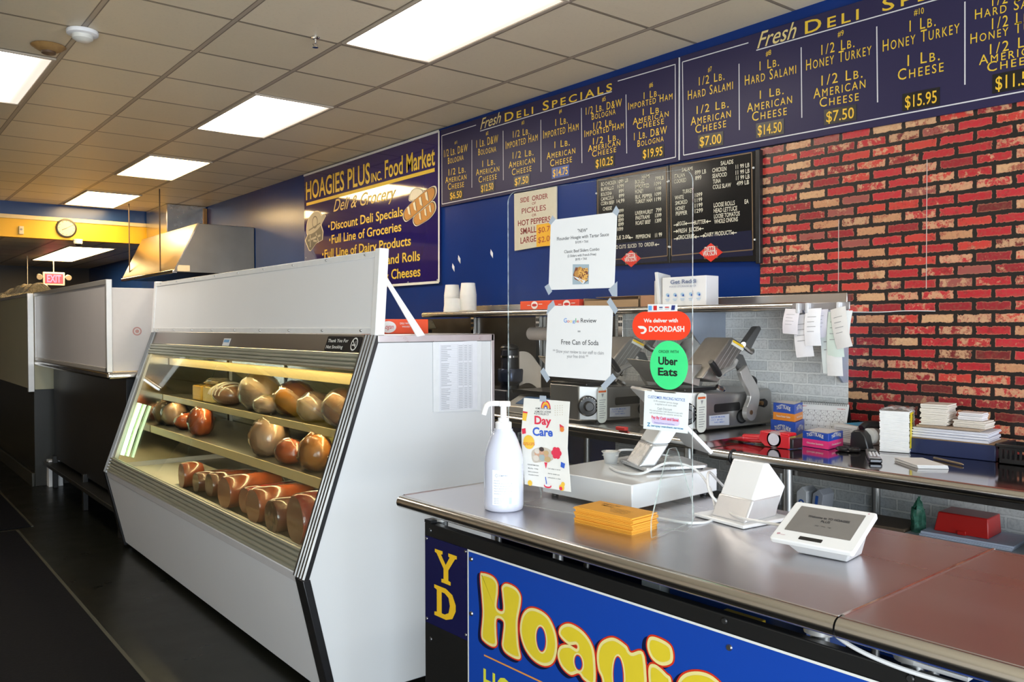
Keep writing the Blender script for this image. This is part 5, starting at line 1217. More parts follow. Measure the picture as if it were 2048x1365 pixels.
PF.poly(f, ccw([(-.381, .725), (-.372, .748), (-.328, .742), (-.327, .715), (-.345, .700), (-.375, .712)]), .0029, 3); PF.poly(f, ccw([(-.381, .722), (-.345, .697), (-.328, .712), (-.328, .705), (-.345, .697), (-.378, .712)][:4]), .0031, 4)
rnd = random.Random(3)
for c, r in (((-.366, .728), .0105), ((-.356, .740), .009)): PF.disc(f, c, r, .0033, 14, 2)
for k in range(34):
    c = V((-.343+rnd.uniform(-.016, .014), .722+rnd.uniform(-.018, .02))); a = rnd.uniform(0, PI); d = V((math.cos(a), math.sin(a)))*.006; PF.line(f, c-d, c+d, .0026, .0035+k*.00002, 1)
obj('food_picture', f, [pm('picture backdrop', (.32, .40, .45), .5), pm('chips print', (.72, .40, .10), .5, var=.2, scale=300), pm('bun print', (.45, .22, .06), .5, var=.2, scale=200), pm('brown tray print', (.20, .07, .04), .5), pm('white tray print', (.72, .72, .74), .5)], t)
t = sheet('flyer', ccw([(-.4761, .6347), (-.241, .6306), (-.2504, .4108), (-.4878, .4172)]), PAPER, 'white flyer offering a free can of soda for a review', 'flyer', TPS[2:6], group='flyers taped to the acrylic screen')
lettering('lettering', PF, PT2[6:9], INK, t, .0026); lettering('small_lettering', PF, PT2[9:], GREYT, t, .0026)
GC = [(.04, .20, .60), (.60, .06, .03), (.80, .55, .05), (.04, .20, .60), (.05, .35, .12), (.60, .06, .03)]
for r, c in zip(PT2[:6], GC): lettering('coloured_letter', PF, [r], pm('logo ink %d%d' % (c[0]*99, c[1]*99), c, .5), t, .0026)
t = sheet('sticker', rrect(-.1763, .0063, .5317, .6115, .0395, 8), pm('orange red sticker', (.85, .045, .012), .35), 'orange red delivery sticker with rounded ends on the screen', 'sticker', group='delivery stickers on the screen')
lettering('lettering', PF, PT3, WINK, t, .0026)
f = MB(); x, z = -.158, .5605
PF.poly(f, ccw(smooth([(x, z+.010), (x+.018, z+.010), (x+.027, z+.004), (x+.028, z-.004), (x+.020, z-.011), (x+.012, z-.0115), (x+.009, z-.008), (x+.018, z-.006), (x+.021, z-.001), (x+.017, z+.0025), (x+.007, z+.003)], 4)), .0026)
obj('logo_mark', f, WINK, t)
f = MB(); uc, vc = -.0605, .462; t = sheet('sticker', [(uc+.0585*math.cos(2*PI*i/48), vc+.068*math.sin(2*PI*i/48)) for i in range(48)], pm('bright green sticker', (.045, .68, .22), .35), 'oval bright green food delivery sticker on the screen', 'sticker', group='delivery stickers on the screen')
lettering('lettering', PF, PT4, pm('black print', (.006, .008, .008), .5), t, .0026)
t = sheet('sticker', ccw([(-.1261, .6325), (-.0344, .6308), (-.0344, .6114), (-.1261, .61)]), PAPER, 'small white sticker of payment card logos above the orange sticker', 'sticker')
f = MB()
for k, u in enumerate((-.124, -.108, -.090, -.072, -.053)):
    w_ = .011 if k != 3 else .013
    if k in (0, 1, 4): PF.poly(f, [(u, .615), (u+w_, .615), (u+w_+(.002 if k == 4 else 0), .628), (u+(.002 if k == 4 else 0), .628)], .0026, (0, 1, 0, 0, 2)[k])
    else: PF.line(f, (u, .623), (u+w_, .623), .003, .0026, 2 if k == 2 else 1); PF.line(f, (u, .618), (u+w_, .6185), .0015, .0026, 3)
obj('card_logos', f, [pm('card blue', (.10, .32, .66), .4), pm('card red', (.55, .02, .02), .4), pm('card navy', (.02, .03, .16), .4), GREYT], t)
t = sheet('notice', ccw([(-.1361, .3874), (.002, .3824), (-.0027, .2762), (-.1406, .2797)]), pm('mint white card', (.74, .80, .80), .4), 'white customer pricing notice card low on the screen', 'notice')
lettering('heading', PF, PT5[:1], BLUEI, t, .0026); lettering('lettering', PF, PT5[1:6], GREYT, t, .0026)
f = MB(); PF.poly(f, rrect(-.1135, -.0265, .2945, .3165, .009), .0025); obj('pink_banner', f, pm('lilac banner', (.62, .55, .74), .5), t)
lettering('banner_lettering', PF, PT5[6:7], pm('pink print', (.72, .06, .12), .5), t, .003); lettering('logo_lettering', PF, PT5[7:], pm('teal blue print', (.02, .20, .40), .5), t, .0026)
lettering('banner_small_lettering', PF, [('Displayed Prices are Cash Prices', 'n', -.105, .298, -.042, .296, .0036)], BLUEI, t, .003)
# day care poster hanging on the left end of the screen
DCF = PF; uv = [(-.5654, .0723), (-.388, .0692), (-.4005, .20), (-.398, .26), (-.3916, .3432), (-.5676, .3454), (-.578, .24), (-.577, .20)]
t = sheet('poster', ccw(uv), pm('cream poster paper', (.74, .73, .68), .5), 'cream day care poster behind the sanitizer bottle', 'poster', [ccw([(-.505, .338), (-.48, .338), (-.48, .356), (-.505, .356)])], .006)
obs = .0066
lettering('lettering', PF, PT6[:2]+[('4123 SCHILLER CT', 'n', -.527, .296, -.470, .296, .006)]+PT6[4:], INK, t, obs)
lettering('red_word', PF, PT6[2:3], pm('poster red', (.66, .03, .07), .5), t, obs+.0004); lettering('blue_word', PF, PT6[3:4], pm('poster blue', (.03, .10, .50), .5), t, obs)
f = MB(); e = obs
c = (-.4815, .3175)
for r, mi in ((.0185, 0), (.0145, 1), (.0105, 2), (.0065, 3), (.0035, 4)):
    PF.poly(f, [(c[0]+r*math.cos(PI*i/18), c[1]+r*1.35*math.sin(PI*i/18)) for i in range(19)], e, mi); e += .0002
PF.disc(f, (-.547, .2075), .022, e, 28, 1); PF.poly(f, ccw([(-.5703, .3026), (-.5513, .3009), (-.5583, .273), (-.5729, .2749)]), e, 1); PF.poly(f, ccw([(-.5703, .3036), (-.5513, .3019), (-.5525, .2975), (-.5695, .2985)]), e+.0003, 0)
PF.poly(f, ccw([(-.5752, .2471), (-.5605, .2503), (-.5584, .2339), (-.5731, .2307)]), e, 0); PF.poly(f, ccw([(-.4235, .1575), (-.4082, .1534), (-.4116, .1382), (-.4252, .1424)]), e, 3); PF.poly(f, ccw([(-.4284, .2729), (-.4114, .2649), (-.4268, .2497)]), e, 0); PF.disc(f, (-.4195, .257), .008, e+.0003, 14, 2)
for i in range(6): a = PI/3*i; PF.disc(f, (-.4405+.011*math.cos(a), .183+.011*math.sin(a)), .0085, e+.00005*i, 14, 0)
PF.disc(f, (-.4405, .183), .010, e+.0004, 14, 0)
PF.disc(f, (-.543, .079), .009, e, 16, 1); PF.disc(f, (-.421, .079), .010, e, 16, 1); PF.disc(f, (-.416, .090), .007, e+.0002, 14, 1); PF.disc(f, (-.424, .076), .006, e+.0003, 12, 0); PF.disc(f, (-.474, .078), .0145, e, 18, 0, .007); PF.disc(f, (-.474, .081), .012, e+.0003, 18, 4, .005); PF.line(f, (-.478, .083), (-.482, .105), .003, e+.0004, 3)
PF.poly(f, ccw([(-.487, .150), (-.475, .150), (-.4805, .130)]), e, 0)
obj('printed_pictures', f, [pm('poster red', (.66, .03, .07), .5), pm('poster yellow', (.78, .48, .05), .5), pm('poster orange', (.72, .22, .04), .5), pm('poster blue', (.03, .10, .50), .5), PAPER], t)
f = MB(); ph = smooth([(-.5379, .1707), (-.5288, .1859), (-.4966, .1959), (-.4649, .1902), (-.4517, .1702), (-.4615, .1566), (-.4967, .1503), (-.5289, .1456)], 4)
PF.poly(f, ccw(ph), obs, 0)
for c, r, mi, ry in (((-.515, .176), .010, 1, .012), ((-.514, .182), .0105, 4, .008), ((-.497, .183), .0095, 1, .012), ((-.497, .1895), .0095, 2, .007), ((-.480, .174), .009, 1, .011), ((-.479, .180), .0095, 3, .007), ((-.518, .160), .012, 4, .009), ((-.494, .163), .011, 5, .010), ((-.474, .160), .012, 3, .009)): PF.disc(f, c, r, e+.0001, 16, mi, ry); e += .0001
obj('group_photo', f, [pm('photo beige', (.52, .46, .38), .5, var=.2, scale=90), pm('photo skin', (.55, .32, .21), .5), pm('photo dark hair', (.05, .03, .025), .5), pm('photo tan', (.50, .34, .16), .5), pm('photo cream', (.62, .56, .48), .5), pm('photo green grey', (.34, .40, .38), .5)], t)
lettering('number', PF, [('12751375', 'c', -.570, .196, -.524, .199, .0085)], pm('poster orange red', (.62, .12, .03), .5), t, obs+.0012)
f = MB()
for i in range(4):
    for j in range(5): PF.disc(f, (-.446+i*.009, .327-.007*j+.001*i), .0014, obs, 8)
obj('dot_print', f, pm('poster tan dots', (.50, .42, .28), .5), t)
# ------------------------------------------------------------------ cash drawer and point of sale
DO = V((1.866, 1.764, .93)); du, dv = V((-.06, .998, 0)).normalized(), V((.998, .06, 0)).normalized()
def dpt(a, b, z): return DO+du*a+dv*b+V((0, 0, z))
def dbox(mb, a0, a1, b0, b1, z0, z1, mi=0):
    p = [dpt(a, b, z) for z in (z0, z1) for a in (a0, a1) for b in (b0, b1)]; return mb.add(p, [(0, 1, 3, 2), (4, 6, 7, 5), (0, 4, 5, 1), (2, 3, 7, 6), (0, 2, 6, 4), (1, 5, 7, 3)], mi)
GW = pm('glossy white metal', (.80, .81, .82), .14, var=.01, coat=.4)
t = thing('till_box', 'glossy white cash drawer lying on the counter', 'cash drawer', dpt(.2, .22, 0))
obj('body', dbox(MB(), 0, .39, 0, .445, .012, .088), GW, t, .004, 3)
for a in (.03, .36):
    for b in (.03, .41): obj('rubber_foot', MB().cyl(dpt(a, b, 0), dpt(a, b, .013), .012), BPLAS, t)
obj('seam', dbox(MB(), .001, .389, .440, .4465, .07, .073), GREY, t)
t = thing('sauce_cup', 'small clear plastic cup of white stuff on the cash drawer', 'cup', (2.115, 2.10, 1.018))
obj('cup', MB().lathe([(.022, 0), (.029, .036), (.034, .040), (.034, .042), (.031, .042), (.0285, .037), (.021, .003)], (2.115, 2.10, 1.018), 28), pm('frosted cup', (.72, .73, .73), .25, trans=.2), t)
obj('filling', MB().blob((2.115, 2.10, 1.018+.032), (.027, .027, .012), amp=.4, seed=3), pm('white filling', (.78, .78, .76), .5, sub=.1), t)
t = thing('cash_register_screen', 'white point of sale screen on a silver neck, seen from behind', 'point of sale screen', (2.2, 1.93, 1.018))
BC = V((2.20, 1.935, 0)); M = Matrix.Translation(BC+V((0, 0, 1.018))) @ Matrix.Rotation(math.radians(-22), 4, 'Z')
SILV = pm('silver plastic', (.56, .56, .57), .28, .6, var=.03)
f = MB(); f.prism([M @ V((a, b, .006)) for a, b in rrect(-.12, .12, -.105, .105, .02)], (0, 0, .011)); obj('base_plate', f, SILV, t, .002)
f = MB(); f.prism([M @ V((a, b, .0)) for a, b in rrect(-.11, .11, -.095, .095, .02)], (0, 0, .006)); obj('base_foot', f, BPLAS, t)
wd = V((-.09, -.18, 0)).normalized(); nb, nt_ = V((2.075, 1.965, 1.034)), V((2.20, 1.945, 1.185))
thn = V((.055, -.03, 0))
def neck(z0, z1):
    a, b = nb+(nt_-nb)*z0, nb+(nt_-nb)*z1; h = .062
    return MB().add([a-wd*h, a+wd*h, a+wd*h+thn, a-wd*h+thn, b-wd*h, b+wd*h, b+wd*h+thn, b-wd*h+thn], [(0, 3, 2, 1), (4, 5, 6, 7), (0, 1, 5, 4), (1, 2, 6, 5), (2, 3, 7, 6), (3, 0, 4, 7)])
obj('lower_neck', neck(0, .48), SILV, t, .008, 3); obj('upper_neck', neck(.48, 1.0), GW, t, .008, 3)
sc_ = [V(p) for p in ((2.17, 2.062, 1.283), (2.078, 1.882, 1.283), (2.262, 1.778, 1.07), (2.352, 1.958, 1.07))]
nrm = (sc_[1]-sc_[0]).cross(sc_[3]-sc_[0]).normalized(); nrm = nrm if nrm.z > 0 else -nrm
obj('display_back', MB().prism(sc_, nrm*.014), GW, t, .004, 3)
cen = sum(sc_, V((0, 0, 0)))/4; obj('glass_face', MB().prism([cen+(p-cen)*.94+nrm*.0142 for p in sc_], nrm*.001), pm('dark screen glass', (.02, .02, .025), .08), t)
CAB = pm('white cable', (.80, .81, .82), .35)
tag(obj('cable', MB().tube(catmull([(2.03, 2.02, 1.022), (1.985, 1.93, 1.024), (1.99, 1.84, 1.03), (2.07, 1.80, 1.06), (2.10, 1.72, 1.05), (2.08, 1.64, 1.00), (2.00, 1.56, .937), (1.90, 1.56, .935), (1.87, 1.66, .936)], 10), .0042, 8), CAB), 'white cable looping from the drawer top down to the counter', 'cable', 'white cables on the counter')
tag(obj('cable', MB().tube(catmull([(2.30, 1.72, .936), (2.17, 1.68, 1.01), (2.10, 1.66, 1.045), (2.03, 1.60, 1.00), (2.02, 1.53, .96), (1.955, 1.44, .965), (1.93, 1.36, .972), (1.935, 1.26, .975), (1.96, 1.22, .985)], 10), .0042, 8), CAB), 'white cable arching over the printer foot to the small tablet', 'cable', 'white cables on the counter')
tag(obj('cable', MB().tube(catmull([(2.14, 2.12, 1.024), (2.20, 2.14, 1.05), (2.28, 2.10, 1.045), (2.33, 2.02, 1.03)], 10), .004, 8), CAB), 'short white cable arching behind the silver neck', 'cable', 'white cables on the counter')
# orange menus
t = thing('menu_stack', 'thick stack of orange folded paper menus', 'paper stack', (1.72, 1.69, .93))
c0, a_, b_ = V((1.676, 1.584, .93)), V((-.014, .215, 0)), V((.114, .010, 0)); OM = pm('orange menu paper', (.80, .36, .035), .6, var=.07, scale=25)
f = MB(); rnd = random.Random(5)
for k in range(15):
    j = V((rnd.uniform(-.003, .003), rnd.uniform(-.003, .003), 0)); z = .0031*k
    f.prism([c0+j+V((0, 0, z)), c0+j+b_+V((0, 0, z)), c0+j+a_+b_+V((0, 0, z)), c0+j+a_+V((0, 0, z))], (0, 0, .0027))
obj('menus', f, OM, t)
mf = Frame(c0+a_+V((0, 0, .0463)), -a_, b_); rows = [('Hoagie Plus', 'i', .03, .085, .10, .085, .012), ('Menu', 'i', .045, .066, .09, .066, .012)]
for k in range(4): rows.append(('soup salad hoagies steaks wings'[k*2:20+k*3], 'n', .085+.01*k, .060-.012*k, .17, .060-.012*k, .005))
lettering('lettering', mf, rows, pm('brown print', (.16, .09, .02), .6), t, .0006)
# receipt printer
t = thing('receipt_printer', 'white wedge shaped receipt printer on a flat foot', 'printer', (2.06, 1.51, .93))
f = MB().prism([V((x, y, .931)) for x, y in ((1.962, 1.43), (1.985, 1.625), (2.19, 1.605), (2.165, 1.41))], (0, 0, .011)); obj('foot', f, GW, t, .004, 3)
pr = [(1.988, .940), (2.088, 1.102), (2.108, 1.100), (2.190, 1.024), (2.135, .940)]
lowp = [(1.988, .940), (2.024, .998), (2.162, .998), (2.150, .980), (2.135, .940)]
f = MB().prism([V((x, 1.445, z)) for x, z in pr], (.012, .125, 0)); obj('body', f, GW, t, .007, 3)
f = MB().prism([V((x*1.0-.002 if x < 2.05 else x+.002, 1.443, z)) for x, z in ((1.988, .941), (2.0255, 1.003), (2.1625, 1.003), (2.135, .941))], (.012, .129, 0)); obj('lower_band', f, pm('pale silver band', (.58, .57, .57), .3, .3), t, .006, 3)
# tablet terminal
t = thing('card_terminal', 'small white tablet terminal with a grey screen', 'card terminal', (1.9, 1.15, .93))
q = [V(p) for p in ((1.966, 1.266, 1.037), (1.995, 1.058, 1.037), (1.842, 1.037, .969), (1.813, 1.245, .969))]
ux, uy = (q[1]-q[0]), (q[0]-q[3]); TF = Frame(q[3], ux, uy); W_, H_2 = ux.length, uy.length
f = MB(); TF.slab(f, rrect(0, W_, 0, H_2, .008), .014, 0); obj('housing', f, GW, t, .003, 3)
f = MB(); TF.slab(f, rrect(.022, W_-.022, .042, H_2-.018, .002), .001, .0008); s = obj('screen', f, pm('grey lit screen', (.19, .18, .17), .12, spec=.5), t)
lettering('screen_lettering', TF, [('Welcome to YD HOAGIES', 'b', .056, .108, .162, .108, .0085), ('PLUS', 'b', .095, .094, .118, .094, .0085), ('pay   chip   tap', 'n', .088, .076, .128, .076, .004)], pm('dark screen text', (.03, .03, .035), .4), s, .0014)
f = MB(); TF.slab(f, rrect(.070, .128, .014, .027, .002), .0008, .0006); obj('chip_slot', f, BPLAS, t)
f = MB(); TF.disc(f, (W_-.018, H_2-.010), .0022, .0008); TF.poly(f, ccw([(.013, .018), (.021, .022), (.018, .027), (.011, .024)]), .0008); write(f, TF, [('clover', 'n', .022, .019, .034, .019, .004)], .0008); obj('logo_print', f, pm('pale pink print', (.5, .25, .3), .5), t)
b0 = [TF.P(u, v, -.014) for u, v in ((.03, .012), (W_-.012, .012), (W_-.012, H_2-.02), (.03, H_2-.02))]
cc = sum(b0, V((0, 0, 0)))/4; b1 = [V((cc.x+(p.x-cc.x)*.74+.012, cc.y+(p.y-cc.y)*.74, .931)) for p in b0]
f = MB().add(b0+b1, [(0, 1, 2, 3), (7, 6, 5, 4), (0, 4, 5, 1), (1, 5, 6, 2), (2, 6, 7, 3), (3, 7, 4, 0)]); obj('stand', f, GW, t, .005, 3)
# price list on the case end
PL = Frame((0, Y0-.0045, 0), (1, 0, 0))
t = thing('price_list', 'faint typed price list in a clear sleeve on the case end', 'price list', (2.085, Y0-.004, 1.135))
f = MB(); PL.slab(f, [(1.955, 1.138), (2.205, 1.13), (2.21, 1.455), (1.955, 1.437)], .001, 0); obj('sleeve', f, pm('clear sleeve', (.74, .76, .77), .2), t)
f = MB(); PL.slab(f, [(1.985, 1.142), (2.185, 1.138), (2.185, 1.440), (1.985, 1.430)], .0008, .001); obj('sheet', f, pm('lilac white paper', (.74, .75, .79), .6), t)
f = MB()
for k in range(36):
    z = 1.418-k*.0077
    if k in (9, 23): continue
    rr = random.Random(k)
    for u0, w_ in ((1.995, rr.uniform(.025, .055)), (2.085, .022), (2.115, .016), (2.140, .014)): PL.line(f, (u0, z), (u0+w_, z), .0024, .0015)
for u in (1.992, 2.08, 2.110, 2.136, 2.158): PL.line(f, (u, 1.147), (u, 1.424), .0008, .0015)
for k in range(37): PL.line(f, (1.992, 1.4215-k*.0077), (2.158, 1.4215-k*.0077), .0006, .0014)
obj('typing', f, pm('pale grey typing', (.40, .41, .44), .6), t)
# red carton on top of the case
t = thing('carton', 'red orange carton on the case top behind the white brace', 'box', (2.05, 3.4, ZT+.004))
obj('box', MB().box(1.80, 2.09, 3.24, 3.34, 1.470, 1.535), ORB, t, .003)
cf = Frame((0, 3.2395, 0), (1, 0, 0)); f = MB(); cf.disc(f, (1.88, 1.500), .040, .0005, 24, 0, .026); obj('oval', f, PAPER, t); lettering('lettering', cf, [('Logan', 'i', 1.853, 1.492, 1.907, 1.492, .020)], RED, t, .001)
lettering('side_lettering', cf, [('DELI WRAP', 'n', 1.94, 1.512, 2.00, 1.512, .008), ('WAXED', 'n', 1.95, 1.498, 1.99, 1.498, .007)], PAPER, t, .001)
# ================================================================== BACK WORK TABLES
def table(y0, y1, x0, x1, z, label, mat, legs):
    t = thing('steel_table', label, 'table', ((x0+x1)/2, (y0+y1)/2, 0), 0, 'back wall work tables')
    obj('top', MB().box(x0+.015, x1, y0, y1, z-.03, z), mat, t, .002)
    obj('rolled_edge', MB().cyl((x0+.018, y0, z-.021), (x0+.018, y1, z-.021), .022, None, 18), TUBE, t)
    obj('end_lip', MB().box(x0+.015, x1, y0-.004, y0, z-.04, z+.0005), CHROME, t)
    obj('under_frame', MB().box(x0+.08, x1-.02, y0+.03, y1-.03, z-.075, z-.03), DSTEEL, t)
    for y in legs:
        for x in (x0+.06, x1-.06): obj('leg', MB().cyl((x, y, 0), (x, y, z-.03), .019, None, 14), pm('zinc leg', (.45, .45, .44), .35, .9), t)
    obj('under_shelf', MB().box(x0+.05, x1-.03, y0+.02, y1-.02, .60, .62), DSTEEL, t)
RTOP = pm('mirror dark stainless', (.36, .33, .33), .09, 1, var=.08, scale=4, stretch=(1, .1, 1))
table(.5, 2.272, 2.875, 3.682, .98, 'dark polished steel table along the brick wall at right', RTOP, (.62, 1.93))
table(2.284, 5.15, 2.86, 3.675, 1.01, 'steel table carrying the two meat slicers', STEEL, (2.42, 3.8, 5.0))
TZ = .98
tag(obj('tied_cord', MB().tube([(2.893+.027*math.cos(a), 2.16, .957+.027*math.sin(a)) for a in [2*PI*k/16 for k in range(16)]], .005, 8, closed=True), BPLAS), 'black cord tied round the table edge', 'cord')
# ------------------------------------------------------------------ meat slicer, built along +x with its working face towards -y
SL = pm('satin cast slicer body', (.40, .39, .375), .34, .85, var=.12, scale=6, bump=.03); SLP = pm('ribbed slicer plate', (.38, .36, .33), .34, .85, var=.2, scale=18, stretch=(.1, 1, 1))
def slicer(loc, label):
    t = thing('meat_slicer', label, 'meat slicer', loc, 0, 'deli meat slicers'); P = lambda n, f, m, p=t, bv=0, sg=2, **k: obj(n, f, m, p, bv, sg, local=True, **k)
    fr = Frame((0, 0, 0), (1, 0, 0)); ox, oz = 3.05, 1.0        # outline below was measured in room x and z
    q = lambda l: [(a-ox, b-oz) for a, b in l]
    body = q([(3.085, 1.012), (3.60, 1.005), (3.608, 1.02), (3.607, 1.165), (3.59, 1.182), (3.36, 1.176), (3.085, 1.187)])
    f = MB(); fr.slab(f, body, .34, 0); b = P('base_body', f, SL, t, .012, 3)
    f = MB().prism([(.035, 0, .012), (.035, 0, .187), (-.07, .09, .195), (-.07, .09, .012)][::-1], (0, .22, 0)); P('left_cheek', f, SL, t, .008, 3)
    for x in (.02, .53):
        for y in (.04, .30): P('rubber_foot', MB().cyl((x, y, -.0), (x, y, .014), .02, .017), BPLAS)
    f = MB(); fr.slab(f, rrect(.10, .295, .088, .128, .012), .004, .0015); P('slot', f, BLACK); f = MB(); fr.slab(f, rrect(.41, .492, .098, .132, .015), .004, .0015); P('slot', f, BLACK)
    f = MB().cyl((.412, -.002, .118), (.412, -.045, .118), .010); P('knob_stem', f, pm('bronze stem', (.25, .14, .06), .4, .8))
    f = MB().lathe([(.010, 0), (.020, .004), (.022, .02), (.016, .028)], (.445, -.012, .116), 14, 0, Matrix.Rotation(PI/2, 4, 'X')); f.box(.42, .475, -.03, -.012, .110, .122); P('knob', f, BPLAS)
    f = MB(); fr.slab(f, q([(3.114, 1.032), (3.26, 1.024), (3.26, 1.076), (3.114, 1.077)]), .002, .0025); s = P('data_plate', f, pm('pale data plate', (.48, .50, .56), .3))
    o = write(MB(), fr, [('SLICER MODEL', 'n', .075, .065, .18, .063, .007), ('115 V  60 HZ', 'n', .075, .053, .16, .051, .006), ('NO 4821', 'n', .10, .041, .17, .039, .006)], .003); obj('plate_print', o, BLUEI, s, local=True)
    f = MB(); fr.disc(f, (.31, .058), .043, .002, 30, 0, .034); fr.disc(f, (.31, .058), .034, .003, 28, 1, .026); P('oval_badge', f, [BLACK, pm('badge grey', (.05, .05, .05), .3)])
    lab = MB(); fr.slab(lab, rrect(-.026, .040, .005, .186, .028), .002, .003); s = P('warning_label', lab, pm('pale warning label', (.66, .68, .62), .4))
    o = MB(); fr.poly(o, [(-.020, .158), (.034, .158), (.034, .168), (-.020, .168)], .004); o2 = MB()
    fr.poly(o2, [(.0, .152), (.018, .152), (.008, .132)], .004)
    for k in range(9): fr.line(o2, (-.014, .12-.011*k), (.030-.006*(k % 3), .12-.011*k), .003, .004)
    obj('label_band', o, pm('orange band', (.60, .12, .03), .4), s, local=True); obj('label_print', o2, GREYT, s, local=True)
    dc = Matrix.Rotation(PI/2, 4, 'X') @ Matrix.Rotation(-.55, 4, 'Y'); c = (-.045, .048, .09)
    d = P('dial', MB().lathe([(.052, 0), (.052, .012), (.046, .018), (.026, .02), (.024, .045), (.02, .048)], c, 30, 0, dc), BPLAS)
    f = MB()
    for k in range(9):
        a = PI/9*k-.3; v = dc @ V((.044*math.cos(a), .044*math.sin(a), .0185)); f.blob(V(c)+v, (.003, .003, .003), 6, 4)
    obj('dial_marks', f, WINK, d, local=True)
    P('blade', MB().lathe([(.145, 0), (.148, .004), (.10, .012), (.03, .02), (.02, .03)], (.20, .23, .285), 40, 0, Matrix.Rotation(PI/2, 4, 'X') @ Matrix.Rotation(.15, 4, 'Y')), CHROME)
    P('gauge_plate', MB().prism([(-.115, .05, .315), (.04, .02, .315), (.02, .02, .212), (-.105, .05, .245)][::-1], (0, .02, 0)).prism([(-.115, .05, .315), (-.115, .35, .33), (.02, .35, .22), (.02, .02, .212)], (0, 0, .008)), SLP, t, .003)
    ch = q([(3.242, 1.431), (3.262, 1.436), (3.364, 1.396), (3.152, 1.229), (3.038, 1.254)]); f = MB(); fr.slab(f, ch[::-1], .15, .02); P('product_chute', f, SLP, t, .006, 3)
    f = MB()
    for k in range(4):
        a = V((3.26+.022*k-ox, 1.415-.009*k-oz)); b2 = a+V((-.15, -.145)); fr.line(f, a, b2, .003, .021)
    P('chute_rib', f, ALU)
    f = MB(); fr.slab(f, q([(3.262, 1.425), (3.249, 1.406), (3.336, 1.371), (3.353, 1.392)]), .002, .0225); s = P('yellow_label', f, pm('white label half', (.66, .66, .6), .4)); f = MB(); fr.poly(f, q([(3.262, 1.425), (3.2565, 1.416), (3.3445, 1.382), (3.353, 1.392)]), .0232); obj('yellow_band', f, pm('caution yellow', (.75, .48, .02), .4), s, local=True)
    P('push_grip', MB().tube([(.012, -.05, .330), (.028, -.05, .315), (.066, -.05, .276), (.078, -.05, .266)], [.012, .0155, .0155, .012], 14), BPLAS)
    P('grip_bracket', MB().tube(catmull([(.07, -.05, .262), (.11, -.035, .274), (.16, -.02, .285), (.22, -.012, .30), (.25, -.01, .33)]), .013, 10), ALU)
    f = MB(); fr.slab(f, q([(3.350, 1.384), (3.468, 1.486), (3.490, 1.490), (3.500, 1.475), (3.412, 1.372)])[::-1], .04, .012); P('meat_pusher', f, pm('dark pusher plastic', (.10, .10, .10), .35), t, .005)
    P('pusher_clamp', MB().tube([(.29, -.02, .40), (.335, -.02, .375), (.36, -.02, .368)], [.016, .013, .016], 10), CHROME)
    f = MB(); fr.slab(f, q([(3.300, 1.345), (3.33, 1.362), (3.385, 1.352), (3.445, 1.262), (3.437, 1.246), (3.357, 1.262)])[::-1], .012, -.01); P('blade_guard', f, pm('grey guard plate', (.22, .22, .22), .3, .8), t, .004)
    P('handle', MB().tube(catmull([(.315, -.02, .232), (.345, -.025, .242), (.375, -.025, .228), (.372, -.02, .202), (.345, -.015, .196)]), .013, 10), BPLAS)
    arm = q([(3.312, 1.290), (3.335, 1.250), (3.375, 1.205), (3.40, 1.165), (3.395, 1.125), (3.37, 1.085)])
    path = catmull([fr.P(a, b2, .035) for a, b2 in arm]); mb = MB(); n = len(path)
    for i in range(n):
        wv = .030+.010*i/n; p0, p1 = path[max(i-1, 0)], path[min(i+1, n-1)]; d2 = (p1-p0).normalized(); s2 = V((d2.z, 0, -d2.x))
        mb.v += [path[i]-s2*wv+V((0, -.012, 0)), path[i]+s2*wv+V((0, -.012, 0)), path[i]+s2*wv+V((0, .012, 0)), path[i]-s2*wv+V((0, .012, 0))]
        if i: o_3 = 4*i; mb.f += [(o_3-4+k, o_3-4+(k+1) % 4, o_3+(k+1) % 4, o_3+k) for k in range(4)]; mb.m += [0]*4
    mb.f += [(3, 2, 1, 0), (4*n-4, 4*n-3, 4*n-2, 4*n-1)]; mb.m += [0, 0]
    a_ = P('carriage_arm', mb, ALU, t, .006, 3)
    f = MB(); c = path[-1]; f.cyl(c+V((0, .01, -.005)), c+V((0, -.014, -.005)), .042, .040, 24); obj('arm_end', f, ALU, a_, local=True); f = MB().cyl(c+V((-.005, -.013, -.005)), c+V((-.005, -.017, -.005)), .011); obj('arm_bolt', f, pm('brown bolt', (.2, .12, .07), .5, .7), a_, local=True)
    P('tray_rim', MB().box(-.07, .16, .03, .30, .190, .206), BPLAS, t, .004); P('thumb_screw', MB().tube([(.12, .0, .21), (.15, -.01, .196), (.165, -.01, .19)], [.012, .014, .008], 8), CHROME)
    return t
S0 = slicer((3.05, 2.46, 1.01), 'right hand steel meat slicer in front of the white brick')
S0.location.z = 1.0105
S1 = dup(S0, (2.97, 3.02, 1.0105), 0, 'second meat slicer half hidden behind the flyers and stickers')
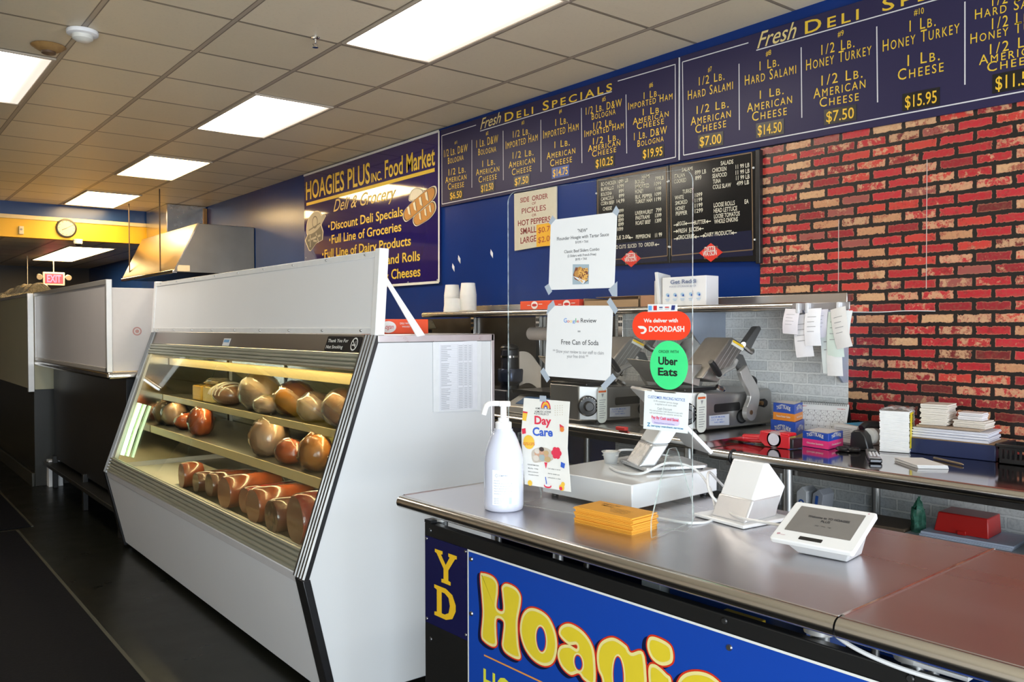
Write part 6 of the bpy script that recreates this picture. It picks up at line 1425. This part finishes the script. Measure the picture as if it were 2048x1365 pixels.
# ------------------------------------------------------------------ scale
t = thing('deli_scale', 'flat digital deli scale with a blue display', 'scale', (3.25, 3.62, 1.012))
obj('body', MB().prism([(2.96, 3.42, 1.012), (2.96, 3.42, 1.05), (3.08, 3.42, 1.105), (3.42, 3.42, 1.105), (3.42, 3.42, 1.012)], (0, .38, 0)), pm('scale body', (.40, .39, .37), .35, .5), t, .006)
f = MB().prism([(2.985, 3.47, 1.0625), (3.065, 3.47, 1.0995), (3.065, 3.72, 1.0995), (2.985, 3.72, 1.0625)], V((-.35, 0, .75)).normalized()*.003); obj('display', f, pm('blue display', (.05, .10, .20), .12), t)
obj('platform', MB().box(3.06, 3.44, 3.40, 3.84, 1.118, 1.134), DSTEEL, t, .004); obj('platform_post', MB().box(3.22, 3.28, 3.58, 3.66, 1.105, 1.118), BPLAS, t)
obj('stainless_rim', MB().box(3.055, 3.065, 3.40, 3.84, 1.116, 1.136), CHROME, t)
t = thing('paper_roll', 'white paper roll hanging under the shelf left of the flyers', 'paper roll', (3.5, 4.1, 1.41))
obj('roll', MB().tube([(3.5, 4.215, 1.455), (3.5, 4.20, 1.455), (3.5, 3.78, 1.455), (3.5, 3.765, 1.455)], [.030, .042, .042, .03], 24), pm('roll paper', (.62, .56, .52), .6), t)
obj('spindle', MB().cyl((3.5, 4.23, 1.455), (3.5, 3.75, 1.455), .008), CHROME, t)
for y in (4.0,): obj('hanger', MB().box(3.52, 3.68, y-.015, y+.015, 1.44, 1.46), CHROME, t)
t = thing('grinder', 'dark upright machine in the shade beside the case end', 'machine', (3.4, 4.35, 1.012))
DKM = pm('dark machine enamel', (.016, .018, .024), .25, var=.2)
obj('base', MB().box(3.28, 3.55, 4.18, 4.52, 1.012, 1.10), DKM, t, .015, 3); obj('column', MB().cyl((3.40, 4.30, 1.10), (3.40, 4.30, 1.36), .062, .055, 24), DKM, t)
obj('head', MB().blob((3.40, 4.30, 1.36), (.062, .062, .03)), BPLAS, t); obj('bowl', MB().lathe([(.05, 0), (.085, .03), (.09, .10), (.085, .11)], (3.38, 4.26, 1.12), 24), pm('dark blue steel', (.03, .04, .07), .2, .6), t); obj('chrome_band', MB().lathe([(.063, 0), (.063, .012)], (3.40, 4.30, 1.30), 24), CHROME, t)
def fnp(u, v): return V((3.40+.05*math.sin(u*2), 4.20-.16*u, 1.12+.22*v*(1-.35*u)+.02*math.sin(u*5)))
g = MB().grid(fnp, 8, 6); mb = MB().add(g.v+[p+V((.0015, 0, 0)) for p in g.v], g.f+[tuple(i+len(g.v) for i in q[::-1]) for q in g.f]); tag(obj('loose_paper', mb, pm('greyish paper', (.45, .43, .40), .7)), 'greyish paper sheet leaning on the dark upright machine', 'paper')
# ------------------------------------------------------------------ things on the polished table
def obox(t, name, c, u, v, z0, z1, mat, bev=.002):
    c, u, v = V((*c, 0)), V((*u, 0)), V((*v, 0)); f = MB().prism([c+V((0, 0, z0)), c+u+V((0, 0, z0)), c+u+v+V((0, 0, z0)), c+v+V((0, 0, z0))], (0, 0, z1-z0)); return obj(name, f, mat, t, bev)
KB = pm('snack blue', (.015, .07, .42), .35, var=.03); KO = pm('snack orange', (.78, .26, .02), .4); KP = pm('snack pink', (.78, .04, .22), .4); KT = pm('snack yellow', (.62, .48, .14), .4, var=.25, scale=60)
def snack_box(corner, ul, ur, z0, h, band, label, split=.48, text2=None, wtop=False):
    """corner nearest the camera, edge to the left face, edge to the right face"""
    c = V((*corner, 0)); l, r = V((*ul, 0)), V((*ur, 0)); t = thing('snack_box', label, 'snack box', (*(c+(l+r)/2).xy, z0), 0, 'boxed snack cakes')
    f = MB(); a = [c, c+r, c+r+l, c+l]; f.prism([p+V((0, 0, z0)) for p in a], (0, 0, h))
    obj('carton', f, KB, t, .0015)
    f = MB(); k = .0012; cc = c+(l+r)/2; f.prism([cc+(p-cc)*1.006+V((0, 0, z0+.001)) for p in a], (0, 0, h*split)); obj('colour_band', f, band, t)
    for edge, L in ((Frame(c+l+V((0, 0, z0)), -l), l.length), (Frame(c+V((0, 0, z0)), r), r.length)):
        rows = []; mid = L*.5; n = 9; tw = L*.66
        for i, chh in enumerate('TASTYKAKE'):
            u = mid-tw/2+tw*i/9; arc = h*.10*(1-((i-4)/4.5)**2); hh = h*.20*(1+.25*(1-((i-4)/4.5)**2)); rows.append((chh, 'b', u, h*(split+.16)+arc, u+tw/9.6, h*(split+.16)+arc, hh))
        o = write(MB(), edge, rows, .0022); edge.disc(o, (mid, h*(split+.30)), .001, .002); write(o, edge, [(text2 or 'Chocolate Cakes', 'c', L*.18, h*split*.45, L*.82, h*split*.45, h*.11)], .003)
        obj('lettering', o, WINK, t)
    if wtop: f = MB(); f.add([cc+(p-cc)*.9+V((0, 0, z0+h+.0008)) for p in a], [(0, 1, 2, 3)]); obj('top_print', f, pm('pale top print', (.66, .62, .60), .4), t)
    return t
snack_box((3.32, 2.143), (.03, .150), (.155, .055), TZ+.001, .088, KT, 'large blue snack box under the orange banded one', .30, 'Butterscotch Krimpets')
snack_box((3.322, 2.150), (.026, .128), (.142, .05), TZ+.090, .078, KO, 'blue and orange snack box on top of the large blue one', .44, 'Peanut Butter Cakes', True)
snack_box((3.222, 1.925), (.022, .135), (.155, .024), TZ+.001, .066, KP, 'blue and pink snack box in front of the calendar', .50, 'Chocolate Sandwich', True)
t = thing('tape_gun', 'red packing tape gun lying on the polished table', 'tape dispenser', (3.14, 2.15, TZ))
RP = pm('red plastic', (.62, .012, .022), .28, var=.04); yb = 2.155
obj('frame', MB().box(3.115, 3.18, yb-.11, yb+.035, TZ+.05, TZ+.066), RP, t, .008, 3)
obj('side_plate', MB().prism([(3.112, yb-.12, TZ+.002), (3.112, yb-.12, TZ+.055), (3.112, yb+.02, TZ+.066), (3.112, yb+.035, TZ+.03), (3.112, yb+.0, TZ+.002)][::-1], (-.006, 0, 0)), RP, t, .003)
obj('tape_roll', MB().tube([(3.106, yb-.045, TZ+.036), (3.175, yb-.045, TZ+.036)], .035, 30), pm('shiny tape roll', (.45, .30, .30), .1, coat=.5), t)
f = MB().cyl((3.102, yb-.045, TZ+.036), (3.1055, yb-.045, TZ+.036), .026); obj('core_label', f, pm('pale core', (.66, .64, .72), .3), t)
obj('grip', MB().tube([(3.14, yb+.03, TZ+.03), (3.14, yb+.06, TZ+.026), (3.14, yb+.13, TZ+.022)], [.021, .0195, .018], 16), RP, t); obj('grip_cap', MB().cyl((3.14, yb+.13, TZ+.022), (3.14, yb+.15, TZ+.021), .0185), BPLAS, t)
obj('cutter', MB().box(3.11, 3.18, yb-.135, yb-.11, TZ+.004, TZ+.045), BPLAS, t, .003)
tag(obj('plastic_glove', MB().blob((3.17, 2.205, TZ+.012), (.03, .05, .012), amp=.5, seed=31, zmin=TZ+.001), pm('cream thin plastic', (.62, .58, .42), .35)), 'crumpled cream plastic wrapper left of the red tape gun', 'wrapper')
# calendar
t = thing('desk_calendar', 'white spiral desk calendar leaning at the brick wall', 'calendar', (3.52, 2.12, TZ))
ca, cb2 = V((3.50, 2.268, TZ+.002)), V((3.535, 2.035, TZ+.002)); up = V((.055, .008, .158)); CF = Frame(ca, cb2-ca, up); Wc = (cb2-ca).length; Hc = up.length
f = MB(); CF.slab(f, [(0, 0), (Wc, 0), (Wc, Hc), (0, Hc)], .004, 0); obj('page', f, pm('calendar page', (.72, .74, .74), .6), t)
f = MB(); b_ = up+V((.03, 0, 0)); f.prism([ca+up, cb2+up, cb2+V((.095, .01, 0)), ca+V((.095, .01, 0))], (.004, 0, 0)); obj('back_card', f, BPLAS, t)
f = MB()
for i in range(8): CF.line(f, (.012+i*(Wc-.024)/7, .012), (.012+i*(Wc-.024)/7, Hc-.035), .0008, .0006)
for j in range(6): CF.line(f, (.012, .012+j*(Hc-.047)/5), (Wc-.012, .012+j*(Hc-.047)/5), .0008, .0006)
for i in range(7):
    for j in range(5):
        u, v = .018+i*(Wc-.024)/7, .03+j*(Hc-.047)/5; CF.poly(f, [(u, v), (u+.004, v), (u+.004, v+.006), (u, v+.006)], .0007)
    u, v = .028+i*(Wc-.024)/7, Hc-.05
    for q in (0, 1):
        if (i, q) in ((0, 1), (1, 1)): continue
        w2 = v-q*(Hc-.047)/5; CF.line(f, (u-.009, w2-.008), (u+.009, w2+.008), .0012, .0007); CF.line(f, (u-.009, w2+.008), (u+.009, w2-.008), .0012, .0007)
obj('day_grid', f, GREYT, t); lettering('month_lettering', CF, [('MAY', 'n', .015, Hc-.022, .04, Hc-.022, .006), ('SUN MON', 'n', Wc-.05, Hc-.026, Wc-.014, Hc-.026, .005)], RED, t, .0007)
f = MB()
for i in range(26): c = CF.P(.01+i*(Wc-.02)/25, Hc-.002, 0); f.tube([c+CF.n*.006*math.cos(a)+CF.u*.007*math.sin(a) for a in [2*PI*k/10 for k in range(10)]], .0011, 4, closed=True)
obj('spiral_binding', f, BPLAS, t)
# tissue box
t = thing('tissue_box', 'white carton with a blue top behind the tape dispenser', 'box', (3.50, 1.93, TZ))
obox(t, 'carton', (3.405, 1.90), (.028, .125), (.21, -.055), TZ+.001, TZ+.085, pm('white flap carton', (.66, .66, .64), .45), .002)
c = V((3.405, 1.90, TZ+.0862)); u, v = V((.028, .125, 0)), V((.21, -.055, 0)); f = MB().add([c+u*.02+v*.1, c+u*.98+v*.25, c+u*.98+v*.99, c+u*.02+v*.99], [(0, 1, 2, 3)]); obj('blue_top', f, pm('bright blue print', (.03, .32, .58), .4), t)
tf = Frame(V((3.405, 1.90, TZ))+u, -u); f = MB()
for k in range(6): tf.line(f, (.012, .072-.008*k), (.10-.01*(k % 2), .072-.008*k), .002, .001)
tf.line(f, (.0, .006), (.128, .006), .010, .001); obj('side_print', f, GREYT, t)
# desk tape dispenser
t = thing('tape_dispenser', 'black desk tape dispenser before the napkin pack', 'tape dispenser', (3.35, 1.83, TZ))
obj('body', MB().prism([(3.315, 1.885, TZ+.001), (3.315, 1.88, TZ+.07), (3.315, 1.865, TZ+.082), (3.315, 1.835, TZ+.082), (3.315, 1.815, TZ+.06), (3.315, 1.80, TZ+.001)], (.05, .0, 0)), BPLAS, t, .006, 3)
obj('arch', MB().tube(catmull([(3.37, 1.86, TZ+.085), (3.40, 1.85, TZ+.10), (3.45, 1.82, TZ+.095), (3.49, 1.79, TZ+.06), (3.50, 1.78, TZ+.005)]), .017, 10), BPLAS, t)
obj('tape_roll', MB().tube([(3.365, 1.83, TZ+.055), (3.39, 1.825, TZ+.055)], .034, 26), pm('clear tape', (.60, .60, .58), .2), t)
t = thing('scissors', 'black handled scissors lying on the polished table', 'scissors', (3.26, 1.86, TZ))
f = MB()
for c, r in (((3.245, 1.875), .020), ((3.262, 1.835), .019)): f.tube([(c[0]+r*math.cos(a), c[1]+r*1.1*math.sin(a), TZ+.010) for a in [2*PI*k/18 for k in range(18)]], .0075, 8, closed=True)
obj('handle', f, BPLAS, t); obj('blades', MB().prism([(3.265, 1.86, TZ+.006), (3.275, 1.85, TZ+.006), (3.37, 1.90, TZ+.006)], (0, 0, .003)), CHROME, t)
t = thing('cordless_phone', 'silver cordless phone lying on the polished table', 'phone', (3.16, 1.69, TZ))
a, b_ = V((3.045, 1.625, TZ+.012)), V((3.25, 1.755, TZ+.016)); d = (b_-a).normalized(); s = V((-d.y, d.x, 0)); f = MB()
f.prism([a-s*.022+V((0, 0, -.011)), a+s*.022+V((0, 0, -.011)), b_+s*.02+V((0, 0, -.015)), b_-s*.02+V((0, 0, -.015))][::-1], (0, 0, .022)); obj('handset', f, pm('silver phone', (.42, .43, .46), .25, .5), t, .007, 3)
f = MB(); f.prism([a-s*.0235+d*-.004+V((0, 0, -.012)), a+s*.0235+d*-.004+V((0, 0, -.012)), a+s*.0235+d*.03+V((0, 0, -.012)), a-s*.0235+d*.03+V((0, 0, -.012))][::-1], (0, 0, .019)); obj('black_end', f, pm('shiny black', (.01, .012, .016), .1), t, .006, 3)
f = MB()
for i in range(5):
    for j in range(3): p = a+d*(.04+.02*i)+s*(-.012+.012*j)+V((0, 0, .0115)); f.blob(p, (.006, .004, .002), 8, 4)
obj('keypad', f, pm('pale keys', (.66, .66, .68), .4), t)
f = MB().prism([a+d*.15-s*.015+V((0, 0, .011)), a+d*.15+s*.015+V((0, 0, .011)), a+d*.20+s*.014+V((0, 0, .0115)), a+d*.20-s*.014+V((0, 0, .0115))], (0, 0, .001)); obj('display', f, pm('dark phone display', (.03, .03, .03), .15), t)
# napkins
t = thing('napkin_pack', 'tall plastic wrapped pack of white napkins', 'napkins', (3.40, 1.74, TZ))
c, u, v = V((3.35, 1.745, 0)), V((.03, -.078, 0)), V((.12, .035, 0)); c = V((3.345, 1.768, 0)); u = V((.035, -.105, 0)); f = MB(); rnd = random.Random(2)
for k in range(30):
    z = TZ+.002+.0056*k; j = V((rnd.uniform(-.0018, .0018), rnd.uniform(-.0018, .0018), 0)); f.prism([p+j+V((0, 0, z)) for p in (c, c+u, c+u+v, c+v)], (0, 0, .0050))
obj('napkins', f, pm('napkin white', (.82, .82, .81), .7), t)
nf = Frame(c+u+V((0, 0, TZ)), v); f = MB(); nf.slab(f, [(.005, .02), (.075, .02), (.072, .165), (.008, .165)], .001, .004); s2 = obj('yellow_label', f, pm('yellow wrapper label', (.78, .62, .02), .35), t)
nfr = Frame(nf.P(.022, .03), (0, 0, 1), -v.normalized())
f = MB()
vs, fs = glyphs('ner Napkins', 'b'); x0, x1 = min(p.x for p in vs), max(p.x for p in vs); k = .022/cap('b')
f.add([nf.P(.058-p.y*k, .024+(p.x-x0)/(x1-x0)*.135, .0056) for p in vs], fs); obj('label_lettering', f, pm('dark blue print', (.012, .015, .10), .5), s2)
cc = c+(u+v)/2; f = MB().grid(lambda a_, b2: V(((cc+(u*(a_-.5)+v*(b2-.5))*1.05).x, (cc+(u*(a_-.5)+v*(b2-.5))*1.05).y, TZ+.174+.012*noise.noise(V((a_*5, b2*5, 2)))+.008*math.sin(PI*a_))), 12, 12); obj('wrap_top', f, clear('napkin wrap', (.95, .95, .95), 1.6, .1, .45, (.80, .80, .80)), t)
# navy tray box with papers and cut paper pads
t = thing('document_box', 'flat navy blue box under the paper stacks', 'box', (3.53, 1.53, TZ))
nb0, nu, nv = (3.408, 1.698), (.018, -.345), (.225, .035)
obox(t, 'box', nb0, nu, nv, TZ+.001, TZ+.062, pm('navy box', (.018, .028, .085), .3, var=.04), .003)
obox(t, 'brown_top', (3.412, 1.692), (.017, -.333), (.215, .033), TZ+.062, TZ+.065, KRAFT, .001)
def papers(name, label, c, u, v, z0, n, th, mat, jit, group=None, cat='paper stack', fan=0.0, seed=1):
    t = thing(name, label, cat, (c[0]+(u[0]+v[0])/2, c[1]+(u[1]+v[1])/2, z0), 0, group); rr = random.Random(seed); f = MB(); c, u, v = V((*c, 0)), V((*u, 0)), V((*v, 0)); z = z0
    for k in range(n):
        j = V((rr.uniform(-jit, jit), rr.uniform(-jit, jit), 0)); a_ = rr.uniform(-jit, jit)*3; R2 = Matrix.Rotation(a_, 3, 'Z'); cc = c+(u+v)/2; hz = th*rr.uniform(.7, 1.3)
        f.prism([cc+R2 @ (p-cc)+j+V((0, 0, z)) for p in (c, c+u, c+u+v, c+v)], (0, 0, hz*.82)); z += hz
    obj('sheets', f, mat, t); return z
z1 = papers('paper_stack', 'loose white papers and folders lying on the navy box', (3.425, 1.675), (.01, -.29), (.185, .03), TZ+.066, 8, .005, pm('bluish paper', (.72, .73, .80), .6), .006, seed=4)
z2 = papers('folder', 'brown edged folder on top of the white papers', (3.43, 1.655), (.012, -.24), (.17, .02), z1+.001, 3, .003, pm('brown folder', (.42, .32, .24), .6), .004, None, 'folder', seed=6)
CRM = pm('cream cut paper', (.72, .67, .60), .65, var=.06, scale=60)
papers('paper_pad', 'taller left stack of cream cut papers on the navy box', (3.44, 1.645), (.02, -.10), (.12, .02), z2+.001, 17, .0048, CRM, .005, 'cut paper pads', 'paper pad', seed=8)
z3 = papers('paper_pad', 'shorter right stack of cream cut papers on the navy box', (3.46, 1.525), (.0, -.12), (.11, .01), z2+.001, 6, .0046, CRM, .005, 'cut paper pads', 'paper pad', seed=9)
papers('receipt_pad', 'small white pad on top of the right cream stack', (3.47, 1.512), (.0, -.09), (.08, .01), z3+.001, 5, .006, pm('white pad', (.76, .74, .76), .6), .003, None, 'paper pad', seed=10)
papers('note_paper', 'small stack of white note papers on the polished table', (3.165, 1.612), (-.115, -.145), (.075, -.075), TZ+.001, 4, .0035, PAPER, .004, None, 'paper', seed=11)
tag(obj('pen', MB().tube([(3.31, 1.530, TZ+.006), (3.24, 1.40, TZ+.006), (3.233, 1.388, TZ+.006)], [.0048, .0048, .002], 10), pm('bronze pen', (.22, .17, .11), .3, .6)), 'thin brown pen lying right of the note papers', 'pen')
t = thing('desk_caddy', 'black slotted desk basket cut by the right edge', 'basket', (3.48, 1.28, TZ))
f = MB()
for (x0, x1, y0, y1) in ((3.40, 3.405, 1.18, 1.335), (3.40, 3.56, 1.33, 1.335), (3.555, 3.56, 1.18, 1.335), (3.40, 3.56, 1.18, 1.185)): f.box(x0, x1, y0, y1, TZ+.001, TZ+.02).box(x0, x1, y0, y1, TZ+.055, TZ+.07)
for k in range(9): f.box(3.40, 3.405, 1.185+.017*k, 1.193+.017*k, TZ+.02, TZ+.055)
for k in range(9): f.box(3.405+.017*k, 3.413+.017*k, 1.33, 1.335, TZ+.02, TZ+.055)
f.box(3.40, 3.56, 1.18, 1.335, TZ+.001, TZ+.004); obj('basket', f, BPLAS, t); obj('rim', MB().box(3.392, 3.40, 1.172, 1.343, TZ+.064, TZ+.076).box(3.392, 3.568, 1.335, 1.343, TZ+.064, TZ+.076), BPLAS, t, .003)
# ------------------------------------------------------------------ things stored under the polished table
UZ = .62
t = thing('storage_carton', 'grey white carton under the table carrying the red box', 'box', (3.4, 1.42, UZ)); obox(t, 'carton', (3.33, 1.66), (.02, -.47), (.27, .02), UZ, UZ+.045, pm('grey white carton', (.42, .45, .48), .5), .003)
z_ = papers('paper_stack', 'pale blue papers under the red cash box', (3.345, 1.60), (.02, -.33), (.22, .02), UZ+.046, 5, .004, pm('pale blue paper', (.48, .55, .68), .6), .004, seed=21)
t = thing('cash_box', 'red metal cash box below the polished table', 'cash box', (3.45, 1.46, z_))
RB = pm('red enamel', (.46, .012, .010), .3, var=.06); c = V((3.385, 1.565, z_+.001)); u, v = V((.012, -.20, 0)), V((.15, .012, 0))
f = MB(); top = [c+u*.06+v*.08+V((0, 0, .075)), c+u*.97+v*.08+V((0, 0, .075)), c+u*.97+v+V((0, 0, .075)), c+u*.06+v+V((0, 0, .075))]
f.add([c, c+u, c+u+v, c+v]+top, [(3, 2, 1, 0), (4, 5, 6, 7), (0, 1, 5, 4), (1, 2, 6, 5), (2, 3, 7, 6), (3, 0, 4, 7)]); obj('box', f, RB, t, .004, 3)
f = MB(); p = c+u*.45+v*-.02; f.prism([p, p+u*.16, p+u*.16+V((0, 0, .016)), p+V((0, 0, .016))], v.normalized()*-.006); obj('latch', f, RB, t, .002)
t = thing('carton', 'white carton with a dark opening at the right edge under the table', 'box', (3.4, 1.20, UZ)); 
obox(t, 'carton', (3.345, 1.19), (.01, -.16), (.2, .01), UZ, UZ+.10, pm('white carton low', (.55, .56, .55), .5), .003); obox(t, 'dark_opening', (3.36, 1.18), (.01, -.14), (.17, .01), UZ+.1002, UZ+.102, BLACK, 0)
tag(obj('green_bag', MB().blob((3.40, 1.635, UZ+.085), (.03, .028, .085), amp=.5, seed=41, zmin=UZ), clear('green clear plastic', (.35, .62, .50), 1.8, .15, .35, (.10, .30, .22))), 'green clear plastic bag standing left of the red cash box', 'bag')
obx = thing('cardboard_box', 'flat dark brown cardboard box below the table behind the tablet', 'box', (3.4, 1.78, UZ)); obox(obx, 'box', (3.33, 1.90), (.02, -.235), (.2, .02), UZ, UZ+.055, pm('dark cardboard', (.12, .085, .055), .7), .003)
for (cxy, lb, rot, sd) in (((3.40, 2.145), 'small white carton with a blue ring under the table', 0, 1), ((3.41, 2.085), 'tilted grey carton with a blue bar beside the small white carton', .25, 2)):
    t = thing('small_carton', lb, 'box', (*cxy, UZ)); R3_ = Matrix.Translation(V((*cxy, UZ))) @ Matrix.Rotation(rot*.5, 4, 'X'); f = MB()
    f.prism([R3_ @ V((-.03, a_, b2)) for a_, b2 in ((-.025, 0), (.025, 0), (.025, .13), (.0, .155), (-.025, .135))], R3_.to_3x3() @ V((.09, 0, 0))); obj('carton', f, pm('pale carton %d' % sd, ((.62, .64, .66), (.36, .38, .43))[sd-1], .5), t, .002)
    sf = Frame(R3_ @ V((-.031, 0, 0)), R3_.to_3x3() @ V((0, -1, 0)), R3_.to_3x3() @ V((0, 0, 1))); f = MB()
    if sd == 1: sf.disc(f, (0, .085), .014, .001); sf.disc(f, (0, .085), .007, .0015, mi=1)
    else: sf.line(f, (-.003, .04), (-.003, .125), .014, .001)
    obj('blue_print', f, [BLUEI, PAPER], t)

t = thing('prep_unit', 'low steel topped unit in the shade left of the wall shelf', 'equipment', (3.25, 5.65, 0))
obj('cabinet', MB().box(3.0, 3.4, 5.22, 6.1, .05, 1.48), BLACK, t, .004)
obj('steel_lid', MB().prism([(2.98, 5.20, 1.485), (3.43, 5.20, 1.485), (3.39, 5.20, 1.552), (3.02, 5.20, 1.552)], (0, .92, 0)), pm('brassy steel lid', (.42, .34, .20), .3, .9), t, .006)
tag(obj('red_tag', MB().box(2.85, 2.875, 2.74, 2.80, 1.011, 1.028), RED, None, .003), 'small red tag on the table edge below the half hidden slicer', 'tag')
f = MB().box(3.6825, 3.684, 2.151, 2.154, 1.66, 2.0); tag(obj('paper_seam', f, pm('pale seam', (.5, .4, .36), .6)), 'thin pale vertical seam in the red brick print left of the other', 'seam', 'seams in the brick print')
f = MB().box(3.6825, 3.684, 1.739, 1.742, 1.66, 2.22); tag(obj('paper_seam', f, pm('pale seam', (.5, .4, .36), .6)), 'thin pale vertical seam in the red brick print farther right', 'seam', 'seams in the brick print')
